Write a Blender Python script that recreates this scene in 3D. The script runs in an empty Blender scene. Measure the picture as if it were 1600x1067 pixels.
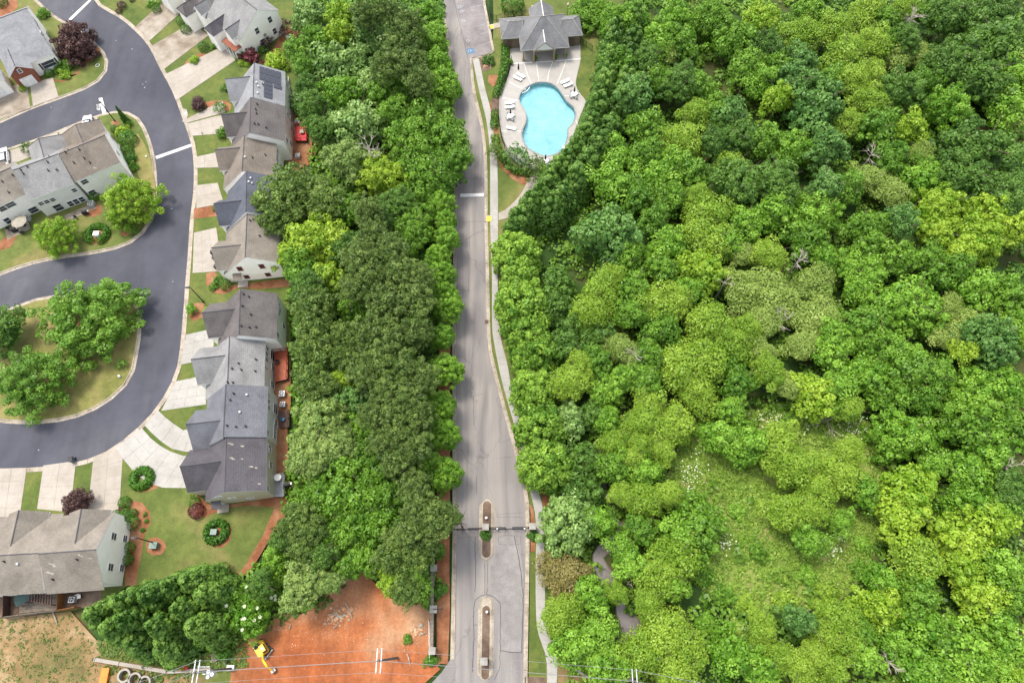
import bpy, bmesh, math, random
import numpy as np
R = math.radians
random.seed(7); RNG = np.random.default_rng(11)
SC = bpy.context.scene
COL = SC.collection

# ---------------------------------------------------------------- camera, sky, sun, exposure
TILT = 23.6; FOC = 1067.0; CH = 110.0        # drone: 110 m up, 23.6 degrees off straight down, 24 mm equivalent
cam_d = bpy.data.cameras.new('camera'); cam = bpy.data.objects.new('camera', cam_d); COL.objects.link(cam)
cam.location = (0, 0, CH); cam.rotation_euler = (R(TILT), 0, 0)
cam_d.sensor_width = 36; cam_d.lens = 24.0; cam_d.clip_start = 1; cam_d.clip_end = 3000
SC.camera = cam
w = bpy.data.worlds.new('World'); SC.world = w; w.use_nodes = True
nt = w.node_tree; bg = nt.nodes['Background']
sky = nt.nodes.new('ShaderNodeTexSky'); sky.sky_type = 'NISHITA'; sky.sun_disc = False
SUN_EL, SUN_AZ = 66.0, -48.0                  # azimuth clockwise from image-up
sky.sun_elevation = R(SUN_EL); sky.sun_rotation = R(SUN_AZ); sky.air_density = 1.0; sky.dust_density = 3.0; sky.ozone_density = 0.6
hs = nt.nodes.new('ShaderNodeHueSaturation'); hs.inputs['Saturation'].default_value = 0.35   # thin white overcast
nt.links.new(sky.outputs[0], hs.inputs['Color']); nt.links.new(hs.outputs[0], bg.inputs[0]); bg.inputs[1].default_value = 0.15
sd = bpy.data.lights.new('sun', 'SUN'); so = bpy.data.objects.new('sun', sd); COL.objects.link(so)
sd.energy = 1.25; sd.angle = R(14); sd.color = (1.0, 0.9, 0.76)
so.rotation_euler = (R(90 - SUN_EL), 0, R(180 - SUN_AZ)); so.location = (0, 0, 150)
SC.view_settings.view_transform = 'Standard'; SC.view_settings.look = 'None'
SC.view_settings.gamma = 1.0; SC.view_settings.use_curve_mapping = False
SC.view_settings.exposure = 1.44
SC.render.engine = 'CYCLES'
SC.cycles.max_bounces = 5; SC.cycles.diffuse_bounces = 4; SC.cycles.glossy_bounces = 2; SC.cycles.transmission_bounces = 2

# ---------------------------------------------------------------- survey: photograph pixel -> point of the place at height z
_a = R(TILT); _c, _s = math.cos(_a), math.sin(_a)
def P(u, v, z=0.0):
    yi = (533.5 - v) / FOC; xi = (u - 800) / FOC
    t = (CH - z) / (_c - _s * yi)
    return (t * xi, t * (_s + _c * yi), z)
def depth(v, z=0.0):
    return (CH - z) / (_c - _s * (533.5 - v) / FOC)
def PW(u, v, A, B):                            # where the ray meets the vertical plane through A, B
    d = np.array([(u - 800) / FOC, _s + _c * (533.5 - v) / FOC, -(_c - _s * (533.5 - v) / FOC)])
    n = np.array([-(B[1] - A[1]), B[0] - A[0]])
    t = (n[0] * A[0] + n[1] * A[1]) / (n[0] * d[0] + n[1] * d[1])
    return (d[0] * t, d[1] * t, CH + d[2] * t)
def Ps(pts, z=0.0): return [P(u, v, z) for u, v in pts]

# ---------------------------------------------------------------- materials
def srgb(r, g, b, k=1.0):
    o = []
    for c in (r, g, b):
        c /= 255.0
        o.append((c / 12.92 if c <= 0.04045 else ((c + 0.055) / 1.055) ** 2.4) * k)
    return tuple(o) + (1.0,)
MATS = {}
def N(nt, t, **kw):
    n = nt.nodes.new(t)
    for k, v in kw.items(): setattr(n, k, v)
    return n
def ramp(nt, fac, stops):
    n = nt.nodes.new('ShaderNodeValToRGB'); e = n.color_ramp.elements
    while len(e) < len(stops): e.new(0.5)
    for i, (p, c) in enumerate(stops): e[i].position = p; e[i].color = c
    nt.links.new(fac, n.inputs[0]); return n.outputs[0]
def mix(nt, f, a, b, mode='MIX'):
    n = nt.nodes.new('ShaderNodeMix'); n.data_type = 'RGBA'; n.blend_type = mode
    if isinstance(f, (int, float)): n.inputs[0].default_value = f
    else: nt.links.new(f, n.inputs[0])
    for i, x in ((6, a), (7, b)):
        if isinstance(x, tuple): n.inputs[i].default_value = x
        else: nt.links.new(x, n.inputs[i])
    return n.outputs[2]
def noise(nt, co, sc, det=4, rough=0.6, dist=0.0, dims='3D'):
    n = nt.nodes.new('ShaderNodeTexNoise'); n.inputs['Scale'].default_value = sc
    n.inputs['Detail'].default_value = det; n.inputs['Roughness'].default_value = rough; n.inputs['Distortion'].default_value = dist
    nt.links.new(co, n.inputs['Vector']); return n.outputs[0]
def base(name, rough=0.8, spec=0.3):
    m = bpy.data.materials.new(name); m.use_nodes = True; nt = m.node_tree
    b = nt.nodes['Principled BSDF']; b.inputs['Roughness'].default_value = rough
    b.inputs['Specular IOR Level'].default_value = spec
    tc = nt.nodes.new('ShaderNodeTexCoord'); MATS[name] = m
    geo = nt.nodes.new('ShaderNodeNewGeometry')
    return m, nt, b, geo.outputs['Position']
def bump(nt, b, h, strength=0.4, dist=0.05):
    n = nt.nodes.new('ShaderNodeBump'); n.inputs['Strength'].default_value = strength; n.inputs['Distance'].default_value = dist
    nt.links.new(h, n.inputs['Height']); nt.links.new(n.outputs[0], b.inputs['Normal'])
def simple(name, c, rough=0.6, spec=0.4, metal=0.0, var=0.12, sc=1.5):
    m, nt, b, co = base(name, rough, spec)
    n = noise(nt, co, sc, 5)
    d = tuple(x * (1 - var * 1.6) for x in c[:3]) + (1,); l = tuple(min(1, x * (1 + var)) for x in c[:3]) + (1,)
    nt.links.new(ramp(nt, n, [(0.3, d), (0.7, l)]), b.inputs['Base Color']); b.inputs['Metallic'].default_value = metal
    return m
def scaled(nt, co, s):
    n = nt.nodes.new('ShaderNodeMapping'); n.inputs['Scale'].default_value = s
    nt.links.new(co, n.inputs[0]); return n.outputs[0]
def layered(name, cols, scales, rough=0.85, streak=None, b_s=0.3, b_d=0.03, grain=40, soft=1.0):
    """cols: dark, mid, light of large patches; finer noise multiplied over it"""
    m, nt, b, co = base(name, rough, 0.25)
    big = noise(nt, co, scales[0], 4, 0.55, 0.4)
    c = ramp(nt, big, [(0.34, cols[0]), (0.5, cols[1]), (0.66, cols[2])])
    mid = noise(nt, co, scales[1], 4, 0.65)
    c = mix(nt, 0.75 * soft, c, ramp(nt, mid, [(0.3, (0.72, 0.72, 0.72, 1)), (0.7, (1.22, 1.22, 1.22, 1))]), 'MULTIPLY')
    fine = noise(nt, co, scales[2], 3, 0.7)
    c = mix(nt, 0.7 * soft, c, ramp(nt, fine, [(0.3, (0.7, 0.7, 0.7, 1)), (0.7, (1.25, 1.25, 1.25, 1))]), 'MULTIPLY')
    if streak:
        st = noise(nt, scaled(nt, co, streak), 1.0, 4, 0.6, 0.3)
        c = mix(nt, 0.7, c, ramp(nt, st, [(0.32, (0.78, 0.77, 0.78, 1)), (0.62, (1.15, 1.15, 1.15, 1))]), 'MULTIPLY')
    nt.links.new(c, b.inputs['Base Color'])
    bump(nt, b, fine, b_s, b_d)
    return m
K = 0.52
layered('forest_floor', [srgb(40, 66, 22, K), srgb(62, 96, 34, K), srgb(112, 104, 62, K)], (0.07, 0.5, 2.5))
layered('meadow', [srgb(112, 146, 54, K), srgb(140, 166, 70, K), srgb(180, 174, 112, K)], (0.11, 0.6, 3))
layered('lawn', [srgb(100, 118, 52, K), srgb(120, 134, 64, K), srgb(152, 146, 88, K)], (0.10, 0.7, 5))
layered('lawn_green', [srgb(92, 112, 46, K), srgb(108, 126, 56, K), srgb(130, 136, 68, K)], (0.2, 1.1, 6))
layered('lawn_dry', [srgb(128, 134, 66, K), srgb(158, 154, 90, K), srgb(180, 164, 108, K)], (0.14, 0.7, 5))
layered('pine_straw', [srgb(152, 96, 62, K), srgb(178, 120, 84, K), srgb(190, 142, 106, K)], (0.3, 1.6, 8))
layered('clay', [srgb(178, 98, 54, K), srgb(200, 124, 78, K), srgb(216, 170, 130, K)], (0.055, 0.3, 2.2), streak=(0.9, 0.12, 1))
layered('dirt_dry', [srgb(136, 124, 78, K), srgb(172, 142, 98, K), srgb(204, 178, 140, K)], (0.12, 0.6, 4))
layered('mulch', [srgb(104, 86, 74, K), srgb(130, 108, 92, K), srgb(148, 128, 110, K)], (0.4, 2, 9))
layered('asphalt_dark', [srgb(88, 90, 101, K), srgb(97, 99, 110, K), srgb(112, 113, 121, K)], (0.05, 0.5, 6), rough=0.9, b_d=0.01, streak=(0.25, 0.05, 1), soft=0.4)
layered('concrete', [srgb(190, 180, 166, K), srgb(200, 191, 179, K), srgb(207, 199, 188, K)], (0.22, 1.1, 6), b_d=0.01, soft=0.4)
layered('concrete_pale', [srgb(192, 189, 182, K), srgb(202, 199, 193, K), srgb(208, 206, 200, K)], (0.22, 1.1, 6), b_d=0.01, soft=0.4)
layered('concrete_stained', [srgb(152, 137, 119, K), srgb(186, 174, 158, K), srgb(202, 193, 178, K)], (0.3, 1.0, 6), b_d=0.01, soft=0.4)
layered('kerb_concrete', [srgb(176, 164, 146, K), srgb(204, 192, 174, K), srgb(218, 206, 190, K)], (0.4, 1.5, 6), b_d=0.01)
layered('deck_concrete', [srgb(194, 190, 184, K), srgb(203, 199, 193, K), srgb(209, 205, 199, K)], (0.12, 0.7, 5), b_d=0.01, soft=0.4)
def road_mat():
    m, nt, b, co = base('asphalt_grey', 0.88, 0.25)
    sx = noise(nt, scaled(nt, co, (0.55, 0.035, 1)), 1.0, 4, 0.55, 0.6)      # wheel tracks running along the road
    c = ramp(nt, sx, [(0.3, srgb(142, 137, 137, K)), (0.5, srgb(166, 161, 158, K)), (0.7, srgb(186, 179, 172, K))])
    bigp = noise(nt, co, 0.06, 3, 0.5, 1.2)
    c = mix(nt, 0.8, c, ramp(nt, bigp, [(0.36, (0.80, 0.79, 0.82, 1)), (0.52, (1, 1, 1, 1)), (0.68, (1.08, 1.06, 1.03, 1))]), 'MULTIPLY')
    fine = noise(nt, co, 7, 3, 0.7)
    c = mix(nt, 0.6, c, ramp(nt, fine, [(0.3, (0.82, 0.82, 0.82, 1)), (0.7, (1.12, 1.12, 1.12, 1))]), 'MULTIPLY')
    # hairline cracks
    vo = nt.nodes.new('ShaderNodeTexVoronoi'); vo.feature = 'DISTANCE_TO_EDGE'; vo.inputs['Scale'].default_value = 0.09
    wn = nt.nodes.new('ShaderNodeTexNoise'); wn.inputs['Scale'].default_value = 0.5; nt.links.new(co, wn.inputs['Vector'])
    vm = nt.nodes.new('ShaderNodeVectorMath'); vm.operation = 'MULTIPLY_ADD'; vm.inputs[1].default_value = (3, 3, 0)
    nt.links.new(wn.outputs[1], vm.inputs[0]); nt.links.new(co, vm.inputs[2]); nt.links.new(scaled(nt, vm.outputs[0], (1.4, 0.6, 0)), vo.inputs['Vector'])
    c = mix(nt, 0.55, c, ramp(nt, vo.outputs[0], [(0.0, (0.55, 0.54, 0.55, 1)), (0.008, (1, 1, 1, 1))]), 'MULTIPLY')
    nt.links.new(c, b.inputs['Base Color']); bump(nt, b, fine, 0.2, 0.01)
road_mat()
layered('asphalt_patch', [srgb(156, 152, 151, K), srgb(166, 162, 160, K), srgb(178, 173, 170, K)], (0.1, 0.6, 6), b_d=0.01)
layered('asphalt_parking', [srgb(140, 134, 136, K), srgb(162, 155, 155, K), srgb(180, 174, 172, K)], (0.12, 0.6, 6), b_d=0.01)
def roof_mat(name, rgb, ang=0.0):
    m, nt, b, co = base(name, 0.92, 0.15)
    c0 = srgb(*[x * 0.90 for x in rgb], K); c1 = srgb(*rgb, K); c2 = srgb(*[min(255, x * 1.08) for x in rgb], K)
    big = noise(nt, co, 0.35, 4, 0.6, 0.5)
    c = ramp(nt, big, [(0.32, c0), (0.5, c1), (0.7, c2)])
    # shingle courses follow the height of the slope
    sh = noise(nt, scaled(nt, co, (1.6, 1.6, 9.0)), 1.6, 3, 0.7)
    c = mix(nt, 0.8, c, ramp(nt, sh, [(0.3, (0.74, 0.74, 0.75, 1)), (0.7, (1.22, 1.22, 1.21, 1))]), 'MULTIPLY')
    sep = nt.nodes.new('ShaderNodeSeparateXYZ'); nt.links.new(co, sep.inputs[0])
    mm = nt.nodes.new('ShaderNodeMath'); mm.operation = 'MULTIPLY'; mm.inputs[1].default_value = 7.0; nt.links.new(sep.outputs[2], mm.inputs[0])
    fr = nt.nodes.new('ShaderNodeMath'); fr.operation = 'FRACT'; nt.links.new(mm.outputs[0], fr.inputs[0])
    c = mix(nt, 0.5, c, ramp(nt, fr.outputs[0], [(0.0, (0.7, 0.7, 0.7, 1)), (0.35, (1.05, 1.05, 1.05, 1))]), 'MULTIPLY')
    fine = noise(nt, co, 9, 2, 0.6)
    c = mix(nt, 0.6, c, ramp(nt, fine, [(0.3, (0.8, 0.8, 0.8, 1)), (0.7, (1.2, 1.2, 1.2, 1))]), 'MULTIPLY')
    nt.links.new(c, b.inputs['Base Color']); bump(nt, b, fr.outputs[0], 0.5, 0.03)
roof_mat('roof_light_grey', (174, 176, 180)); roof_mat('roof_blue_grey', (116, 121, 133)); roof_mat('roof_grey', (138, 136, 140))
roof_mat('roof_brown', (154, 144, 133)); roof_mat('roof_taupe', (164, 156, 145)); roof_mat('roof_dark', (112, 109, 115))
roof_mat('roof_slate', (138, 140, 148)); roof_mat('roof_pale', (170, 170, 170)); roof_mat('roof_club', (148, 149, 152)); roof_mat('roof_dusk', (128, 123, 122))
def siding(name, rgb):
    m, nt, b, co = base(name, 0.6, 0.35)
    sep = nt.nodes.new('ShaderNodeSeparateXYZ'); nt.links.new(co, sep.inputs[0])
    mm = nt.nodes.new('ShaderNodeMath'); mm.operation = 'MULTIPLY'; mm.inputs[1].default_value = 6.0; nt.links.new(sep.outputs[2], mm.inputs[0])
    fr = nt.nodes.new('ShaderNodeMath'); fr.operation = 'FRACT'; nt.links.new(mm.outputs[0], fr.inputs[0])
    c = mix(nt, 0.35, srgb(*rgb, 0.95), ramp(nt, fr.outputs[0], [(0.0, (0.8, 0.8, 0.8, 1)), (0.2, (1, 1, 1, 1))]), 'MULTIPLY')
    n = noise(nt, co, 0.8, 4); c = mix(nt, 0.5, c, ramp(nt, n, [(0.3, (0.86, 0.86, 0.85, 1)), (0.7, (1.05, 1.05, 1.05, 1))]), 'MULTIPLY')
    nt.links.new(c, b.inputs['Base Color']); bump(nt, b, fr.outputs[0], 0.4, 0.02)
siding('siding_white', (250, 247, 241)); siding('siding_cream', (224, 216, 198)); siding('siding_grey', (224, 223, 219)); siding('siding_tan', (206, 197, 176))
simple('trim_white', srgb(245, 245, 243, 0.8), 0.5); simple('glass', srgb(58, 66, 74), 0.15, 0.5, var=0.3); simple('shutter_red', srgb(116, 34, 32, K), 0.6)
simple('shutter_dark', srgb(52, 54, 58, K), 0.6); simple('black_metal', srgb(36, 36, 38), 0.5); simple('solar', srgb(66, 70, 84, 0.6), 0.25, 0.6)
simple('solar_frame', srgb(110, 114, 122, 0.6), 0.4, metal=0.5); simple('white_paint', srgb(236, 236, 234, 0.62), 0.7, var=0.15, sc=3); simple('yellow_paint', srgb(232, 204, 70, 0.8), 0.7)
simple('yellow_machine', srgb(240, 196, 40, 0.8), 0.4); simple('dark_rubber', srgb(44, 44, 46), 0.8); simple('steel', srgb(150, 150, 152, 0.8), 0.45, metal=0.4)
simple('galvanised', srgb(196, 200, 204, 0.8), 0.5, metal=0.2); simple('stone_cap', srgb(186, 182, 174, K), 0.8, var=0.2); simple('brick', srgb(176, 108, 82, K), 0.85, var=0.3, sc=6)
simple('stone_wall', srgb(156, 140, 118, K), 0.85, var=0.35, sc=4); simple('wood_orange', srgb(196, 96, 58, K), 0.6, var=0.15); simple('wood_brown', srgb(104, 76, 66, K), 0.7, var=0.2)
simple('wood_grey', srgb(176, 180, 184, K), 0.7); simple('wood_weathered', srgb(158, 146, 132, K), 0.8, var=0.3, sc=3); simple('red_paint', srgb(196, 34, 40, 0.8), 0.5, var=0.12)
simple('fence_wood', srgb(178, 122, 72, K), 0.8, var=0.25); simple('blue_grey_plastic', srgb(110, 122, 142, K), 0.5); simple('teal_box', srgb(136, 164, 152, K), 0.5)
simple('beige_fabric', srgb(204, 196, 178, K), 0.9); simple('charcoal_fabric', srgb(70, 70, 74, K), 0.9); simple('car_white', srgb(232, 234, 236, 0.8), 0.2, 0.6, var=0.03)
simple('bark', srgb(112, 98, 82, 0.6), 0.9, var=0.3, sc=3); simple('bark_pale', srgb(186, 178, 164, 0.7), 0.9, var=0.2, sc=3); simple('rock', srgb(232, 186, 148, .62), 0.9, var=0.3)
simple('wire_grey', srgb(150, 150, 150, .7), .5); simple('paint_faded', srgb(188, 194, 200, 0.62), 0.8, var=.2, sc=4); simple('blue_paint', srgb(90, 140, 180, K), 0.7, var=0.1); simple('tar', srgb(84, 82, 86, 0.5), 0.8); simple('green_cloth', srgb(86, 112, 108, K), 0.9)
simple('orange_plastic', srgb(238, 130, 30, 0.8), 0.5); simple('lamp_glass', srgb(236, 230, 210, 0.8), 0.3); simple('wood_dark_pole', srgb(132, 122, 112, K), 0.9)
simple('column_tan', srgb(196, 176, 142, K), 0.8); simple('door_wood', srgb(126, 104, 86, K), 0.7); simple('flower_white', srgb(214, 222, 190, 0.85), 0.7); simple('flower_yellow', srgb(226, 210, 60, 0.8), 0.7)
simple('creek_bed', srgb(120, 108, 92, K), 0.9)
def water_mat(name, rgb, rough, sc):
    m, nt, b, co = base(name, rough, 0.5); n = noise(nt, co, sc, 4)
    c1 = srgb(*rgb, K); c0 = tuple(x * 0.9 for x in c1[:3]) + (1,)
    nt.links.new(ramp(nt, n, [(0.3, c0), (0.7, c1)]), b.inputs['Base Color']); n2 = noise(nt, co, sc * 6, 3); bump(nt, b, n2, 0.12, 0.02)
water_mat('creek_water', (150, 142, 140), 0.12, 0.6)
def pool_mats():
    m, nt, b, co = base('pool_water', 0.05, 0.5); n2 = noise(nt, co, 2.5, 3); bump(nt, b, n2, 0.12, 0.03); b.inputs['Base Color'].default_value = (0.2, 0.7, 0.8, 1)
    tr = nt.nodes.new('ShaderNodeBsdfTransparent'); tr.inputs[0].default_value = (0.86, 0.97, 1.0, 1); ms = nt.nodes.new('ShaderNodeMixShader'); ms.inputs[0].default_value = 0.12
    nt.links.new(tr.outputs[0], ms.inputs[1]); nt.links.new(b.outputs[0], ms.inputs[2]); nt.links.new(ms.outputs[0], nt.nodes['Material Output'].inputs[0])
    layered('pool_plaster', [srgb(168, 210, 224, 0.62), srgb(175, 214, 227, 0.62), srgb(182, 218, 230, 0.62)], (0.1, 0.6, 3), rough=0.7)
pool_mats()
def leaf_mat(name, lo, hi, k=0.62, trans=0.34, spec=0.35):
    m = bpy.data.materials.new(name); m.use_nodes = True; nt = m.node_tree; b = nt.nodes['Principled BSDF']; MATS[name] = m
    at = nt.nodes.new('ShaderNodeAttribute'); at.attribute_name = 'tone'
    oi = nt.nodes.new('ShaderNodeObjectInfo')
    mm = nt.nodes.new('ShaderNodeMath'); mm.operation = 'MULTIPLY_ADD'; mm.inputs[1].default_value = 0.3; mm.inputs[2].default_value = -0.15
    nt.links.new(oi.outputs['Random'], mm.inputs[0])
    ad = nt.nodes.new('ShaderNodeMath'); ad.operation = 'ADD'; nt.links.new(at.outputs['Fac'], ad.inputs[0]); nt.links.new(mm.outputs[0], ad.inputs[1])
    l = srgb(*lo, k); h = srgb(*hi, k); md = tuple((l[i] + h[i]) / 2 for i in range(3)) + (1,)
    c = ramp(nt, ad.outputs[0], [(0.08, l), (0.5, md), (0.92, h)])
    nt.links.new(c, b.inputs['Base Color']); b.inputs['Roughness'].default_value = 0.45; b.inputs['Specular IOR Level'].default_value = spec
    tr = nt.nodes.new('ShaderNodeBsdfTranslucent'); nt.links.new(c, tr.inputs[0]); ms = nt.nodes.new('ShaderNodeMixShader'); ms.inputs[0].default_value = trans
    nt.links.new(b.outputs[0], ms.inputs[1]); nt.links.new(tr.outputs[0], ms.inputs[2]); nt.links.new(ms.outputs[0], nt.nodes['Material Output'].inputs[0])
LK = 0.75
leaf_mat('leaf_maple', (62, 116, 26), (164, 204, 78), 0.78, 0.32, 0.25)
leaf_mat('leaf_weed', (104, 144, 44), (160, 188, 80), 0.9)
leaf_mat('leaf_dark', (64, 106, 34), (116, 158, 62), LK); leaf_mat('leaf_mid', (74, 124, 28), (134, 180, 58), LK)
leaf_mat('leaf_bright', (84, 142, 26), (158, 204, 72), LK); leaf_mat('leaf_lime', (110, 154, 32), (174, 206, 74), LK)
leaf_mat('leaf_yellow', (110, 160, 24), (182, 212, 70), LK); leaf_mat('leaf_silver', (86, 136, 48), (172, 206, 114), LK, spec=0.5)
leaf_mat('leaf_pale', (122, 154, 60), (174, 198, 98), LK); leaf_mat('leaf_olive', (80, 112, 42), (138, 166, 78), LK)
leaf_mat('leaf_pine', (76, 106, 40), (130, 156, 74), LK); leaf_mat('leaf_oakpale', (104, 140, 62), (162, 188, 98), LK)
leaf_mat('leaf_cypress', (56, 106, 32), (136, 176, 72), LK); leaf_mat('leaf_purple', (66, 42, 42), (112, 78, 72), 0.6, 0.1)
leaf_mat('leaf_plum', (96, 34, 44), (136, 60, 66), 0.6, 0.1)
leaf_mat('leaf_teal', (72, 122, 48), (138, 182, 92), LK); leaf_mat('leaf_box', (56, 106, 28), (110, 162, 52), LK)
leaf_mat('leaf_bronze', (96, 96, 44), (170, 160, 92), LK); leaf_mat('leaf_under', (76, 124, 30), (142, 182, 64), LK)

# ---------------------------------------------------------------- object helpers
ORG = {}
def tag(o, label=None, cat=None, group=None, kind=None):
    if label: o['label'] = label
    if cat: o['category'] = cat
    if group: o['group'] = group
    if kind: o['kind'] = kind
    return o
def thing(name, loc, label, cat, group=None):
    o = bpy.data.objects.new(name, None); COL.objects.link(o); o.location = loc; o.empty_display_size = 0.5
    ORG[o.name] = tuple(loc); return tag(o, label, cat, group)
def org(p): return ORG.get(p.name, (0, 0, 0)) if p else (0, 0, 0)
def mk(name, verts, faces, mat, parent=None, smooth=False, fmats=None, origin=None):
    og = org(parent) if parent else (origin or (0, 0, 0))
    me = bpy.data.meshes.new(name)
    me.from_pydata([(v[0] - og[0], v[1] - og[1], v[2] - og[2]) for v in verts], [], faces)
    mats = mat if isinstance(mat, (list, tuple)) else [mat]
    for m in mats: me.materials.append(MATS[m])
    if fmats: me.polygons.foreach_set('material_index', fmats)
    if smooth: me.polygons.foreach_set('use_smooth', [True] * len(me.polygons))
    o = bpy.data.objects.new(name, me); COL.objects.link(o)
    if parent: o.parent = parent
    else: o.location = og
    ORG[o.name] = og
    return o
class G:
    """collects simple solids into one mesh"""
    def __init__(s): s.v = []; s.f = []; s.m = []; s.cur = 0
    def add(s, vs, fs):
        k = len(s.v); s.v += [tuple(x) for x in vs]; s.f += [tuple(i + k for i in f) for f in fs]; s.m += [s.cur] * len(fs); return s
    def box(s, c, d, rot=0.0, tilt=None):
        cx, cy, cz = c; hx, hy, hz = d[0] / 2, d[1] / 2, d[2] / 2; co, si = math.cos(rot), math.sin(rot); vs = []
        for z in (-hz, hz):
            for x, y in ((-hx, -hy), (hx, -hy), (hx, hy), (-hx, hy)):
                vs.append((cx + x * co - y * si, cy + x * si + y * co, cz + z))
        return s.add(vs, [(3, 2, 1, 0), (4, 5, 6, 7), (0, 1, 5, 4), (1, 2, 6, 5), (2, 3, 7, 6), (3, 0, 4, 7)])
    def hexa(s, b, t):                                # bottom quad, top quad
        return s.add(list(b) + list(t), [(3, 2, 1, 0), (4, 5, 6, 7), (0, 1, 5, 4), (1, 2, 6, 5), (2, 3, 7, 6), (3, 0, 4, 7)])
    def cyl(s, a, b, r0, r1=None, n=8, cap=True):
        r1 = r0 if r1 is None else r1
        a = np.array(a, float); b = np.array(b, float); d = b - a; L = np.linalg.norm(d); d = d / (L or 1)
        h = np.array([1, 0, 0]) if abs(d[0]) < 0.8 else np.array([0, 1, 0]); p = np.cross(d, h); p /= np.linalg.norm(p); q = np.cross(d, p)
        vs = [a + r0 * (math.cos(t) * p + math.sin(t) * q) for t in [2 * math.pi * i / n for i in range(n)]]
        vs += [b + r1 * (math.cos(t) * p + math.sin(t) * q) for t in [2 * math.pi * i / n for i in range(n)]]
        fs = [(i, (i + 1) % n, n + (i + 1) % n, n + i) for i in range(n)]
        if cap: fs += [tuple(range(n - 1, -1, -1)), tuple(range(n, 2 * n))]
        return s.add(vs, fs)
    def tube(s, pts, rs, n=6):
        for i in range(len(pts) - 1): s.cyl(pts[i], pts[i + 1], rs[i], rs[i + 1], n, cap=(i == len(pts) - 2 or i == 0))
        return s
    def prism(s, poly, z0, z1):                       # poly of xy
        n = len(poly)
        if sum(poly[i][0] * poly[(i + 1) % n][1] - poly[(i + 1) % n][0] * poly[i][1] for i in range(n)) < 0: poly = poly[::-1]
        vs = [(p[0], p[1], z0) for p in poly] + [(p[0], p[1], z1) for p in poly]
        return s.add(vs, [tuple(range(n - 1, -1, -1)), tuple(range(n, 2 * n))] + [(i, (i + 1) % n, n + (i + 1) % n, n + i) for i in range(n)])
    def mk(s, name, mat, parent=None, smooth=False, origin=None):
        return mk(name, s.v, s.f, mat, parent, smooth, s.m if isinstance(mat, (list, tuple)) else None, origin)
def smooth_line(pts, step=1.2, closed=False):
    pts = [np.array(p[:2], float) for p in pts]; n = len(pts); out = []
    rng_ = range(n) if closed else range(n - 1)
    for i in rng_:
        p0 = pts[(i - 1) % n] if closed or i > 0 else 2 * pts[0] - pts[1]
        p1 = pts[i]; p2 = pts[(i + 1) % n]
        p3 = pts[(i + 2) % n] if closed or i + 2 < n else 2 * pts[-1] - pts[-2]
        m = max(1, int(np.linalg.norm(p2 - p1) / step))
        for k in range(m):
            t = k / m
            out.append(0.5 * ((2 * p1) + (-p0 + p2) * t + (2 * p0 - 5 * p1 + 4 * p2 - p3) * t * t + (-p0 + 3 * p1 - 3 * p2 + p3) * t ** 3))
    if not closed: out.append(pts[-1])
    return [tuple(p) for p in out]
def resample(line, step):
    L = [0.0]
    for a, b in zip(line, line[1:]): L.append(L[-1] + math.dist(a, b))
    n = max(1, round(L[-1] / step)); out = []; j = 0
    for k in range(n + 1):
        d = L[-1] * k / n
        while j < len(L) - 2 and L[j + 1] < d: j += 1
        t = (d - L[j]) / max(1e-9, L[j + 1] - L[j]); out.append((line[j][0] + (line[j + 1][0] - line[j][0]) * t, line[j][1] + (line[j + 1][1] - line[j][1]) * t))
    return out
def offset(line, d, closed=False):
    n = len(line); out = []
    for i in range(n):
        a = line[(i - 1) % n] if closed or i > 0 else line[i]; b = line[(i + 1) % n] if closed or i < n - 1 else line[i]
        dx, dy = b[0] - a[0], b[1] - a[1]; L = math.hypot(dx, dy) or 1
        out.append((line[i][0] - dy / L * d, line[i][1] + dx / L * d))
    return out
from mathutils.geometry import tessellate_polygon
from mathutils import Vector
def slab(name, poly, z0, z1, mat, parent=None, holes=()):
    def ar(p): return sum(p[i][0] * p[(i + 1) % len(p)][1] - p[(i + 1) % len(p)][0] * p[i][1] for i in range(len(p)))
    if ar(poly) < 0: poly = poly[::-1]
    rings = [list(poly)] + [list(h) if ar(h) < 0 else list(h)[::-1] for h in holes]; allp = [p for r in rings for p in r]; n = len(allp)
    fs = []
    for t in tessellate_polygon([[Vector((p[0], p[1], 0)) for p in r] for r in rings]):
        a, b, c = (allp[i] for i in t)
        fs.append(tuple(t) if (b[0] - a[0]) * (c[1] - a[1]) - (b[1] - a[1]) * (c[0] - a[0]) > 0 else tuple(t)[::-1])
    k = 0
    for r in rings:
        m = len(r); fs += [(k + i, n + k + i, n + k + (i + 1) % m, k + (i + 1) % m) for i in range(m)]; k += m
    return mk(name, [(p[0], p[1], z1) for p in allp] + [(p[0], p[1], z0) for p in allp], fs, mat, parent)
def ground(name, pix, z1, mat, z0=-0.3, sm=False, closed=True, step=1.2):
    w_ = [p[:2] for p in Ps(pix)]
    if sm: w_ = smooth_line(w_, step, True)
    o = slab(name, w_, z0, z1, mat); o['kind'] = 'structure'; return o
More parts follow.
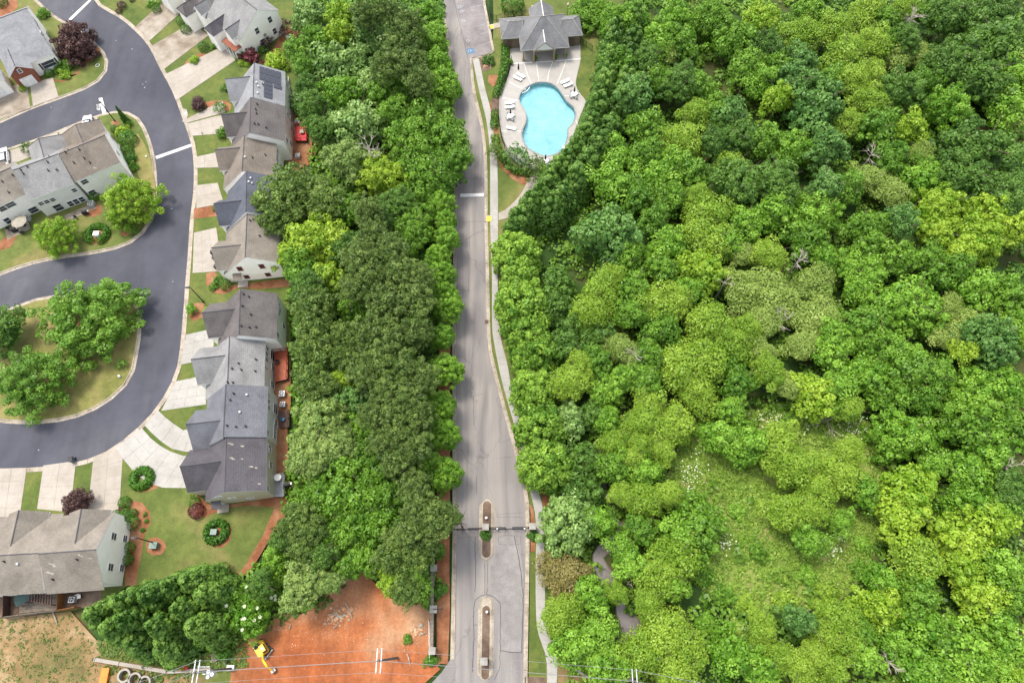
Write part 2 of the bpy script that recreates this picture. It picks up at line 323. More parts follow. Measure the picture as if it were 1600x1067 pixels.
def kerb(pix, side, width=0.45, closed=False, seg=3.0, world=None, zc=0.14):
    """kerb stones with a gutter pan; side +1 = the kerb lies left of the walking direction"""
    line = smooth_line([p[:2] for p in Ps(pix)] if world is None else world, 0.8, closed)
    if closed: line = line + [line[0]]
    line = resample(line, seg)
    root = mk('kerb', [], [], 'kerb_concrete'); root['kind'] = 'structure'
    cl = closed
    def off(d):
        if cl:
            l = offset(line[:-1], d, True); return l + [l[0]]
        return offset(line, d)
    a, b, c, d_ = off(0), off(side * width), off(side * (width + 0.04)), off(side * (width + 0.22))
    ms = []
    for i in range(len(line) - 1):
        g = G(); e = 0.012
        def L(l, t): return (l[i][0] + (l[i + 1][0] - l[i][0]) * t, l[i][1] + (l[i + 1][1] - l[i][1]) * t)
        prof = [(a, -0.1), (a, 0.012), (b, 0.03), (c, zc), (d_, zc), (d_, -0.1)]
        vs = [(*L(l, t), z) for t in (e / seg * 2, 1 - e / seg * 2) for l, z in prof]
        fs = [(k, k + 1, k + 7, k + 6) for k in range(5)] + [(0, 1, 2, 3, 4, 5), (11, 10, 9, 8, 7, 6)]
        if side < 0: fs = [f[::-1] for f in fs]
        g.add(vs, fs); g.mk('kerb_stone', 'kerb_concrete', root)
    return root
def paved(name, grid, z, mat, gap=0.012):
    """a bed plus one slab object per cell of a grid of world points"""
    ny, nx = len(grid) - 1, len(grid[0]) - 1
    out = [grid[0][i] for i in range(nx + 1)] + [grid[j][nx] for j in range(1, ny + 1)] + [grid[ny][i] for i in range(nx - 1, -1, -1)] + [grid[j][0] for j in range(ny - 1, 0, -1)]
    root = slab(name, out, -0.3, z - 0.05, 'stone_cap'); root['kind'] = 'structure'
    for j in range(ny):
        for i in range(nx):
            q = [grid[j][i], grid[j][i + 1], grid[j + 1][i + 1], grid[j + 1][i]]
            cx = sum(p[0] for p in q) / 4; cy = sum(p[1] for p in q) / 4
            r = []
            for p in q:
                L = math.hypot(p[0] - cx, p[1] - cy) or 1; r.append((p[0] + (cx - p[0]) / L * gap * 1.4, p[1] + (cy - p[1]) / L * gap * 1.4))
            G().prism(r, z - 0.08, z + RNG.uniform(-0.006, 0.006)).mk('slab', mat, root)
    return root
def quadgrid(q, nx, ny):
    a, b, c, d = [np.array(p[:2]) for p in q]     # a-b top edge, d-c bottom edge
    return [[tuple((a * (1 - i / nx) + b * i / nx) * (1 - j / ny) + (d * (1 - i / nx) + c * i / nx) * j / ny) for i in range(nx + 1)] for j in range(ny + 1)]

# ================================================================= THE GROUND
POOLPX = [(x * .2436 + 740, y * .2436 + 90) for x, y in ((293, 265), (300, 235), (330, 200), (385, 168), (440, 160), (500, 170), (545, 205), (575, 250), (600, 285), (640, 320), (652, 370), (635, 420), (605, 455), (600, 510), (580, 570), (530, 615), (460, 630), (400, 610), (350, 580), (318, 530), (312, 480), (335, 420), (340, 370), (325, 330), (305, 300))]
POOL = smooth_line([p[:2] for p in Ps(POOLPX, 0.12)], 0.5, True)
o = slab('ground', [(-700, -500), (900, -500), (900, 1500), (-700, 1500)], -1.2, -0.32, 'forest_floor', holes=[POOL]); o['kind'] = 'structure'
# --- left (dark) street sheet: outer edge is the kerb line of the houses on its right
OUTER = [(138, -14), (150, 6), (164, 16), (187.5, 29), (211, 49), (232, 72.6), (251, 110), (270, 145), (284, 183), (298, 223), (302.3, 256), (302, 298), (296.7, 342.7), (292.8, 403), (289.5, 440), (285.8, 493), (279.4, 556.5), (270, 592), (247, 633), (222, 661), (200, 681), (168, 704), (120, 722), (60, 729.5), (0, 731.6), (-70, 733)]
ow = smooth_line([p[:2] for p in Ps(OUTER)], 0.8)
o = slab('road', ow + [p[:2] for p in Ps([(-160, 733), (-160, -14), (60, -60)])], -0.3, 0.0, 'asphalt_dark'); o['kind'] = 'structure'
kerb(None, 1, world=ow, zc=0.05, width=0.55)
# --- block with the corner house, top left
BE = [(50, -8), (77, 17.6), (97, 31.6), (125, 47), (146, 64), (162, 80), (169, 94), (167, 112), (153, 129), (131, 141), (94, 155), (47, 172), (0, 193), (-70, 222)]
be = smooth_line([p[:2] for p in Ps(BE)], 0.8)
kerb(None, -1, world=be)
bei = offset(be, -0.65)
o = slab('lawn', bei + [p[:2] for p in Ps([(-160, 222), (-160, -60), (30, -60)])], -0.3, 0.13, 'lawn'); o['kind'] = 'structure'
# --- block with the row in the middle left
BD = [(-80, 262), (0, 235.5), (70, 212), (129, 188), (164, 176.5), (183, 173.5), (204, 176), (220, 187.5), (229, 204), (237, 225), (242.5, 250), (245.5, 285), (244.5, 315), (240.7, 337.5), (230, 359), (209, 378), (180, 390), (135, 399), (90, 405), (45, 415), (10, 427), (-30, 443), (-80, 465)]
bd = smooth_line([p[:2] for p in Ps(BD)], 0.8)
kerb(None, -1, world=bd)
o = slab('lawn', offset(bd, -0.65) + [p[:2] for p in Ps([(-160, 465), (-160, 262)])], -0.3, 0.13, 'lawn'); o['kind'] = 'structure'
# --- teardrop island
IS = [(0, 486), (14, 482), (31, 475), (56, 466), (100, 459), (143, 454.5), (185, 452.5), (207, 461), (218, 480), (221, 513), (217, 546.5), (208, 586), (187, 614), (152, 639), (112, 655), (70, 661.5), (22, 662.5), (0, 660), (-35, 650), (-62, 620), (-75, 570), (-60, 520), (-30, 497)]
isl = smooth_line([p[:2] for p in Ps(IS)], 0.8, True)
kerb(None, -1, world=isl, closed=True)
o = slab('lawn', offset(isl, -0.65, True), -0.3, 0.13, 'lawn_dry'); o['kind'] = 'structure'
# --- everything right of the dark street: lawn base under the drives and the houses
EDGE = offset(ow, 0.79)
ET = [p for p in EDGE]
wood_edge = Ps([(-70, 945), (20, 962), (110, 955), (160, 940), (200, 915), (290, 910), (362, 908), (385, 893), (440, 790), (450, 760), (450, 700), (444, 640), (456, 560), (452, 470), (452, 430), (470, 300), (482, 240), (500, 150), (500, 90), (490, -60), (200, -60)])
o = slab('lawn', EDGE + [p[:2] for p in wood_edge], -0.3, 0.035, 'lawn_green'); o['kind'] = 'structure'
def bed(pix, mat, z=0.06, sm=True, name=None):
    o = ground(name or {'pine_straw': 'straw_bed'}.get(mat, mat.split('_')[0]), pix, z, mat, z0=-0.2, sm=sm); return o
# large lawn south of the second row, slightly different turf
bed([(186, 700), (205, 720), (232, 752), (262, 763), (306, 762), (320, 790), (440, 772), (445, 790), (432, 812), (384, 893), (360, 905), (290, 908), (206, 915), (210, 800), (190, 790)], 'lawn', 0.045, sm=False)
bed([(428, 795), (447, 772), (455, 745), (440, 738), (450, 800), (420, 845), (398, 882), (384, 899), (362, 903), (380, 888), (410, 838)], 'pine_straw', 0.07, False)
bed([(300, 764), (312, 768), (330, 790), (420, 778), (455, 768), (440, 795), (420, 792), (380, 790), (345, 797), (318, 809), (305, 807), (298, 790)], 'pine_straw', 0.06)
bed([(206, 782), (222, 785), (234, 800), (236, 815), (226, 835), (222, 862), (216, 890), (212, 915), (196, 915), (198, 870), (205, 820)], 'pine_straw', 0.06)
bed([(232, 842), (245, 839), (256, 845), (260, 856), (253, 866), (240, 868), (230, 862), (228, 850)], 'pine_straw', 0.064)
bed([(214, 768), (240, 735), (250, 750), (247, 762), (230, 768)], 'pine_straw', 0.055)
bed([(330, 845), (352, 812), (362, 825), (360, 845), (348, 855), (336, 855)], 'pine_straw', 0.058)
bed([(422, 640), (445, 650), (450, 700), (448, 790), (425, 700)], 'pine_straw', 0.05)
bed([(425, 540), (450, 540), (452, 660), (425, 660)], 'pine_straw', 0.052)
bed([(295, 482), (305, 473), (318, 474), (322, 485), (316, 496), (303, 502), (295, 495)], 'pine_straw', 0.062)
bed([(322, 428), (335, 424), (345, 440), (360, 446), (450, 436), (460, 446), (400, 452), (372, 450), (350, 460), (330, 455), (322, 445)], 'pine_straw', 0.066)
bed([(303, 326), (342, 321), (342, 338), (302, 342)], 'pine_straw', 0.06, False)
bed([(455, 175), (492, 172), (500, 200), (492, 245), (475, 262), (452, 262), (450, 215)], 'pine_straw', 0.06)
bed([(418, 88), (452, 40), (470, 40), (462, 60), (440, 85), (425, 110), (412, 100)], 'pine_straw', 0.055)
bed([(292, 95), (312, 84), (342, 92), (326, 108), (300, 108), (285, 112)], 'pine_straw', 0.055)
bed([(258, 68), (272, 58), (300, 60), (296, 68), (282, 72), (270, 78)], 'pine_straw', 0.053)
bed([(234, 22), (262, 16), (262, 24), (244, 30), (232, 30)], 'pine_straw', 0.053)
bed([(322, 160), (355, 158), (360, 172), (330, 174)], 'pine_straw', 0.053)
for c_, rr in (((312, 166), 12), ((328, 160), 14)): pass
bed([(303, 158), (314, 155), (322, 162), (318, 170), (305, 170)], 'pine_straw', 0.062)
# beds on the other blocks
bed([(96, 128), (110, 118), (122, 117), (128, 100), (146, 88), (150, 72), (158, 80), (150, 92), (136, 100), (124, 110), (108, 122), (100, 130), (84, 128), (80, 122)], 'pine_straw', 0.16)
bed([(173, 192), (183, 188), (188, 195), (180, 200)], 'pine_straw', 0.16)
bed([(140, 360), (158, 348), (172, 360), (174, 372), (160, 382), (142, 382), (136, 372)], 'pine_straw', 0.16)
bed([(190, 362), (206, 358), (206, 366), (196, 370), (189, 366)], 'pine_straw', 0.16)
bed([(142, 320), (160, 322), (158, 335), (145, 340), (132, 338)], 'pine_straw', 0.155)
bed([(0, 378), (14, 368), (26, 370), (18, 386), (0, 392), (-20, 396), (-20, 380)], 'pine_straw', 0.155)
bed([(-20, 0), (20, -8), (28, 12), (12, 24), (-10, 28)], 'pine_straw', 0.15)
bed([(118, 500), (132, 498), (134, 508), (120, 510)], 'pine_straw', 0.15)
bed([(172, 518), (184, 516), (184, 530), (172, 532)], 'pine_straw', 0.15); bed([(78, 615), (92, 612), (96, 626), (84, 636)], 'pine_straw', 0.15)
bed([(212, 210), (228, 230), (240, 270), (243, 305), (230, 320), (214, 262)], 'lawn_dry', 0.15)
# --- driveways
def drive(q, nx, ny, mat='concrete', z=0.09): return paved('driveway', quadgrid(Ps(q), nx, ny), z, mat)
drive([(243, 3), (263, -30), (220, -60), (180, -5)], 1, 3)
drive([(232, 66), (281, 22), (252, 6), (212, 42)], 3, 2, 'concrete_stained', 0.09)
drive([(252, 112), (326, 56), (300, 36), (234, 74)], 4, 2, 'concrete_stained')
drive([(275, 158), (372, 92), (350, 72), (258, 117)], 5, 2)
drive([(291, 193), (352, 176), (348, 158), (284, 190)], 3, 1)
drive([(300, 213), (351, 209), (350, 179), (292, 194)], 3, 2)
drive([(306, 263), (348, 262), (350, 236), (304, 246)], 3, 2)
drive([(307, 326), (350, 318), (340, 286), (306, 290)], 3, 2)
drive([(301, 427), (348, 424), (338, 356), (303, 364)], 3, 4)
drive([(282, 570), (332, 560), (336, 513), (291, 523)], 3, 3, 'concrete_pale')
drive([(252, 642), (322, 632), (322, 586), (275, 596)], 4, 3, 'concrete_pale')
# the fan shaped drive of the end house
fan_o = smooth_line([p[:2] for p in Ps([(180, 699), (195, 720), (213, 741), (232, 755), (255, 762), (311, 762)])], 0.5)
fan_i = smooth_line([p[:2] for p in Ps([(222, 669), (240, 689), (262, 703), (280, 711), (302, 713), (330, 716)])], 0.5)
def strip_grid(a, b, n, m):
    a = resample(a, 0.2); b = resample(b, 0.2); out = []
    for j in range(n + 1):
        p = np.array(a[round(j / n * (len(a) - 1))]); q = np.array(b[round(j / n * (len(b) - 1))])
        out.append([tuple(p * (1 - i / m) + q * i / m) for i in range(m + 1)])
    return out
paved('driveway', strip_grid(fan_o, fan_i, 6, 3), 0.09, 'concrete_pale')
fo2 = smooth_line([p[:2] for p in Ps([(226, 665), (243, 682), (262, 697), (282, 705), (330, 707)])], 0.5)
fi2 = smooth_line([p[:2] for p in Ps([(247, 641), (262, 655), (290, 674), (300, 668), (330, 640)])], 0.5)
paved('driveway', strip_grid(fo2, fi2, 6, 3), 0.095, 'concrete_pale')
drive([(146, 716), (193, 698), (186, 808), (136, 808)], 2, 5)
drive([(68, 727), (119, 720), (110, 800), (58, 795)], 2, 4)
drive([(-30, 733), (42, 731), (30, 815), (-40, 815)], 3, 4)
# drives of the left blocks (one curb higher)
drive([(47, 132), (83, 122), (92, 152), (52, 167)], 2, 2, 'concrete', 0.17); drive([(-10, 142), (42, 130), (48, 170), (-2, 188)], 2, 2, 'concrete_stained', 0.17)
drive([(92, 206), (152, 183), (158, 200), (100, 232)], 4, 2, 'concrete', 0.17); drive([(4, 240), (60, 222), (64, 240), (8, 262)], 3, 2, 'concrete', 0.17)
drive([(66, 216), (90, 208), (98, 226), (80, 238)], 2, 1, 'concrete', 0.172)
ground('storm_inlet', [(282, 169), (292, 172), (294, 180), (292, 188), (287, 188)], 0.1, 'concrete')
# --- the long grey road
LE = [(668, -60), (684, 0), (697, 60), (704, 130), (709, 200), (710, 280), (708, 347), (707.8, 457), (706.6, 560), (707, 640), (707, 780), (707.5, 801), (706, 893), (705, 954), (703.5, 1030)]
RE = [(733.6, 91), (737.7, 140), (751, 199.6), (756, 248), (757, 302), (757, 344), (758.4, 400.6), (760.4, 499), (762, 541), (768, 570), (777, 607.5), (795, 675), (812, 740), (819.5, 775), (821, 800), (821, 862), (819.4, 955), (818, 1028), (817, 1120)]
lw = smooth_line([p[:2] for p in Ps(LE)], 0.9); rw = smooth_line([p[:2] for p in Ps(RE)], 0.9)
top_r = [p[:2] for p in Ps([(700, -60), (754, -60), (754.7, 0), (760, 32.5), (766, 65), (769, 83.7)])]
o = slab('road', lw[::-1] + top_r + rw + [p[:2] for p in Ps([(800, 1180), (620, 1180), (655, 1085), (675, 1066), (690, 1050)])], -0.3, 0.0, 'asphalt_grey'); o['kind'] = 'structure'
o = slab('parking_area', [p[:2] for p in Ps([(699, -60), (754, -60), (754.7, 0), (760, 32.5), (766, 65), (769, 83.5), (748, 88), (731, 92)])], -0.05, 0.006, 'asphalt_parking'); o['kind'] = 'structure'
o = slab('road_patch', [p[:2] for p in Ps([(777, 838), (803, 838), (815, 872), (818, 900), (817, 950), (815, 1018), (782, 1017), (781, 940), (774, 933), (768, 929), (766, 884), (772, 876)])], -0.05, 0.005, 'asphalt_patch'); o['kind'] = 'structure'
kerb(None, 1, world=lw, width=0.4); kerb(None, -1 * -1, world=rw, width=0.4) if False else kerb(None, 1, world=rw, width=0.4)
pk = [p[:2] for p in Ps([(754, -60), (754.7, 0), (757, 18), (760, 32.5), (766, 65), (769.3, 82), (767, 85), (748, 88.4), (738, 90), (734.2, 93.5)])]
kerb(None, 1, world=pk, width=0.3, seg=2.0)
# base right of the road
o = slab('verge', [p[:2] for p in Ps([(770, -60), (771, 30), (770, 80), (745, 93), (738.5, 100), (742, 140), (755.5, 199.6), (761, 248), (762, 344), (763.4, 400.6), (765.4, 499), (767, 541), (773, 570), (782, 607.5), (800.5, 675), (817.5, 740), (826, 775), (829, 800), (829, 862), (827.4, 955), (826.5, 1028), (825.5, 1140), (905, 1140), (900, 1060), (880, 1010), (866, 960), (866, 880), (866, 800), (858, 760), (850, 700), (830, 600), (815, 500), (800, 380), (835, 310), (885, 270), (960, 160), (975, 60), (975, -60)])], -0.3, 0.03, 'lawn', holes=[POOL]); o['kind'] = 'structure'
bed([(689, 1036), (700, 1038), (703, 955), (702, 893), (703, 801), (703, 560), (704, 380), (703, 330), (690, 330), (685, 600), (682, 800), (682, 960), (682, 1040)], 'pine_straw', 0.05, False)
bed([(826, 786), (833.5, 795), (836.5, 832), (835.5, 862), (829, 862), (829, 800)], 'pine_straw', 0.07, False)
bed([(828, 862), (836, 862), (836, 966), (842, 994), (851, 1025), (853, 1055), (827, 1055)], 'lawn_green', 0.05, False)
bed([(852.5, 835), (859, 835), (859, 1000), (866, 1000), (853, 966), (850.5, 880)], 'lawn_green', 0.045, False)
bed([(846, 762), (858, 770), (868, 850), (852, 840)], 'pine_straw', 0.04, False)
bed([(868, 990), (880, 1000), (892, 1020), (930, 1050), (940, 1140), (872, 1140), (872, 1031)], 'dirt_dry', 0.05, False)
bed([(820, 1057), (853, 1058), (853, 1100), (818, 1100)], 'mulch', 0.055, False)
# --- sidewalk of the grey road
SL = [(738.5, 93), (748, 140), (759.5, 187.4), (764.4, 226.4), (765.8, 260.5), (766, 350), (768.5, 428.7), (768.8, 501.8), (771, 530), (782.6, 589.5), (795, 634.5), (804, 666), (815, 706.5), (825, 755), (834.7, 795), (837.8, 832), (837, 893), (837.8, 966.8), (842.4, 994.4), (853, 1025), (855, 1067), (855, 1130)]
SR = [(748.5, 92), (758, 138.7), (766.8, 172.8), (771.7, 211.8), (776.5, 248), (778, 297), (778, 350), (778, 457), (781, 513), (784, 535), (792.8, 569), (799.5, 607.5), (813, 657), (825, 706), (838, 757), (848.5, 795), (850, 847), (851.6, 924), (852.5, 966.8), (863.8, 994), (870.9, 1031), (870, 1067), (870, 1130)]
sl = [p[:2] for p in Ps(SL)]; sr = [p[:2] for p in Ps(SR)]
# long list of control pairs; the two edges get the same stations
sls = smooth_line(sl, 0.5); srs = smooth_line(sr, 0.5)
def sidewalk(a, b, n, mat, z, name='sidewalk'):
    a = resample(a, 0.1); b = resample(b, 0.1); g = []
    for j in range(n + 1): g.append([a[round(j / n * (len(a) - 1))], b[round(j / n * (len(b) - 1))]])
    return paved(name, g, z, mat, 0.012)
sidewalk(sls, srs, 98, 'concrete_pale', 0.10)
pa = smooth_line([p[:2] for p in Ps([(779, 333), (790, 328), (802, 317), (812, 306), (820, 292), (826, 280), (836, 268)])], 0.4)
pb = smooth_line([p[:2] for p in Ps([(779, 345), (795, 340), (810, 327), (822, 312), (832, 298), (842, 286), (852, 276)])], 0.4)
sidewalk(pa, pb, 9, 'concrete', 0.102, 'path')
o = ground('kerb_ramp', [(757, 337.5), (766, 337.5), (766, 347), (757, 347)], 0.165, 'concrete'); G().box(P(764, 342, 0.17), (0.9, 1.2, 0.02)).mk('tactile_paving', 'yellow_paint', o)
sidewalk([p[:2] for p in Ps([(763.5, 40), (791, 33)])], [p[:2] for p in Ps([(767, 47), (791, 41)])], 3, 'concrete', 0.12, 'path')
G().box(P(768, 42, 0.13), (0.9, 1.0, 0.02)).mk('tactile_paving', 'yellow_paint', o)
# flat road marks
def mark(name, pix, z=0.012, mat='white_paint', world=None):
    o = slab(name, world or [p[:2] for p in Ps(pix)], z - 0.008, z, mat); o['kind'] = 'structure'; return o
mark('stop_line', [(719, 303), (756, 302), (756, 306.8), (719, 308)])
mark('stop_line', [(105, 32), (139, 0), (142.5, 1), (109.5, 33.5)]); mark('stop_line', [(153.8, 153.8), (159.6, 152.6), (166, 176.6), (160, 178.4)]); mark('stop_line', [(242.5, 244.5), (298.5, 225), (299.8, 229), (244.5, 248.6)])
def lettering(s, at, rot, size, stretch, name='lettering', mat='white_paint', z=0.014, parent=None):
    cu = bpy.data.curves.new('lettering', 'FONT'); cu.body = s; cu.size = size; cu.align_x = 'CENTER'; cu.align_y = 'CENTER'; cu.extrude = 0.003; cu.offset = 0.012
    t = bpy.data.objects.new('tmp', cu); COL.objects.link(t); bpy.context.view_layer.update()
    me = bpy.data.meshes.new_from_object(t.evaluated_get(bpy.context.evaluated_depsgraph_get())); bpy.data.objects.remove(t)
    me.materials.clear(); me.materials.append(MATS[mat]); o = bpy.data.objects.new(name, me); COL.objects.link(o)
    o.location = (at[0], at[1], z); o.rotation_euler = (0, 0, rot); o.scale = (1, stretch, 1); o['kind'] = 'structure'; return o
lettering('STOP', P(153.2, 168), R(-73), 0.72, 1.35, 'stop_lettering')
def crack(pix, wd=0.09, mat='tar', name='tar_seam'):
    l = smooth_line([p[:2] for p in Ps(pix)], 0.6)
    l = [(x + RNG.normal(0, 0.03), y + RNG.normal(0, 0.03)) for x, y in l]
    a, b = offset(l, wd / 2.8), offset(l, -wd / 2.8); vs = [(x, y, 0.009) for x, y in a + b]; n = len(a)
    o = mk(name, vs, [(i, n + i, n + i + 1, i + 1) for i in range(n - 1)], mat); o['kind'] = 'structure'
crack([(757.7, 880), (757.5, 928)], 0.1); crack([(762, 878), (761, 928)], 0.07); crack([(742, 838), (743, 890), (742, 925)], 0.12)
crack([(803, 838), (812, 880), (817, 930), (816, 985), (815, 1020)], 0.14); crack([(741, 1000), (740, 950), (743, 937), (752, 930), (760, 928.5), (772, 933), (781, 942), (782, 980), (781, 1016)], 0.12)
crack([(781, 1016), (795, 1018), (814, 1019)], 0.12); crack([(741, 976), (746, 976)], 0.1); crack([(740, 1000), (738, 1050)], 0.14); crack([(782, 1017), (780, 1045), (772, 1062)], 0.1)
crack([(739.8, 620), (741, 664)], 0.09); crack([(744.5, 745), (744.8, 772)], 0.08); crack([(733, 345), (733, 400), (732, 455)], 0.06); crack([(718, 340), (717.5, 380)], 0.05); crack([(709, 0), (720, 45), (731, 92)], 0.09)
crack([(735, 620), (755, 615)], 0.05); crack([(706, 347), (756, 346)], 0.05); crack([(779, 716), (800, 714)], 0.05); crack([(706, 455), (735, 454)], 0.04); crack([(779, 850), (778, 838), (813, 838), (813, 850), (779, 850)], 0.05)
crack([(711, 840), (755, 838)], 0.05); crack([(775, 807), (817, 808)], 0.05); crack([(774, 901), (784, 900)], 0.05); crack([(775, 803), (818, 801)], 0.04)
crack([(232, 420), (232, 452), (221, 466)], 0.05); crack([(180, 420), (179, 440)], 0.05)
o = mark('road_joint', [(706, 826), (822, 825), (822, 827.2), (706, 828.2)], 0.011, 'tar')
mark('storm_drain', [(757.5, 500), (763, 500), (763, 506), (757.5, 506)], 0.06, 'mulch'); mark('manhole_cover', world=[(P(290, 178)[0] + 0.4 * math.cos(t), P(290, 178)[1] + 0.4 * math.sin(t)) for t in np.linspace(0, 6.28, 14)[:-1]], pix=None, z=0.115, mat='steel')
for u, v in ((113, 17), (181, 64), (223, 132), (228, 128), (226, 137), (206, 77), (80, 168), (38, 565), (60, 703), (268, 326), (270, 440)):
    q = P(u, v); mark('survey_mark', None, .011, 'paint_faded', world=[(q[0] + RNG.uniform(.06, .15) * math.cos(t), q[1] + RNG.uniform(.06, .15) * math.sin(t)) for t in np.linspace(0, 5.2, 6)])
for px in ([(120, 20), (160, 60), (196, 110), (214, 160)], [(20, 190), (70, 172), (120, 157)], [(272, 255), (272, 330), (262, 400)], [(60, 432), (120, 425), (190, 415)], [(200, 640), (150, 680), (90, 697)], [(252, 560), (262, 500), (263, 452)]): crack(px, .07)
# wheelchair symbols of the parking bays
def bay_symbol(u, v, k, bluebg):
    x, y, _ = P(u, v); r = R(-78)
    def T(px, py): return (x + (px * math.cos(r) - py * math.sin(r)) * k, y + (px * math.sin(r) + py * math.cos(r)) * k)
    if bluebg: mark('bay_symbol_ground', None, 0.012, 'blue_paint', world=[T(-0.75, -0.8), T(0.75, -0.8), T(0.75, 0.8), T(-0.75, 0.8)])
    g = G()
    def st(a, b, wd=0.13):
        d = np.array(b) - np.array(a); L = np.linalg.norm(d); n_ = np.array([-d[1], d[0]]) / L * wd / 2; A, B = np.array(a), np.array(b)
        g.add([(*T(*q), 0.018) for q in (A - n_, B - n_, B + n_, A + n_)], [(0, 1, 2, 3)])
    ang = np.linspace(R(130), R(350), 10)
    for a, b in zip(ang, ang[1:]): st((0.38 * math.cos(a), -0.2 + 0.38 * math.sin(a)), (0.38 * math.cos(b), -0.2 + 0.38 * math.sin(b)))
    st((-0.12, 0.4), (-0.08, -0.05)); st((-0.08, -0.05), (0.25, -0.05)); st((0.25, -0.05), (0.42, -0.5)); st((-0.1, 0.2), (0.2, 0.2)); st((-0.2, 0.58), (-0.04, 0.58), 0.16)
    o = g.mk('bay_symbol', 'paint_faded'); o['kind'] = 'structure'
for u, v, k, b in ((720, 11, 1.1, 0), (722.5, 18, 1.0, 0), (726, 33, 1.0, 0), (732.5, 64, 0.9, 0), (735.5, 80, 1.0, 1)): bay_symbol(u, v, k, b)
for a, b in (((741, 25), (757, 22)), ((744, 42), (760, 37)), ((750, 54), (762, 50)), ((752, 71), (766, 66)), ((733, 12), (755, 8))): crack([a, ((a[0] + b[0]) / 2, (a[1] + b[1]) / 2), b], 0.1, 'paint_faded', 'bay_line')
# --- medians
def median(u0, u1, v0, v1, iu0, iu1, iv0, iv1):
    def stad(u0, u1, v0, v1):
        a = P(u0, (v0 + v1) / 2)[0] * 0 + P((u0 + u1) / 2, v1)[0]; ya = P(0, v1)[1]; yb = P(0, v0)[1]
        r = (P(u1, (v0 + v1) / 2)[0] - P(u0, (v0 + v1) / 2)[0]) / 2; cx = P((u0 + u1) / 2, (v0 + v1) / 2)[0]
        return [(cx + r * math.cos(t), ya + r + r * math.sin(t)) for t in np.linspace(math.pi, 2 * math.pi, 12)] + [(cx + r * math.cos(t), yb - r + r * math.sin(t)) for t in np.linspace(0, math.pi, 12)]
    o_ = stad(u0, u1, v0, v1); i_ = stad(iu0, iu1, iv0, iv1)
    kerb(None, 1, world=o_, closed=True, width=0.12, seg=1.8, zc=0.16)
    m = slab('median', offset(o_, 0.36, True), -0.1, 0.155, 'kerb_concrete'); m['kind'] = 'structure'
    q = slab('mulch', i_, 0.0, 0.17, 'mulch'); q['kind'] = 'structure'
median(748.3, 772.5, 778, 878, 754, 767, 783, 871); median(746.5, 771, 929.5, 1066, 753, 765, 946, 1061)
# --- dirt building site at the bottom
bed([(380, 985), (420, 975), (432, 960), (470, 960), (505, 938), (520, 905), (545, 875), (570, 895), (610, 935), (650, 945), (668, 940), (675, 945), (673, 1030), (688, 1045), (655, 1075), (640, 1160), (330, 1160), (360, 1060), (362, 1010)], 'clay', -0.02, False, 'clay_ground')
bed([(-120, 958), (40, 962), (110, 955), (150, 1000), (230, 1015), (300, 1030), (365, 1000), (385, 985), (392, 1060), (395, 1160), (-120, 1160)], 'dirt_dry', -0.05, False, 'rough_ground')
bed([(150, 1012), (240, 1022), (330, 1030), (362, 1012), (380, 1012), (392, 1050), (392, 1067), (330, 1060), (262, 1044), (160, 1028)], 'lawn_green', -0.03, True, 'grass_bank')
bed([(330, 1050), (388, 1050), (398, 1062), (390, 1085), (320, 1085)], 'lawn_green', -0.025, True, 'grass_bank')
# --- creek and meadow
bed([(1075, 650), (1130, 640), (1200, 640), (1290, 650), (1360, 660), (1380, 720), (1390, 820), (1370, 860), (1330, 925), (1260, 955), (1150, 950), (1090, 910), (1060, 820), (1040, 760), (1060, 700)], 'meadow', -0.25, True, 'meadow')
bed([(950, 800), (1000, 790), (1060, 800), (1050, 850), (1000, 870), (960, 860)], 'lawn_green', -0.24, True, 'grass_bank')
CK = smooth_line([p[:2] for p in Ps([(935, 740), (946, 775), (955, 805), (972, 822), (958, 845), (935, 868), (942, 892), (958, 912), (966, 935), (974, 955), (985, 975), (984, 1000), (988, 1040), (995, 1100)])], 1.0)
wid = np.interp(np.linspace(0, 1, len(CK)), np.linspace(0, 1, 14), [.8, 1.2, .5, .5, .9, 1.3, 1.7, 1.2, .9, 2.0, 3.0, .6, .5, .5])
def ribbon(l, ws, z, mat, name):
    n = len(l); a = []; b = []
    for i in range(n):
        p, q = l[max(0, i - 1)], l[min(n - 1, i + 1)]; dx, dy = q[0] - p[0], q[1] - p[1]; L = math.hypot(dx, dy)
        k = 1 + 0.18 * math.sin(i * 1.3) + 0.1 * math.sin(i * 2.9); a.append((l[i][0] - dy / L * ws[i] / 1.6 * k, l[i][1] + dx / L * ws[i] / 1.6 * k, z)); b.append((l[i][0] + dy / L * ws[i] / 1.6 * k, l[i][1] - dx / L * ws[i] / 1.6 * k, z))
    o = mk(name, a + b, [(i, n + i, n + i + 1, i + 1) for i in range(n - 1)], mat); o['kind'] = 'structure'
ribbon(CK, wid * 1.2, -0.19, 'creek_bed', 'creek_bank'); ribbon(CK, wid, -0.18, 'creek_water', 'creek')

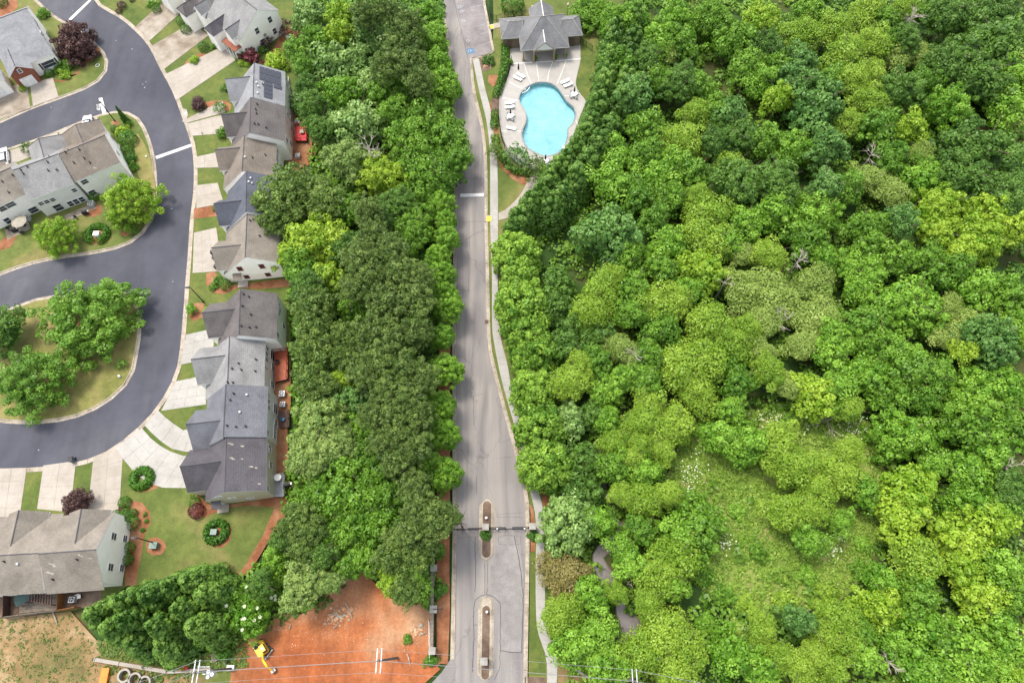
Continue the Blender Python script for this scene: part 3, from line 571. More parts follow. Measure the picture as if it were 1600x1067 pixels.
# ================================================================= BUILDINGS
def window(parent, c, d, wd, h, out=0.07, shutters=None, mull=True, glass='glass'):
    """window on a wall: c = centre on the wall, d = unit direction along the wall; the outside lies right of d"""
    nx, ny = d[1], -d[0]; g = G(); ang = math.atan2(d[1], d[0]); b = 0.09
    def box(g, s, z, w_, h_, o, t): g.box((c[0] + d[0] * s + nx * o, c[1] + d[1] * s + ny * o, c[2] + z), (w_, t, h_), ang)
    for s_ in (-1, 1): box(g, s_ * (wd / 2 + b / 2), 0, b, h + 2 * b, out / 2, out)
    for z_ in (-1, 1): box(g, 0, z_ * (h / 2 + b / 2), wd, b, out / 2, out)
    if mull: box(g, 0, 0, wd, 0.05, out / 2 - 0.005, out - 0.02)
    f = g.mk('window', 'trim_white', parent)
    g = G(); box(g, 0, 0, wd, h, 0.015, 0.03); g.mk('pane', glass, f)
    if shutters:
        for s_ in (-1, 1):
            g = G(); box(g, s_ * (wd / 2 + b + 0.2), 0, 0.36, h + 0.1, 0.03, 0.06); g.mk('shutter', shutters, f)
    return f
def gable(parent, A, B, zr, L, Rr, wall, roof, over=0.3, zb=0.0, th=0.24, hipA=0.0, hipB=0.0, rake=0.25, trim='trim_white', cap=True):
    """saddle roof on walls. A, B ridge ends; L, Rr = (distance, eave height) left and right of A->B; hip = how far the ridge stops short"""
    A = np.array(A[:2], float); B = np.array(B[:2], float); u = (B - A) / np.linalg.norm(B - A); n = np.array([-u[1], u[0]])
    ra, rb = (0 if hipA else rake), (0 if hipB else rake)
    ea, eb = A - u * ra, B + u * rb; pa, pb = A + u * hipA, B - u * hipB
    if not hipA: pa = ea
    if not hipB: pb = eb
    g = G(); T = lambda p, z: (p[0], p[1], z)
    sides = [(n, L[0], L[1]), (-n, Rr[0], Rr[1])]
    for k, (nn, d, z) in enumerate(sides):
        e0, e1 = ea + nn * d, eb + nn * d
        top = [T(pa, zr), T(pb, zr), T(e1, z), T(e0, z)]; bot = [T(pa, zr - th), T(pb, zr - th), T(e1, z - th), T(e0, z - th)]
        fl = k == 1
        q = [(0, 1, 2, 3)] if fl else [(3, 2, 1, 0)]
        g.cur = 0; g.add(top, q)
        g.cur = 1; g.add(top + bot, [(2, 3, 7, 6), (1, 2, 6, 5), (3, 0, 4, 7), (4, 5, 6, 7)])
    g.cur = 0
    if hipA: g.add([T(pa, zr), T(ea + n * L[0], L[1]), T(ea - n * Rr[0], Rr[1])], [(0, 1, 2)]); g.cur = 1; g.add([T(ea + n * L[0], L[1]), T(ea - n * Rr[0], Rr[1]), T(ea + n * L[0], L[1] - th), T(ea - n * Rr[0], Rr[1] - th)], [(0, 2, 3, 1)])
    g.cur = 0
    if hipB: g.add([T(pb, zr), T(eb + n * L[0], L[1]), T(eb - n * Rr[0], Rr[1])], [(0, 2, 1)]); g.cur = 1; g.add([T(eb + n * L[0], L[1]), T(eb - n * Rr[0], Rr[1]), T(eb + n * L[0], L[1] - th), T(eb - n * Rr[0], Rr[1] - th)], [(0, 1, 3, 2)])
    r = g.mk('roof', [roof, trim], parent)
    if cap:
        c_ = G(); c_.cyl(T(pa, zr - 0.02), T(pb, zr - 0.02), 0.09, n=6)
        for p, h_, s_ in ((pa, hipA, ea), (pb, hipB, eb)):
            if h_:
                for nn, d, z in sides: c_.cyl(T(p, zr), T(s_ + nn * d, z), 0.07, n=6)
        c_.mk('ridge_cap', {'roof_club': 'siding_grey'}.get(roof, 'roof_dark'), r)
    # walls
    wA, wB = A + u * (over if hipA else 0.0), B - u * (over if hipB else 0.0)
    g = G(); dL, dR = L[0] - over, Rr[0] - over
    zL = L[1] + (zr - L[1]) * over / L[0] - th; zR = Rr[1] + (zr - Rr[1]) * over / Rr[0] - th
    if hipA or hipB: zL = min(zL, L[1] - th + 0.02); zR = min(zR, Rr[1] - th + 0.02)
    pts = lambda o: [T(o + n * dL, zb), T(o - n * dR, zb), T(o - n * dR, zR), T(o + n * dL, zL)]
    a_, b_ = pts(wA), pts(wB)
    vs = a_ + b_ + [T(wA, zr - th - 0.02), T(wB, zr - th - 0.02)]
    fs = [(0, 4, 7, 3), (1, 2, 6, 5)]
    fs += [(0, 3, 2, 1)] if hipA else [(0, 3, 8, 2, 1)]
    fs += [(4, 5, 6, 7)] if hipB else [(4, 5, 6, 9, 7)]
    g.add(vs, fs); wl = g.mk('wall', wall, parent)
    return dict(A=A, B=B, u=u, n=n, zr=zr, L=L, R=Rr, wA=wA, wB=wB, dL=dL, dR=dR, zL=zL, zR=zR, roof=r, wall=wl)
def roof_z(h, x, y):
    s = np.dot(np.array([x, y]) - h['A'], h['n']); d, z = h['L'] if s > 0 else h['R']
    return h['zr'] + (z - h['zr']) * abs(s) / d
def on_roof(h, u, v):
    z = 6.5
    for _ in range(8): p = P(u, v, z); z = 0.5 * z + 0.5 * roof_z(h, p[0], p[1])
    return P(u, v, z)
def vent(h, u, v, kind=0):
    p = on_roof(h, u, v); g = G()
    if kind == 0: g.cyl((p[0], p[1], p[2] - 0.1), (p[0], p[1], p[2] + 0.55), 0.09, n=6); g.cyl((p[0], p[1], p[2] - 0.05), (p[0], p[1], p[2] + 0.12), 0.2, 0.1, 6); m = 'shutter_dark'
    else: g.cyl((p[0], p[1], p[2] - 0.1), (p[0], p[1], p[2] + 0.25), 0.13, n=8); g.cyl((p[0], p[1], p[2] + 0.25), (p[0], p[1], p[2] + 0.33), 0.2, 0.1, 8); m = 'galvanised' if kind == 2 else 'shutter_dark'
    g.mk('roof_vent', m, h['roof'])
HS = {}
def unit(key, label, a, b, zr, E, W, roof, cross=(), wall='siding_white', group='townhouses in the two rows east of the dark street', loc=None, vents=(), over=0.14, porch=None):
    """one town house of the rows: ridge from pixel a (far end) to b (near end) at height zr; E and W = (distance, eave height)"""
    A, B = P(*b, zr), P(*a, zr)                    # A near, B far -> left of A->B is west
    base_ = ((A[0] + B[0]) / 2, (A[1] + B[1]) / 2, 0)
    t = thing('townhouse', base_, label, 'townhouse', group)
    h = gable(t, A, B, zr, W, E, wall, roof, over=over, rake=0.04)
    for (v_, zc, hw, out, ze) in cross:            # cross gable: v_ = metres from the near end
        c = h['A'] + h['u'] * v_; w_ = h['n']
        back = c + w_ * 0.6; front = c + w_ * (W[0] + out)
        gable(t, front, back, zc, (hw, ze), (hw, ze), wall, roof, over=0.25, rake=0.2 if True else 0)
    for q in vents: vent(h, q[0], q[1], q[2] if len(q) > 2 else 0)
    if porch:
        for (p0, p1, zt, ze, hd) in porch: pass
    HS[key] = (t, h); return t, h
def east_windows(key, rows):
    """windows of the rear wall; rows = (pixel u, pixel v, w, h)"""
    t, h = HS[key]; n = h['n']; A = h['wA'] - n * h['dR']; B = h['wB'] - n * h['dR']; d = h['u']
    for (u, v, w_, hh) in rows:
        c = PW(u, v, A, B); window(t, (c[0], c[1], max(hh / 2 + .2, min(c[2], h['zR'] - hh / 2 - .2))), (d[0], d[1]), w_, hh)
def near_windows(key, rows, shutters=None, mull=True):
    t, h = HS[key]; A = h['wA'] + h['n'] * h['dL']; B = h['wA'] - h['n'] * h['dR']; d = -h['n']
    out = []
    for (u, v, w_, hh) in rows:
        c = PW(u, v, A, B); out.append(window(t, c, (d[0], d[1]), w_, hh, shutters=shutters, mull=mull))
    return out

unit('A1', 'light grey roofed end townhouse carrying the black solar panels', (396.9, 98.5), (395.3, 152), 8.6, (5.2, 5.6), (5.6, 3.2), 'roof_light_grey', [(6.4, 7.6, 3.0, 0.2, 4.6)])
unit('A2', 'dark brownish grey roofed townhouse just below the one with solar panels, beside the red deck', (391.7, 152.3), (389.5, 207.5), 8.7, (5.6, 5.6), (5.4, 3.2), 'roof_dusk', [(6.0, 7.7, 2.9, 0.3, 4.6)], vents=[(402, 163, 1), (400, 172), (401, 178), (398, 194), (404, 195), (416, 200, 1)])
unit('A3', 'brown roofed townhouse between the dark roof and the slate blue roof', (381.5, 211.5), (378, 267.5), 7.7, (5.2, 5.0), (5.2, 3.0), 'roof_brown', [(6.2, 6.9, 2.8, 0.3, 4.2)], vents=[(383, 246, 2), (395, 247), (415, 243)])
unit('A4', 'slate blue roofed townhouse half hidden under an olive green oak', (385, 267.5), (383.8, 330.9), 8.5, (5.4, 5.4), (5.4, 3.2), 'roof_blue_grey', [(3.4, 7.4, 2.9, 0.6, 4.4)], vents=[(392, 279, 2), (394, 287, 2), (389, 285, 2)])
unit('A5', 'taupe roofed end townhouse with dark red shutters on its white gable', (386, 332), (382.8, 401.7), 7.9, (5.0, 5.2), (5.6, 2.8), 'roof_taupe', [(3.3, 6.8, 3.1, 0.6, 4.0)], vents=[(406, 369, 1), (396, 344), (391, 345)])
unit('B1', 'dark brown roofed end townhouse north of the bright rust deck', (375.5, 451.5), (373, 523.6), 8.7, (5.2, 5.8), (5.6, 3.0), 'roof_dusk', [(5.6, 7.4, 3.3, 1.0, 4.2)], vents=[(381, 460), (389, 464), (379, 478, 1), (392, 492), (377, 509, 1), (390, 512), (400, 511, 1)], loc=1)
unit('B2', 'pale grey roofed townhouse directly behind the bright rust deck', (358.3, 526), (355.3, 600), 8.1, (4.9, 5.4), (5.6, 2.8), 'roof_pale', [(5.4, 7.3, 3.3, 0.6, 4.2)], vents=[(373, 568), (363, 576, 1), (377, 578), (400, 562), (399, 580), (356, 598), (364, 598)], wall='siding_grey')
unit('B3', 'steel grey roofed townhouse in front of the two air conditioner units', (352.8, 600.7), (348.5, 681), 8.4, (5.7, 5.6), (5.0, 3.2), 'roof_slate', [(2.9, 7.4, 3.3, 1.1, 4.2)], vents=[(365, 615), (360, 625, 1), (386, 617, 2), (355, 665), (369, 667), (384, 666, 1), (375, 644, 2)], wall='siding_grey')
unit('B4', 'charcoal roofed end townhouse with a patched roof beside the small grey deck', (353.2, 682.9), (350.4, 768.1), 7.8, (5.4, 5.3), (4.6, 3.4), 'roof_dark', [(5.0, 7.0, 3.4, 2.4, 3.8)], vents=[(351, 684)], wall='siding_tan')
# the neighbour of the two rows stands a little behind: white step wall pieces come from the walls themselves
east_windows('A1', [(447, 122, .9, 1.2), (452, 128, .9, 1.5), (448, 134, .8, 1.2), (455, 142, .9, 2.0)])
east_windows('A2', [(449, 178, .8, 1.0), (448, 219, .9, 1.2), (456, 190, .9, 1.5), (457, 206, .9, 1.6), (456, 228, 1.0, 1.6)])
east_windows('A3', [(432.5, 235, .8, 1.2), (432.5, 243, .8, 1.2), (433, 250, .8, 1.2)])
east_windows('B1', [(436, 478, .8, 1.1), (435.8, 490, .8, 1.1), (437, 484, .8, 1.1), (443, 510, .9, 1.4), (434, 524, .8, 1.2)])
east_windows('B2', [(417, 544.5, .8, 1.3), (417, 553, .8, 1.3), (416.5, 562, .8, 1.3), (415, 575, .3, 1.6), (427, 558, 1.7, 2.0), (427, 575, 1.2, 1.4), (426, 602, 1.3, 1.6)])
east_windows('B3', [(419.5, 618, .7, 1.2), (419.5, 627, .7, 1.2), (419.5, 637, .7, 1.2), (431, 640, 1.5, 2.0), (431, 663, 1.5, 1.3), (429, 671, 1.4, 1.3), (418.5, 676, .7, 1.0), (429, 680, 1.3, 1.3)])
east_windows('B4', [(412, 698, .7, 1.0), (421, 701, 1.1, 1.3), (423, 727, 1.0, 1.4), (411, 759, .7, 1.0)])
near_windows('A5', [(374.7, 419.8, .95, 1.5), (409, 416, .95, 1.5), (385.4, 432.4, .95, 1.3), (418.8, 428.8, .95, 1.3)], mull=False)
for o in list(HS['A5'][0].children):
    if o.name.startswith('window'):
        for c in o.children:
            if c.name.startswith('pane'): c.data.materials[0] = MATS['shutter_red']; c.name = 'shutter'; c['label'] = 'closed dark red shutter'
near_windows('B4', [(342, 776, 1.0, .5), (363, 778, 1.0, .5), (392, 778, 1.0, .6)], mull=False)
# side entrance hoods of the end houses
def hood(key, u, v, mat, w_=1.5):
    t, h = HS[key]; A = h['wA'] + h['n'] * h['dL']; B = h['wA'] - h['n'] * h['dR']; c = PW(u, v, A, B); d = -h['n']; o = np.array([d[1], -d[0]])
    c = np.array(c[:2]); q = lambda s, f, z: (c[0] + d[0] * s + o[0] * f, c[1] + d[1] * s + o[1] * f, z)
    g = G(); g.hexa([q(-w_ / 2, 0.0, 2.75), q(-w_ / 2, 1.2, 2.3), q(w_ / 2, 1.2, 2.3), q(w_ / 2, 0, 2.75)], [q(-w_ / 2, 0.0, 2.9), q(-w_ / 2, 1.2, 2.42), q(w_ / 2, 1.2, 2.42), q(w_ / 2, 0, 2.9)]); g.mk('door_hood', mat, t)
    g = G(); g.box(q(0, 0.05, 1.1), (0.95, 0.1, 2.1), math.atan2(d[1], d[0])); g.mk('door', 'trim_white', t)
    g = G(); g.box(q(0.2, 0.75, 0.15), (1.8, 1.3, 0.3), math.atan2(d[1], d[0])); g.mk('doorstep', 'concrete', t)
hood('A5', 372, 430, 'roof_brown'); hood('B4', 338, 783, 'roof_dark')
# solar panels on A1, each its own part, lying 12 cm above the slope that faces the wood
t, h = HS['A1']
def slope_pt(s, d, lift):                               # s metres from near end along ridge, d metres down the right slope
    n = -h['n']; run, drop = h['R'][0], h['zr'] - h['R'][1]; L = math.hypot(run, drop); cu, cv = run / L, drop / L
    x = h['A'] + h['u'] * s + n * (d * cu + lift * cv); return (x[0], x[1], h['zr'] - d * cv + lift * cu)
def panel(s0, s1, d0, d1):
    g = G(); e = 0.03; r = [(s0 + e, d0 + e), (s1 - e, d0 + e), (s1 - e, d1 - e), (s0 + e, d1 - e)]
    g.hexa([slope_pt(a, b, 0.08) for a, b in r], [slope_pt(a, b, 0.13) for a, b in r]); f = g.mk('solar_panel', 'solar_frame', t)
    g = G(); e = 0.07; r = [(s0 + e, d0 + e), (s1 - e, d0 + e), (s1 - e, d1 - e), (s0 + e, d1 - e)]
    g.hexa([slope_pt(a, b, 0.12) for a, b in r], [slope_pt(a, b, 0.14) for a, b in r]); g.mk('cell_sheet', 'solar', f)
for i in range(2):
    for j in range(4): panel(6.6 - i * 1.7 - 0.03 * i + 0.0, 8.3 - i * 1.7 - 0.03 * i, 1.0 + j * 1.05, 2.0 + j * 1.05)
for i in range(4): panel(3.75 - i * 1.03, 4.75 - i * 1.03, 1.9, 3.55)
panel(3.7, 4.7, 3.75, 5.3)
for u, v in ((401, 130), (404, 136), (403, 146)): vent(h, u, v, 2)
vent(h, 411, 133)
# white patches where shingles are missing
def roof_patch(key, pts, r=0.28):
    t, h = HS[key]
    for u, v in pts:
        g = G(); p = on_roof(h, u, v); s = np.dot(np.array(p[:2]) - h['A'], h['n']); sl = (h['R'] if s < 0 else h['L']); sg = -1 if s < 0 else 1
        q = []
        for k in range(6):
            a_ = k / 6 * 6.283; rr = r * RNG.uniform(.4, 1.3); x = p[0] + rr * math.cos(a_) * 1.3; y = p[1] + rr * math.sin(a_) * .6; q.append((x, y, roof_z(h, x, y) + 0.015))
        c_ = (p[0], p[1], p[2] + 0.02); g.add(q + [c_], [(k, (k + 1) % 6, 6) for k in range(6)]); g.mk('roof_patch', 'beige_fabric', h['roof'])
roof_patch('B4', [(358, 693), (363, 694), (379, 697), (361, 715), (365, 717), (378, 717), (392, 729), (400, 731), (404, 756)], 0.22)

# ---- the building at the bottom left (two homes)
def duplex(key, label, a, b, zr, S, Nn, roof, wall, group, cross=(), vents=(), over=0.3):
    """ridge from pixel a (left) to b (right): left side of a->b is up (north)"""
    A, B = P(*a, zr), P(*b, zr); t = thing('townhouse', ((A[0] + B[0]) / 2, (A[1] + B[1]) / 2, 0), label, 'townhouse', group)
    h = gable(t, A, B, zr, Nn, S, wall, roof, over=over, rake=0.06)
    for (s, zc, hw, out, ze, hip) in cross:
        c = h['A'] + h['u'] * s; n = h['n']; gable(t, c + n * (Nn[0] + out), c + n * 0.6, zc, (hw, ze), (hw, ze), wall, roof, over=0.25, rake=0.15, hipA=hip)
    for q in vents: vent(h, *q)
    HS[key] = (t, h); return t, h
gC = 'townhouses of the block at the lower left'
duplex('C1', 'grey brown roofed townhouse at the lower left edge above the striped pergola', (-62, 871), (60, 864), 8.2, (5.2, 5.2), (6.2, 4.6), 'roof_taupe', 'siding_white', gC, [(6.2, 7.4, 3.0, 0.15, 5.0, 0)], [(7, 877), (28, 881, 2)])
duplex('C2', 'grey brown roofed end townhouse with four dark windows in its white side wall', (60, 865), (149, 858.5), 8.6, (5.2, 5.0), (5.9, 5.2), 'roof_taupe', 'siding_white', gC, [(4.5, 7.9, 3.1, 0.1, 5.5, 0)], [(121, 874), (83, 905)], over=0.9)
roof_patch('C2', [(124, 867), (128, 869), (141, 872), (79, 881), (83, 882), (86, 884), (74, 894), (78, 895), (82, 896)], 0.25)
t, h = HS['C2']; A_, B_ = h['wB'] - h['n'] * h['dR'], h['wB'] + h['n'] * h['dL']
for u, v in ((177.5, 838), (195, 841.5), (172.5, 886), (190, 887.5)):
    c = PW(u, v, A_, B_); window(t, c, tuple(h['n']), 0.95, 1.3 if u < 180 else 1.1, mull=True)
# ---- row in the middle left
gD = 'townhouses of the middle left block'
duplex('D1', 'taupe roofed end townhouse whose white side wall faces the stop line', (92, 240.7), (163, 211.5), 8.6, (4.7, 5.8), (4.9, 5.0), 'roof_brown', 'siding_white', gD, [(4.3, 7.5, 3.8, 4.2, 4.4, 2.6)], [(103, 239), (108, 236), (124, 234), (116, 255), (132, 248), (141, 255)])
duplex('D2', 'light grey roofed townhouse in the middle of the left block', (20, 266), (90, 240.7), 8.6, (5.0, 5.6), (4.9, 5.0), 'roof_pale', 'siding_grey', gD, [(5.2, 7.5, 3.4, 4.0, 4.4, 2.4)], [(33, 266), (37, 272), (43, 261), (78, 246), (75, 254), (76, 267), (89, 266, 1)])
duplex('D3', 'brown roofed townhouse at the left edge behind the beige patio umbrella', (-60, 295), (16, 262), 8.0, (4.6, 5.4), (4.9, 4.6), 'roof_taupe', 'siding_white', gD, [(3.8, 7.2, 3.2, 1.5, 4.4, 2.0)], [(4, 284), (14, 301), (20, 274, 1)])
roof_patch('D1', [(148, 263)], 0.25)
t, h = HS['D1']; A_, B_ = h['wB'] - h['n'] * h['dR'], h['wB'] + h['n'] * h['dL']
for u, v in ((174.5, 216), (189, 232), (184, 240), (198, 254)): window(t, PW(u, v, A_, B_), tuple(h['n']), 0.9, 1.5)
def south_windows(key, rows, **kw):
    t, h = HS[key]; A = h['wA'] - h['n'] * h['dR']; B = h['wB'] - h['n'] * h['dR']
    for (u, v, w_, hh) in rows: c = PW(u, v, A, B); window(t, (c[0], c[1], max(hh / 2 + .2, min(c[2], h['zR'] - hh / 2 - .15))), tuple(h['u']), w_ * .8, hh * .85, **kw)
south_windows('D1', [(132, 284, 1.4, 1.2), (144, 301, 1.5, 1.4)]); south_windows('D2', [(116, 297, 1.0, 1.1), (64, 318, 1.0, 1.0), (73, 315, 1.0, 1.0), (82, 312, 1.0, 1.0), (95, 328, 1.8, 2.0), (113, 321, 1.1, 1.6), (122, 318, 1.1, 1.6), (130, 314, 1.1, 1.6)])
south_windows('D3', [(4, 326, 1.6, 1.3), (16, 320, 2.0, 1.3), (12, 345, 1.2, 1.8), (52, 328, 1.8, 1.6)])
# ---- house at the top left corner
t = thing('house', P(30, 110), 'pale grey roofed white corner house with a brick garage gable at the top left', 'house')
A, B = P(-30, 40, 8.4), P(41, 13, 8.4)
h = gable(t, A, B, 8.4, (4.0, 6.0), (9.2, 4.0), 'siding_white', 'roof_light_grey', rake=0.08); HS['E1'] = (t, h)
u_, n_ = h['u'], h['n']
east = h['wB']
for uu, vv in ((56, 36), (66, 54), (74, 54), (84, 80)): window(t, PW(uu, vv, h['wB'] - n_ * h['dR'], h['wB'] + n_ * h['dL']), tuple(n_), 1.0, 1.6, shutters='shutter_dark')
sc = PW(76, 100, h['wA'] - n_ * h['dR'], h['wB'] - n_ * h['dR']); window(t, sc, tuple(u_), 2.6, 1.5, shutters='shutter_dark')
f0 = np.array(PW(40, 118, h['wA'] - n_ * h['dR'], h['wB'] - n_ * h['dR'])[:2])
g2 = gable(t, f0 - n_ * 1.6, f0 + n_ * 3.2, 5.7, (2.4, 3.9), (2.4, 3.9), 'brick', 'roof_light_grey', rake=0.3)
garage = f0 - n_ * 1.62
gm = G(); gm.box((garage[0], garage[1], 1.25), (2.6, 0.1, 2.3), math.atan2(u_[1], u_[0])); gm.mk('garage_door', 'trim_white', t)
window(t, (garage[0] - n_[0] * 0.02, garage[1] - n_[1] * 0.02, 4.1), tuple(u_), 0.6, 0.9)
f1 = f0 - u_ * 6.2
g3 = gable(t, f1 - n_ * 1.6, f1 + n_ * 3.2, 5.6, (2.8, 3.7), (2.8, 3.7), 'siding_white', 'roof_light_grey', rake=0.3)
gm = G(); gm.box((f1[0] - n_[0] * 1.62, f1[1] - n_[1] * 1.62, 1.25), (2.6, 0.1, 2.3), math.atan2(u_[1], u_[0])); gm.mk('garage_door', 'trim_white', t)
# ---- row at the top, facing the street diagonally
gF = 'townhouses of the row at the top edge'
def diag(key, label, a, b, zr, Lh, Rh, roof, wall, vents=()):
    A, B = P(*a, zr), P(*b, zr); t = thing('townhouse', ((A[0] + B[0]) / 2, (A[1] + B[1]) / 2, 0), label, 'townhouse', gF)
    h = gable(t, A, B, zr, Lh, Rh, wall, roof, rake=0.06); HS[key] = (t, h); return t, h
# ridge runs down right to the white gable wall; right of a->b is the street side
t, h = diag('F1', 'grey roofed end townhouse at the top with three dark windows in its white gable', (349, -25), (400.8, 15.2), 8.6, (4.6, 5.6), (6.4, 4.6), 'roof_pale', 'siding_white')
A_, B_ = h['wB'] - h['n'] * h['dR'], h['wB'] + h['n'] * h['dL']
for uu, vv in ((421.5, 31), (401.5, 48.5), (410, 66), (429, 49)): window(t, PW(uu, vv, A_, B_), tuple(h['n']), 0.85, 1.35)
def front(t, h, s, wd, out, zr, ze, wall, roof, garage=False, hip=0.0, back=3.0):
    c = h['A'] + h['u'] * s; n = -h['n']; f = c + n * (h['R'][0] + out); g_ = gable(t, f, f - n * (out + back), zr, (wd, ze), (wd, ze), wall, roof, over=0.2, rake=0.2 if not hip else 0, hipA=hip)
    d = h['u']
    if garage:
        gm = G(); q = f + n * 0.02; gm.box((q[0], q[1], 1.25), (2.5, 0.12, 2.3), math.atan2(d[1], d[0])); gm.mk('garage_door', 'trim_white', t)
    return g_
L_ = np.linalg.norm(h['B'] - h['A'])
front(t, h, L_ - 7.0, 1.7, 2.6, 6.0, 4.4, 'siding_white', 'roof_dark', hip=1.2)
front(t, h, L_ - 2.6, 1.5, 0.5, 6.6, 5.0, 'siding_white', 'roof_pale')
pq = h['B'] - h['u'] * 2.6 - h['n'] * (h['R'][0] + 0.7); gm = G(); gm.box((pq[0], pq[1], 2.9), (4.4, 1.9, 0.16), math.atan2(h['u'][1], h['u'][0])); gm.mk('porch_roof', 'brick', t)
for k in (-2, -0.7, 0.7, 2): 
    q = pq + h['u'] * k - h['n'] * 0.8; G().cyl((q[0], q[1], 0), (q[0], q[1], 2.85), 0.12).mk('porch_post', 'trim_white', t)
q = pq - h['n'] * 0.9; gm = G()
for k in np.linspace(-2, 2, 15): gm.cyl((q[0] + h['u'][0] * k, q[1] + h['u'][1] * k, 0.3), (q[0] + h['u'][0] * k, q[1] + h['u'][1] * k, 1.1), 0.03, n=4)
gm.mk('railing', 'trim_white', t)
t2, h2 = diag('F2', 'dark brown roofed townhouse at the top edge next to the grey gable', (310, -62), (352, -27.5), 8.9, (4.6, 5.6), (7.2, 4.2), 'roof_dusk', 'siding_white')
L_ = np.linalg.norm(h2['B'] - h2['A'])
front(t2, h2, L_ - 1.6, 1.4, 0.4, 6.8, 5.2, 'siding_white', 'roof_pale'); front(t2, h2, L_ - 5.2, 1.9, 2.8, 5.8, 4.2, 'siding_white', 'roof_dusk', hip=1.2)
t3, h3 = diag('F3', 'pale roofed townhouse cut off by the top edge near the purple leaved shrubs', (262, -100), (308, -66), 8.6, (4.6, 5.6), (7.0, 4.2), 'roof_pale', 'siding_white')
L_ = np.linalg.norm(h3['B'] - h3['A'])
front(t3, h3, L_ - 2.6, 2.2, 3.0, 5.4, 4.0, 'siding_white', 'siding_grey'); front(t3, h3, L_ - 7.2, 2.0, 2.4, 5.6, 4.0, 'siding_white', 'roof_pale', hip=1.2)

# ---- pool house
t = thing('pool_house', P(850, 70), 'grey hip roofed pool house with an open porch facing the pool', 'pool house'); tagp = t
def hip_roof(parent, c, ez, rz, inset0, inset1, mat, th=0.2):
    """c = four eave corners (xy): near-left, near-right, far-right, far-left; the ridge runs left-right"""
    c = [np.array(p[:2]) for p in c]; m0 = (c[0] + c[3]) / 2; m1 = (c[1] + c[2]) / 2; u = (m1 - m0) / np.linalg.norm(m1 - m0)
    r0, r1 = m0 + u * inset0, m1 - u * inset1; T = lambda p, z: (p[0], p[1], z)
    g = G(); vs = [T(p, ez) for p in c] + [T(r0, rz), T(r1, rz)] + [T(p, ez - th) for p in c]
    g.add(vs, [(0, 1, 5, 4), (1, 2, 5), (2, 3, 4, 5), (3, 0, 4)]); g.cur = 1
    g.add(vs, [(0, 6, 7, 1), (1, 7, 8, 2), (2, 8, 9, 3), (3, 9, 6, 0), (6, 9, 8, 7)])
    r = g.mk('roof', [mat, 'siding_grey'], parent); cp = G()
    for a, b in ((r0, r1),): cp.cyl(T(a, rz), T(b, rz), 0.1, n=6)
    for a, b in ((r0, c[0]), (r0, c[3]), (r1, c[1]), (r1, c[2])): cp.cyl(T(a, rz), T(b, ez), 0.09, n=6)
    cp.mk('ridge_cap', 'stone_cap', r); return r
def quad_at(pts, z): return [P(u, v, z) for u, v in pts]
EZ = 3.4
nl, nr = P(813.5, 79, EZ), P(890, 73.5, EZ)
dx = np.array(nr[:2]) - np.array(nl[:2]); ux = dx / np.linalg.norm(dx); uy = np.array([-ux[1], ux[0]]); D = 9.6
nl_, nr_ = np.array(nl[:2]), np.array(nr[:2]); fl_, fr_ = nl_ + uy * D, nr_ + uy * D; W_ = np.linalg.norm(dx)
hip_roof(t, [nl_, nr_, fr_, fl_], EZ, 7.4, W_ / 2 - 0.5, W_ / 2 - 0.5, 'roof_club')
cen = (nl_ + nr_) / 2
def pt(a, b): return cen + ux * a + uy * b
# rear gable, wings
gable(t, pt(0.4, D + 2.0), pt(0.4, D - 3.0), 5.4, (2.6, 3.5), (2.6, 3.5), 'siding_tan', 'roof_club', zb=0.1)
hip_roof(t, [pt(-W_ / 2 - 3.7, 3.9), pt(-W_ / 2 + 0.6, 3.9), pt(-W_ / 2 + 2.4, 9.8), pt(-W_ / 2 - 3.7, 9.8)], 3.2, 4.9, 1.9, 0.4, 'roof_club')
hip_roof(t, [pt(W_ / 2 - 0.9, 3.3), pt(W_ / 2 + 3.3, 3.3), pt(W_ / 2 + 3.3, 9.2), pt(W_ / 2 - 3, 9.2)], 3.2, 4.9, 0.5, 1.9, 'roof_club')
G().prism([pt(-W_ / 2 - 3.3, 4.3), pt(-W_ / 2 + 1, 4.3), pt(-W_ / 2 + 1, 9.4), pt(-W_ / 2 - 3.3, 9.4)], 0.05, 3.05).mk('wall', 'stone_wall', t)
G().prism([pt(W_ / 2 - 1, 3.7), pt(W_ / 2 + 2.9, 3.7), pt(W_ / 2 + 2.9, 8.8), pt(W_ / 2 - 1, 8.8)], 0.05, 3.05).mk('wall', 'stone_wall', t)
G().prism([pt(-W_ / 2 + .6, 4.6), pt(W_ / 2 - .6, 4.6), pt(W_ / 2 - .6, D - .5), pt(-W_ / 2 + .6, D - .5)], 0.05, 3.2).mk('wall', 'siding_tan', t)
# front gable of the porch: truss in front of an open roof
g_ = gable(t, pt(-0.2, -0.35), pt(-0.2, 3.9), 5.7, (2.35, 3.5), (2.35, 3.5), 'siding_grey', 'roof_club', zb=3.25, rake=0.35, trim='column_tan')
gm = G(); a_, b_ = pt(-2.4, -0.42), pt(2.0, -0.42); gm.hexa([(a_[0], a_[1], 3.15), (b_[0], b_[1], 3.15), tuple(b_ + uy * .2) + (3.15,), tuple(a_ + uy * .2) + (3.15,)], [(a_[0], a_[1], 3.4), (b_[0], b_[1], 3.4), tuple(b_ + uy * .2) + (3.4,), tuple(a_ + uy * .2) + (3.4,)]); gm.mk('beam', 'column_tan', t)
for a in (-W_ / 2 + 0.7, -2.35, 1.95, W_ / 2 - 0.7):
    q = pt(a, -0.1 if abs(a) < 3 else 0.5); gm = G(); gm.box((q[0], q[1], 1.65), (0.3, 0.3, 3.1)); gm.box((q[0], q[1], 0.5), (0.5, 0.5, 0.9)); gm.mk('column', 'column_tan', t)
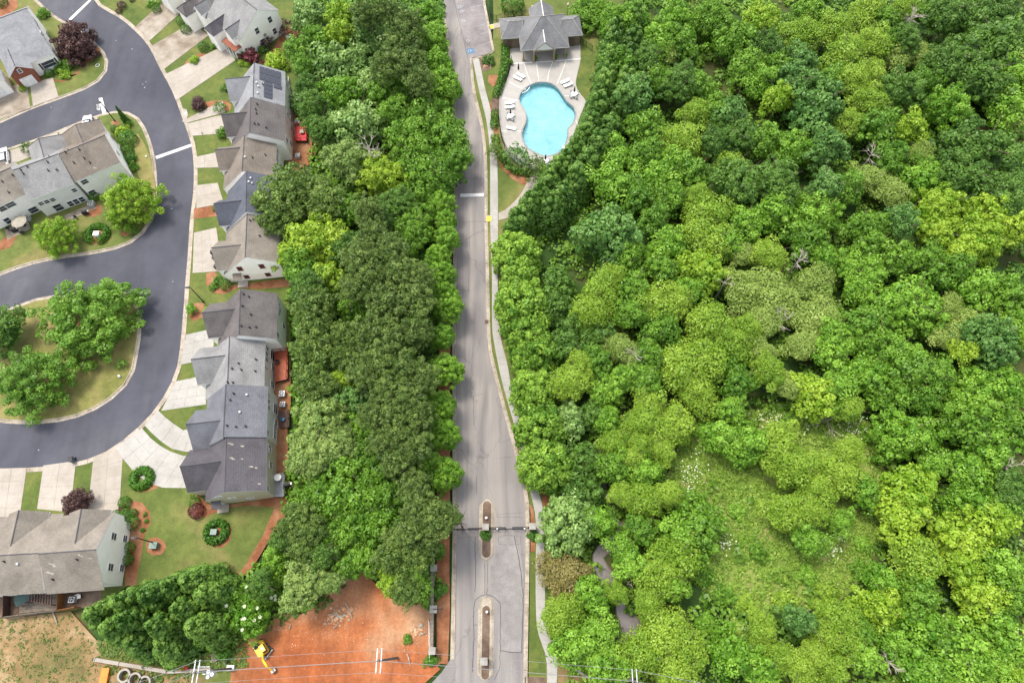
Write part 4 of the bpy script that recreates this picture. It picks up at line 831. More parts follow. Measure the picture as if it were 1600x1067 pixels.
for a, wd in ((-W_ / 2 - 1.9, 1.0), (W_ / 2 + 1.2, 1.0)):
    q = pt(a, 4.25 if a < 0 else 3.65); G().box((q[0], q[1], 1.15), (wd, 0.12, 2.1), math.atan2(ux[1], ux[0])).mk('door', 'door_wood', t)
for a in (-2.2, 0, 2.2):
    q = pt(a, 4.55); G().box((q[0], q[1], 1.15), (1.0, 0.12, 2.1), math.atan2(ux[1], ux[0])).mk('door', 'door_wood', t)

# ================================================================= VEGETATION
def quads(pos, nrm, size, aspect=1.5):
    """leaf rhombs: pos, nrm (n,3), size (n,)"""
    n = len(pos); r = RNG.normal(size=(n, 3)); nrm = nrm / (np.linalg.norm(nrm, axis=1, keepdims=True) + 1e-9)
    a = np.cross(nrm, r); a /= (np.linalg.norm(a, axis=1, keepdims=True) + 1e-9); b = np.cross(nrm, a)
    a = a * (size * 0.5 * aspect)[:, None]; b = b * (size * 0.5)[:, None]
    return np.stack([pos - a, pos + b, pos + a, pos - b], axis=1)
def quad_mesh(name, Q, tone, mat, extra=None):
    n = len(Q); me = bpy.data.meshes.new(name); me.vertices.add(4 * n); me.vertices.foreach_set('co', Q.astype(np.float32).ravel())
    me.loops.add(4 * n); me.loops.foreach_set('vertex_index', np.arange(4 * n, dtype=np.int32))
    me.polygons.add(n); me.polygons.foreach_set('loop_start', np.arange(0, 4 * n, 4, dtype=np.int32)); me.polygons.foreach_set('loop_total', np.full(n, 4, dtype=np.int32))
    if extra is not None: me.polygons.foreach_set('material_index', extra.astype(np.int32))
    at = me.attributes.new('tone', 'FLOAT', 'FACE'); at.data.foreach_set('value', tone.astype(np.float32))
    for m in (mat if isinstance(mat, (list, tuple)) else [mat]): me.materials.append(MATS[m])
    me.update(calc_edges=True); return me
def sph(n, zmin=-1.0):
    z = RNG.uniform(zmin, 1, n); t = RNG.uniform(0, 2 * math.pi, n); r = np.sqrt(1 - z * z); return np.stack([r * np.cos(t), r * np.sin(t), z], 1)
def clumps(C, Rd, per, leaf, tone_c, zs=0.8, jit=0.75, up=0.35, tonej=0.16, zmin=-0.35):
    m = len(C); d = sph(m * per, zmin).reshape(m, per, 3); rad = Rd[:, None] * RNG.uniform(0.72, 1.08, (m, per))
    p = C[:, None, :] + d * rad[:, :, None] * np.array([1, 1, zs]); nr = d + RNG.normal(0, jit, d.shape) * 0.6 + np.array([0, 0, up])
    sz = leaf * RNG.uniform(0.6, 1.45, (m, per)); tn = tone_c[:, None] + RNG.normal(0, tonej, (m, per))
    return quads(p.reshape(-1, 3), nr.reshape(-1, 3), sz.ravel()), np.clip(tn, 0, 1).ravel()
def dome(n, zmin=-0.25, rmin=0.72, rmax=1.0):
    """evenly spread points near the surface of a unit dome"""
    i = np.arange(n) + 0.5; z = 1 - (1 - zmin) * i / n; t = i * 2.39996 + RNG.uniform(0, 6); r = np.sqrt(np.clip(1 - z * z, 0, 1))
    d = np.stack([r * np.cos(t), r * np.sin(t), z], 1) + RNG.normal(0, 0.08, (n, 3)); return d * RNG.uniform(rmin, rmax, (n, 1))
def crown_broad(nC, per, leaf, cr=(0.2, 0.32), lob=0.16, zs=1.0, rmin=0.62, tonej=0.14):
    d = dome(nC, -0.35, rmin, 0.92)
    ph = RNG.uniform(0, 6.28, 4); az = np.arctan2(d[:, 1], d[:, 0])
    k = 1 + lob * np.sin(2 * az + ph[0]) + lob * 0.7 * np.sin(3 * az + ph[1]) + lob * 0.5 * np.sin(5 * az + ph[2]); d[:, :2] *= k[:, None]; d[:, 2] *= zs * (1 + 0.15 * np.sin(3 * az + ph[3]))
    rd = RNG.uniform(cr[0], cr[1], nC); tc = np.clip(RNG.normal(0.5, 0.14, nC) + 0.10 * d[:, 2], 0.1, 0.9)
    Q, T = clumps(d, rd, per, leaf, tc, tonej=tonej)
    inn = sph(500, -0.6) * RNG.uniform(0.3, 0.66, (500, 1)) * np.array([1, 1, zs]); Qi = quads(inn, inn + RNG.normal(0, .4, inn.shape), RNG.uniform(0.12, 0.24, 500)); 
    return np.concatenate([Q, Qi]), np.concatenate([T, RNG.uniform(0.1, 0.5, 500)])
def crown_airy(nC, per, leaf):                          # willow like: soft heaps, fine leaves, drooping at the rim
    d = dome(nC, -0.3, 0.35, 0.8); ph = RNG.uniform(0, 6.28, 3); az = np.arctan2(d[:, 1], d[:, 0]); d[:, :2] *= (1 + 0.2 * np.sin(2 * az + ph[0]) + 0.14 * np.sin(3 * az + ph[1]))[:, None]
    rd = RNG.uniform(0.22, 0.4, nC); tc = np.clip(RNG.normal(0.5, 0.12, nC), 0.1, 0.9)
    return clumps(d, rd, per, leaf, tc, zs=0.9, jit=0.9, up=0.5, tonej=0.12, zmin=-0.1)
def crown_pine(nC, per, leaf):                          # tufts of needles on open limbs
    d = dome(nC, -0.5, 0.3, 1.0); rd = RNG.uniform(0.12, 0.22, nC); tc = np.clip(RNG.normal(0.48, 0.18, nC), 0.05, 0.95)
    return clumps(d, rd, per, leaf, tc, zs=0.75, jit=1.2, up=0.4, tonej=0.12, zmin=-0.2)
def crown_cone(nC, per, leaf, H=3.4, pw=0.75, cr=0.26):   # knobbly evergreen spire, radius 1, height H
    t = (np.arange(nC) + .5) / nC; t = 1 - (1 - t) ** 0.62; az = np.arange(nC) * 2.39996 + RNG.uniform(0, .6, nC); r = (1 - t) ** pw * RNG.uniform(0.66, 0.92, nC)
    c = np.stack([r * np.cos(az), r * np.sin(az), t * H * 0.96 + RNG.normal(0, .05, nC)], 1); rd = cr * (0.45 + 0.55 * (1 - t)) * RNG.uniform(0.8, 1.25, nC)
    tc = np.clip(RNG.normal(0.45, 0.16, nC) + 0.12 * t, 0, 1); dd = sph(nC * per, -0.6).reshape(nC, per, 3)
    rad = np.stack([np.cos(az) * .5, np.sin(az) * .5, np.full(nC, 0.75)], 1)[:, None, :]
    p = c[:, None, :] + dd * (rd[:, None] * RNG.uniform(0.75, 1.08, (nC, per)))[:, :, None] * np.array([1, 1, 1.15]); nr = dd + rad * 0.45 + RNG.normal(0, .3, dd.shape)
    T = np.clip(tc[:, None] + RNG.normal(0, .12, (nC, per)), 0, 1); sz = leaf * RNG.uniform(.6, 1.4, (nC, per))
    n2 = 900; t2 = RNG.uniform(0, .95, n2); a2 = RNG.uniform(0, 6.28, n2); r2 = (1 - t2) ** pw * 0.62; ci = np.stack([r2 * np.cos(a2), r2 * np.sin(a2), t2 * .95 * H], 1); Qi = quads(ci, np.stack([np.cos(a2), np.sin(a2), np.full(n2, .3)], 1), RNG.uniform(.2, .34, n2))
    return np.concatenate([quads(p.reshape(-1, 3), nr.reshape(-1, 3), sz.ravel()), Qi]), np.concatenate([T.ravel(), RNG.uniform(.05, .35, n2)])
def crown_sparse(n, leaf):
    C = dome(34, -0.3, 0.45, 0.95); rd = RNG.uniform(0.12, 0.22, 34); return clumps(C, rd, n, leaf, np.clip(RNG.normal(.5, .15, 34), 0, 1), jit=1.2)
def ball(n, leaf):                                      # clipped round shrub
    d = sph(n, -0.4); p = d * RNG.uniform(0.9, 1.03, (n, 1)); return quads(p, d + RNG.normal(0, .45, d.shape), leaf * RNG.uniform(.6, 1.4, n), 1.2), np.clip(RNG.normal(.5, .2, n), 0, 1)
PR = {}
def proto(kind, fn, *a, n=4, mat='leaf_mid', **k):
    PR[kind] = []
    for i in range(n):
        Q, T = fn(*a, **k); PR[kind].append(quad_mesh('crown_' + kind, Q, T, mat))
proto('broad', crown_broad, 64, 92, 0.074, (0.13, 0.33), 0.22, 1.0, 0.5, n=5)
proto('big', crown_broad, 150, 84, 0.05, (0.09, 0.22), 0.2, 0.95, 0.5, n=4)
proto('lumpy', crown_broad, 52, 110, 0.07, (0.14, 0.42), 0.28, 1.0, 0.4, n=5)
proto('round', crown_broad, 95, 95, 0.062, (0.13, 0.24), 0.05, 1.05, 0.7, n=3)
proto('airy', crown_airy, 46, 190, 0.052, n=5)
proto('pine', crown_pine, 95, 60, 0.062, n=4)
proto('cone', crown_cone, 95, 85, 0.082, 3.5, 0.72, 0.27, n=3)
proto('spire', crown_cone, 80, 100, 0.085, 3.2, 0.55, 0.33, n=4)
proto('sparse', crown_sparse, 38, 0.07, n=2)
proto('ball', ball, 700, 0.14, n=2)
proto('shrub', crown_broad, 22, 60, 0.13, (0.25, 0.42), 0.15, 0.9, 0.4, n=3)
def limb_mesh(name, h, r, limbs, spread, mat='bark'):
    g = G(); g.tube([(0, 0, 0), (0.01 * h, 0, h * 0.35), (0.0, 0.01 * h, h * 0.7), (0.01 * h, 0, h)], [r, r * .75, r * .5, r * .25], 7)
    for k in range(limbs):
        a = k * 2.4 + RNG.uniform(0, .5); z0 = h * RNG.uniform(.4, .8); L = spread * RNG.uniform(.6, 1)
        p = [(0, 0, z0), (math.cos(a) * L * .5, math.sin(a) * L * .5, z0 + L * .35), (math.cos(a) * L, math.sin(a) * L, z0 + L * .6)]; g.tube(p, [r * .45, r * .3, r * .1], 5)
    me = bpy.data.meshes.new(name); me.from_pydata(g.v, [], g.f); me.materials.append(MATS[mat]); return me
TRUNK = {}
for k_, a_ in dict(broad=(1.0, .035, 6, .7), pine=(1.0, .025, 5, .3), cone=(0.8, .03, 0, .3), sparse=(0.9, .025, 7, .5)).items(): TRUNK[k_] = limb_mesh('trunk_' + k_, *a_)
for k_ in ('big', 'round', 'lumpy', 'airy', 'shrub'): TRUNK[k_] = TRUNK['broad']
TRUNK['spire'] = TRUNK['cone']
def link(o, parent=None):
    COL.objects.link(o)
    if parent: o.parent = parent
    return o
PLACED = []
def tree(name, x, y, r, h, kind, mat, label, cat='tree', group=None, zc=None, flat=1.0, rot=None, z0=0.0, trunk=True):
    """x, y foot; r crown radius; h total height; crown centre sits at h - r*flat"""
    root = thing(name, (x, y, z0), label, cat, group)
    me = PR[kind][RNG.integers(len(PR[kind]))]; c = bpy.data.objects.new('crown', me); link(c, root)
    c.rotation_euler = (0, 0, RNG.uniform(0, 6.28) if rot is None else rot)
    if kind in ('cone', 'spire'): c.scale = (r, r, h / (3.5 if kind == 'cone' else 3.2)); c.location = (0, 0, 0.1)
    else:
        rz = r * flat; c.scale = (r, r * RNG.uniform(.92, 1.08), rz); c.location = (0, 0, max(h - rz, rz * 0.35))
    c.material_slots[0].link = 'OBJECT'; c.material_slots[0].material = MATS[mat]
    if trunk and kind in TRUNK:
        t = bpy.data.objects.new('trunk', TRUNK[kind]); link(t, root); ht = max(0.5, h * 0.85 if kind not in ('cone', 'spire') else h); t.scale = (max(r, h * .5), max(r, h * .5), ht); t.rotation_euler = (0, 0, RNG.uniform(0, 6))
    PLACED.append((x, y, r)); return root
def at_crown(u, v, rp, z):
    """foot and radius of a crown whose centre is seen at pixel u, v with pixel radius rp and hangs at height z"""
    p = P(u, v, z); return p[0], p[1], rp * depth(v, z) / FOC
TYPES = {  # code: (prototype, material, words, height of crown centre, flatness)
 'M': ('broad', 'leaf_mid', 'mid green tree', 6.5, 1.1), 'D': ('big', 'leaf_dark', 'dark green dense tree', 8, 1.0),
 'B': ('lumpy', 'leaf_bright', 'fresh bright green tree', 6.0, 1.1), 'L': ('airy', 'leaf_lime', 'feathery lime green willow', 6.5, 1.15),
 'Y': ('broad', 'leaf_yellow', 'yellow green tree', 7, 1.1), 'P': ('airy', 'leaf_pale', 'pale olive tree', 5, 0.9),
 'T': ('broad', 'leaf_teal', 'grey green tree', 8, 1.3), 'O': ('pine', 'leaf_olive', 'dull olive green oak', 9, 1.0),
 'Q': ('big', 'leaf_oakpale', 'sage green oak', 8, 0.9), 'N': ('pine', 'leaf_pine', 'dusky green pine', 12, 1.0),
 'S': ('broad', 'leaf_silver', 'silvery maple', 5.2, 1.1), 'K': ('airy', 'leaf_bronze', 'bronze tinted bushy tree', 3.5, 0.8)}
RIGHT = '''990 25 30 B;1030 60 30 B;992 140 32 T;1010 195 30 M;968 95 28 M;1060 30 35 B;1120 25 35 M;1045 78 22 P;1065 62 26 M;1065 120 30 D;1088 128 28 M;1150 60 30 M;1190 30 35 Y;1170 98 28 M;1192 125 26 B;1145 172 28 T;1160 205 28 D;1118 170 26 M;1218 147 25 Y;1070 215 34 L;1010 235 28 M;965 238 28 B;1060 252 28 B;1145 255 26 L;1195 215 30 M;1090 172 26 L;1125 215 28 D;1030 120 26 M;1010 85 26 D;1215 95 26 M;1205 62 26 D
1235 56 30 L;1263 50 28 L;1303 38 28 L;1357 13 30 L;1369 60 28 L;1321 83 34 L;1362 110 26 L;1334 125 28 L;1362 152 28 L;1384 25 22 M;1453 15 20 M;1420 52 22 D;1392 58 20 M;1410 83 26 P;1440 84 24 P;1549 63 60 D;1493 92 40 D;1486 15 36 D;1561 8 36 D;1536 112 45 D;1580 121 40 B;1485 160 38 B;1412 131 36 D;1427 194 26 Y;1377 192 32 M;1248 121 30 T;1278 162 40 T;1255 88 25 T;1329 185 24 L;1240 228 36 B;1296 222 30 T;1536 232 60 D;1582 165 34 B;1440 238 24 P;1397 240 26 M;1455 260 20 B;1592 185 20 P;1300 120 24 M;1450 120 22 M;1270 10 24 M;1415 10 22 L
952 355 44 T;957 281 35 B;1028 276 34 B;1049 303 26 M;1083 266 30 M;1154 276 40 D;1093 303 24 L;1106 331 38 L;1112 370 36 L;1164 345 28 B;1099 413 32 Y;1162 394 22 P;1022 342 25 M;1043 381 34 B;1000 300 26 M;873 434 30 M;873 470 32 M;941 452 32 L;957 428 22 L;923 488 36 L;991 450 30 M;1025 472 36 L;1057 468 28 L;1038 418 25 M;1109 502 38 L;1164 452 38 P;1080 450 24 B;1038 509 30 M;930 514 30 M;1170 512 25 L;895 500 24 B;985 490 24 M;1135 375 24 B;985 395 24 M
1219 276 38 D;1295 284 26 T;1211 329 36 B;1277 328 44 B;1204 392 27 L;1265 368 30 M;1290 394 24 B;1398 295 28 P;1445 279 30 B;1521 268 45 D;1579 302 40 D;1477 323 40 Y;1547 328 32 Y;1589 355 30 Y;1534 370 40 Y;1508 390 30 Y;1470 360 26 Y;1416 340 24 T;1358 350 32 M;1364 381 30 M;1408 399 28 M;1364 420 26 B;1490 420 32 M;1529 449 34 B;1424 475 55 B;1350 446 28 B;1364 501 38 M;1211 457 40 P;1277 440 35 P;1277 494 38 P;1196 500 30 P;1305 518 26 B;1330 413 20 B;1580 460 34 M;1592 505 25 B;1521 505 34 P;1555 515 30 T;1488 478 24 P;1330 290 26 M;1360 275 26 P;1455 400 24 M
885 531 30 M;893 592 30 L;908 562 22 L;935 562 25 M;969 541 28 P;993 562 20 P;1016 553 26 M;1066 568 42 L;1105 560 40 L;1090 610 34 L;1145 536 32 L;1008 591 28 M;969 590 24 B;943 606 24 B;1016 628 30 L;1053 662 34 L;1008 657 30 L;1003 693 22 L;1037 702 22 L;961 690 24 L;961 728 30 M;951 654 22 B;927 641 26 B;914 718 38 B;911 762 34 M;1008 738 26 B;1008 777 32 L;1045 772 26 L;974 772 22 L;1145 636 24 B;1129 680 30 B;1168 694 34 B;1155 589 28 M;985 715 22 L;890 655 26 S
1203 576 28 L;1256 536 28 P;1305 545 28 B;1374 531 45 M;1408 550 32 B;1353 580 35 B;1421 575 38 M;1492 526 28 P;1552 531 38 T;1513 545 20 Y;1274 612 34 Y;1316 600 30 B;1332 636 25 L;1395 610 32 M;1447 617 30 M;1531 617 48 B;1571 599 35 B;1418 675 46 B;1513 660 40 M;1552 696 45 B;1518 735 36 B;1463 725 24 B;1426 764 42 Y;1242 727 38 L;1219 691 36 L;1311 740 38 L;1332 706 26 L;1282 764 34 L;1353 764 26 B;1513 782 32 B;1584 657 30 M;1590 765 30 D;1235 600 24 P;1465 580 26 M;1190 545 24 P
936 815 26 B;885 896 38 K;925 931 28 B;876 963 32 L;901 1009 38 B;936 985 30 B;936 1024 34 B;976 858 24 B;987 884 26 B;963 925 18 L;1003 826 22 M;1067 833 34 B;1100 811 36 M;1057 869 40 L;1035 898 36 L;1014 941 24 L;1041 990 44 L;1073 1011 38 L;1008 1017 38 L;1057 1040 36 L;1054 915 24 B;1151 1022 34 B;1194 982 26 L;1190 1045 30 B;975 1040 22 B
1237 798 36 L;1272 795 28 L;1264 838 26 B;1318 812 20 B;1417 804 40 Y;1439 871 42 L;1506 849 42 Y;1549 817 42 Y;1511 878 30 Y;1565 884 35 B;1568 798 34 B;1382 909 28 B;1377 949 34 Y;1538 933 40 Y;1557 976 35 B;1441 931 32 M;1447 974 35 B;1315 970 36 L;1326 1000 30 L;1296 989 28 L;1277 1021 24 L;1250 1040 28 L;1304 1043 28 L;1221 1027 24 L;1250 968 24 T;1353 1024 28 B;1441 1038 38 B;1506 1022 48 B;1581 1014 36 B;1592 1057 18 Y;1400 1005 26 B;1350 985 24 M;1595 930 26 M;1480 1000 26 M;1560 1050 26 B'''
LEFT = '''480 17 28 S;531 19 24 Y;527 47 20 Y;490 60 28 M;462 76 22 M;570 50 34 S;568 13 24 N;602 9 26 N;635 28 28 N;624 65 38 N;637 92 28 N;602 97 26 N;667 20 22 B;671 54 26 B;516 99 42 S;550 92 30 S;576 127 28 S;602 134 27 M;527 140 33 B;473 99 20 M;479 131 22 D;486 158 24 D;559 190 42 S;527 196 34 S;620 168 30 M;667 183 44 M;641 209 40 M;699 205 34 M;495 196 24 D;655 120 24 N;500 160 22 M
538 244 36 Q;594 266 38 Y;655 244 42 M;685 268 40 M;715 240 22 M;660 273 34 M;453 285 42 O;441 309 44 O;404 312 16 O;424 337 26 O;502 307 36 O;538 322 26 M;570 322 26 N;643 348 38 M;477 378 44 Y;516 370 34 Y;497 344 22 Y;512 430 26 Y;468 412 34 M;485 438 30 D;453 448 26 D;582 363 25 N;563 397 32 N;611 387 30 N;575 431 34 N;624 426 34 N;653 429 26 N;550 447 26 N;620 310 26 D;545 380 26 D;600 335 22 D
466 470 34 O;477 512 34 O;494 547 36 O;462 540 28 O;466 594 30 O;505 601 24 O;552 472 26 M;601 470 34 N;646 465 32 N;576 517 32 N;611 524 32 N;646 512 32 N;587 559 32 N;564 583 24 N;634 573 32 N;662 587 26 N;599 606 30 N;634 618 30 N;611 641 30 N;653 646 28 N;578 646 24 N;529 592 20 Y;552 620 22 T;550 646 22 B;564 665 22 B;623 676 28 N;540 555 26 O;535 520 24 O;595 690 24 N
489 660 48 Q;486 700 40 Q;463 718 28 Q;532 688 26 Q;562 700 24 M;544 733 40 M;582 738 32 M;494 771 32 M;532 783 40 M;570 781 36 M;603 773 28 M;595 814 34 M;557 826 34 M;522 834 28 M;620 718 28 N;648 695 28 N;646 758 26 N;653 788 30 N;678 814 30 N;643 826 28 N;696 803 22 N;716 808 8 N;620 844 26 O;608 872 30 O;646 864 30 O;463 804 26 O;451 824 24 O;481 829 26 O;469 857 24 O;431 864 22 B;430 884 20 B;471 910 38 Q;494 888 20 B;515 912 18 Q;562 872 28 M;545 884 22 M;613 905 22 Y;646 903 28 M;630 922 26 O;668 850 20 O;405 912 22 D;440 842 20 D;500 870 24 D'''
STREET_R = [(807, 393, 36), (810, 430, 30), (817, 478, 43), (822, 520, 34), (835, 550, 35), (832, 608, 37), (844, 667, 38), (852, 725, 42), (888, 815, 46)]
STREET_L = [(670, 60, 22), (678, 103, 27), (689, 131, 27), (687, 315, 20), (694, 342, 16), (697, 368, 18), (682, 398, 20), (687, 426, 20), (690, 459, 22), (697, 475, 22), (688, 523, 18), (695, 575, 24), (686, 632, 22), (690, 676, 23), (694, 738, 24), (671, 723, 18)]
def sector(u, v, side):
    if side == 'R':
        a = 'beside the pool hedge' if (u < 1010 and v < 330) else 'above the creek bend' if (u < 1010 and 560 < v <= 800) else 'along the creek' if u < 1010 and v > 800 else 'west of the meadow' if (u < 1100 and v > 560) else 'around the bushy meadow' if (u < 1330 and v > 620) else 'behind the street maples' if u < 1000 else \
            ('near the top edge' if v < 130 else 'in the upper wood' if v < 300 else 'in the mid wood' if v < 560 else 'in the lower right wood' if v > 780 else 'right of the meadow')
        b = '' if u < 1100 else (' towards the right edge' if u > 1450 else ' right of centre' if u > 1280 else ' left of centre')
        if a in ('west of the meadow', 'around the bushy meadow', 'behind the street maples', 'along the creek', 'above the creek bend', 'beside the pool hedge'): b = ''
        return a + b
    a = 'behind the solar roofed house' if v < 180 else 'behind the red deck' if v < 290 else 'behind the slate blue roof' if v < 440 else 'behind the rust coloured deck' if v < 620 else 'behind the grey deck' if v < 800 else 'above the orange clay lot'
    b = ' by the road' if u > 620 else ' by the gardens' if u < 500 else ' in mid strip'
    return a + b
NTREE = 0
NTH = ['first', 'second', 'third', 'fourth', 'fifth', 'sixth', 'seventh', 'eighth', 'ninth', 'tenth', 'eleventh', 'twelfth', 'thirteenth', 'fourteenth', 'fifteenth', 'sixteenth', 'seventeenth', 'eighteenth', 'nineteenth', 'twentieth']
for side, txt in (('R', RIGHT), ('L', LEFT)):
    rows = [q.split() for q in txt.replace('\n', ';').split(';') if q.strip()]
    seen = {}
    for u, v, rp, ty in rows:
        seen.setdefault((sector(float(u), float(v), side), ty), []).append((float(rp), float(u), float(v)))
    for (sec, ty), L_ in seen.items():
        kind, mat, words, zc, flat = TYPES[ty]; nm = {'N': 'pine_tree', 'O': 'oak_tree', 'Q': 'oak_tree', 'L': 'willow_tree', 'S': 'maple_tree'}.get(ty, 'broadleaf_tree')
        L_.sort(key=lambda q: -q[0])
        for i, (rp, u, v) in enumerate(L_):
            if side == 'L' and 440 < v < 720 and u > 430: u += max(0, 449 - (u - rp * 1.12))
            if side == 'R' and v > 600: zc2 = zc * 0.85
            else: zc2 = zc
            x, y, r = at_crown(u, v, rp * 1.06, zc2); zc2 = max(zc2, r * 0.7)
            order = sorted(range(len(L_)), key=lambda k_: L_[k_][1]); rk = order.index(i); grp = f'{words}s {sec}' if len(L_) > 1 else None
            lab = f'{words} {sec}' + ('' if len(L_) == 1 else f', leftmost of {len(L_)}' if rk == 0 else ', rightmost' if rk == len(L_) - 1 else f', {NTH[rk]} from left')
            k2 = kind
            if side == 'R' and u < 932 and 400 < v < 790 and ty in 'BM': mat = 'leaf_dark'; zc2 *= .75
            elif side == 'R': mat = TYPES[ty][1]
            if ty == 'B' and i % 2: k2 = 'broad'
            if ty == 'M' and i % 3 == 2: k2 = 'lumpy'
            if ty in 'BMDY' and r > 4.6: k2 = 'big'
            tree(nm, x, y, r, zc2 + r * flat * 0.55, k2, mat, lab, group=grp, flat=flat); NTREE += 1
ORDN = ['nearest the pool path', 'second from the pool path', 'third from the pool path', 'fourth from the pool path', 'fifth from the pool path', 'sixth from the pool path', 'seventh from the pool path', 'eighth from the pool path', 'with pale leaf tips next to the gate pier']
for i, (u, v, rp) in enumerate(STREET_R):
    x, y, r = at_crown(u, v, rp * 1.05, 4.6); tree('maple_tree', x, y, r, 4.9 + r * 0.66, 'round', 'leaf_silver' if i == 8 else 'leaf_maple', f'round maple on the right sidewalk, {ORDN[i]}', group='maples along the right sidewalk', flat=1.1)
nth = ['first', 'second', 'third', 'fourth', 'fifth', 'sixth', 'seventh', 'eighth', 'ninth', 'tenth', 'eleventh', 'twelfth', 'thirteenth', 'fourteenth', 'fifteenth', 'sixteenth']
for i, (u, v, rp) in enumerate(STREET_L):
    x, y, r = at_crown(u + 2, v, rp * 1.1, 5.4); tree('maple_tree', x, y, r, 5.4 + r * 0.7, 'round', 'leaf_bright', f'{nth[i]} small maple from the top, left kerb of the grey road', group='maples along the left kerb of the grey road', flat=1.2)
# garden trees
def gtree(u, v, rp, zc, kind, mat, label, name='broadleaf_tree', cat='tree', flat=1.0, z0=0.1, sc=1.05):
    x, y, r = at_crown(u, v, rp * sc, zc); return tree(name, x, y, r, zc + r * flat * .5, kind, mat, label, cat, flat=flat, z0=z0)
PR['oak'] = []
for i in range(3):
    d = dome(210, -0.3, 0.5, 1.0); az = np.arctan2(d[:, 1], d[:, 0]); ph = RNG.uniform(0, 6.28, 3); k = 1 + .1 * np.sin(3 * az + ph[0]) + .1 * np.sin(5 * az + ph[1]) + .08 * np.sin(8 * az + ph[2]); d[:, :2] *= k[:, None]
    Q, T = clumps(d, RNG.uniform(0.08, 0.15, 210), 95, 0.036, np.clip(RNG.normal(.5, .15, 210), 0, 1)); PR['oak'].append(quad_mesh('crown_oak', Q, T, 'leaf_mid'))
TRUNK['oak'] = TRUNK['broad']
gtree(132, 492, 68, 5.5, 'oak', 'leaf_mid', 'large spreading green tree in the middle of the teardrop island', flat=.8); gtree(44, 590, 55, 5.0, 'oak', 'leaf_mid', 'spreading tree with yellow tips at the lower left of the teardrop island', flat=.8)
gtree(-8, 512, 36, 5, 'big', 'leaf_dark', 'dark green tree cut by the left edge on the teardrop island', flat=.9)
gtree(199, 305, 41, 5.0, 'oak', 'leaf_yellow', 'large bright green tree beside the side wall at the corner of the dark street'); gtree(183, 335, 22, 2.5, 'sparse', 'leaf_mid', 'thin light green tree at the foot of the large corner tree')
gtree(83, 364, 30, 4.2, 'oak', 'leaf_yellow', 'yellow green tree on the lawn left of the horseshoe hedge'); gtree(204, 357, 10, 1.6, 'sparse', 'leaf_mid', 'thin sapling on the round straw bed near the corner tree')
gtree(113, 62, 34, 3.6, 'big', 'leaf_purple', 'large dark purple leaved tree beside the top left corner house', cat='tree'); gtree(115, 784, 22, 2.8, 'big', 'leaf_purple', 'brownish purple tree between two driveways at the lower left', flat=.9)
gtree(308, 160, 12, 1.3, 'big', 'leaf_purple', 'small round purple leaved tree on a straw ring beside the driveway', flat=.8); gtree(342, 165, 11, 1.2, 'sparse', 'leaf_teal', 'open grey green shrub by the front corner of the dark roofed townhouse', 'shrub', 'shrub')
gtree(40, 229, 12, 1.6, 'sparse', 'leaf_dark', 'dark leaved small tree in front of the middle left row'); gtree(346, 206, 9, 1.2, 'shrub', 'leaf_mid', 'green shrub at the garage corner of the dark brownish roof', 'shrub', 'shrub')
gtree(415, 63, 13, 1.5, 'sparse', 'leaf_purple', 'dark grey leaved bush against the white gable at the top', 'shrub', 'shrub'); gtree(446, 40, 15, 2.2, 'sparse', 'leaf_purple', 'taller dark bush at the far corner of the white gable at the top', 'shrub', 'shrub')
gtree(431, 95, 17, 1.4, 'shrub', 'leaf_yellow', 'wide bright green bush behind the solar roofed townhouse', 'shrub', 'shrub'); gtree(470, 160, 20, 2.2, 'shrub', 'leaf_teal', 'grey green bush behind the solar roofed townhouse', 'shrub', 'shrub')
gtree(297, 481, 8, 1.3, 'shrub', 'leaf_bright', 'small green shrub on the round straw bed beside the lamp post', 'shrub', 'shrub')
# poolside small trees
for u, v, rp, m, l in ((808, 240, 22, 'leaf_teal', 'thin grey green tree at the lower left of the pool deck'), (838, 258, 20, 'leaf_olive', 'thin leaved tree beside the path below the pool'), (773, 232, 13, 'leaf_olive', 'sparse sapling leaning over the sidewalk by the pool'), (850, 268, 16, 'leaf_mid', 'small sparse tree under the lower edge of the pool')):
    gtree(u, v, rp, 3.2, 'sparse', m, l, sc=1.2)
gtree(918, 18, 26, 3, 'broad', 'leaf_mid', 'leafy green tree right of the pool house', flat=1); gtree(934, 5, 22, 3, 'lumpy', 'leaf_bright', 'bright tree at the top edge right of the pool house'); gtree(960, 25, 26, 6, 'big', 'leaf_bright', 'tall bright tree at the upper end of the evergreen hedge', flat=1.2)
# evergreen screen right of the pool
sc_pts = [(962, 74), (958, 98), (954, 122), (950, 147), (944, 170), (936, 194), (926, 217), (915, 238), (902, 258), (888, 275), (875, 292), (862, 310), (848, 328), (834, 345), (818, 362)]
for i, (u, v) in enumerate(sc_pts):
    x, y, _ = P(u - 6, v + 6)
    pos_ = 'at its top end' if i == 0 else 'at its lower end' if i == len(sc_pts) - 1 else f'{nth[i]} from its top end'
    tree('evergreen_tree', x, y, 3.1, 10.0 + RNG.uniform(-1, 1), 'spire', 'leaf_cypress', f'dark evergreen in the front row beside the pool, {pos_}', group='evergreen screen by the pool')
for i, (u, v) in enumerate([(985, 60), (982, 90), (978, 120), (972, 155), (962, 190), (948, 222), (930, 250), (912, 276), (895, 300), (876, 324), (856, 346)]):
    x, y, _ = P(u, v + 4); tree('evergreen_tree', x, y, 3.5, 9.5 + RNG.uniform(-1, 1), 'spire', 'leaf_dark' if i % 3 else 'leaf_cypress', f'evergreen in the rear row beside the pool, {nth[i]} from the top', group='evergreen screen by the pool')
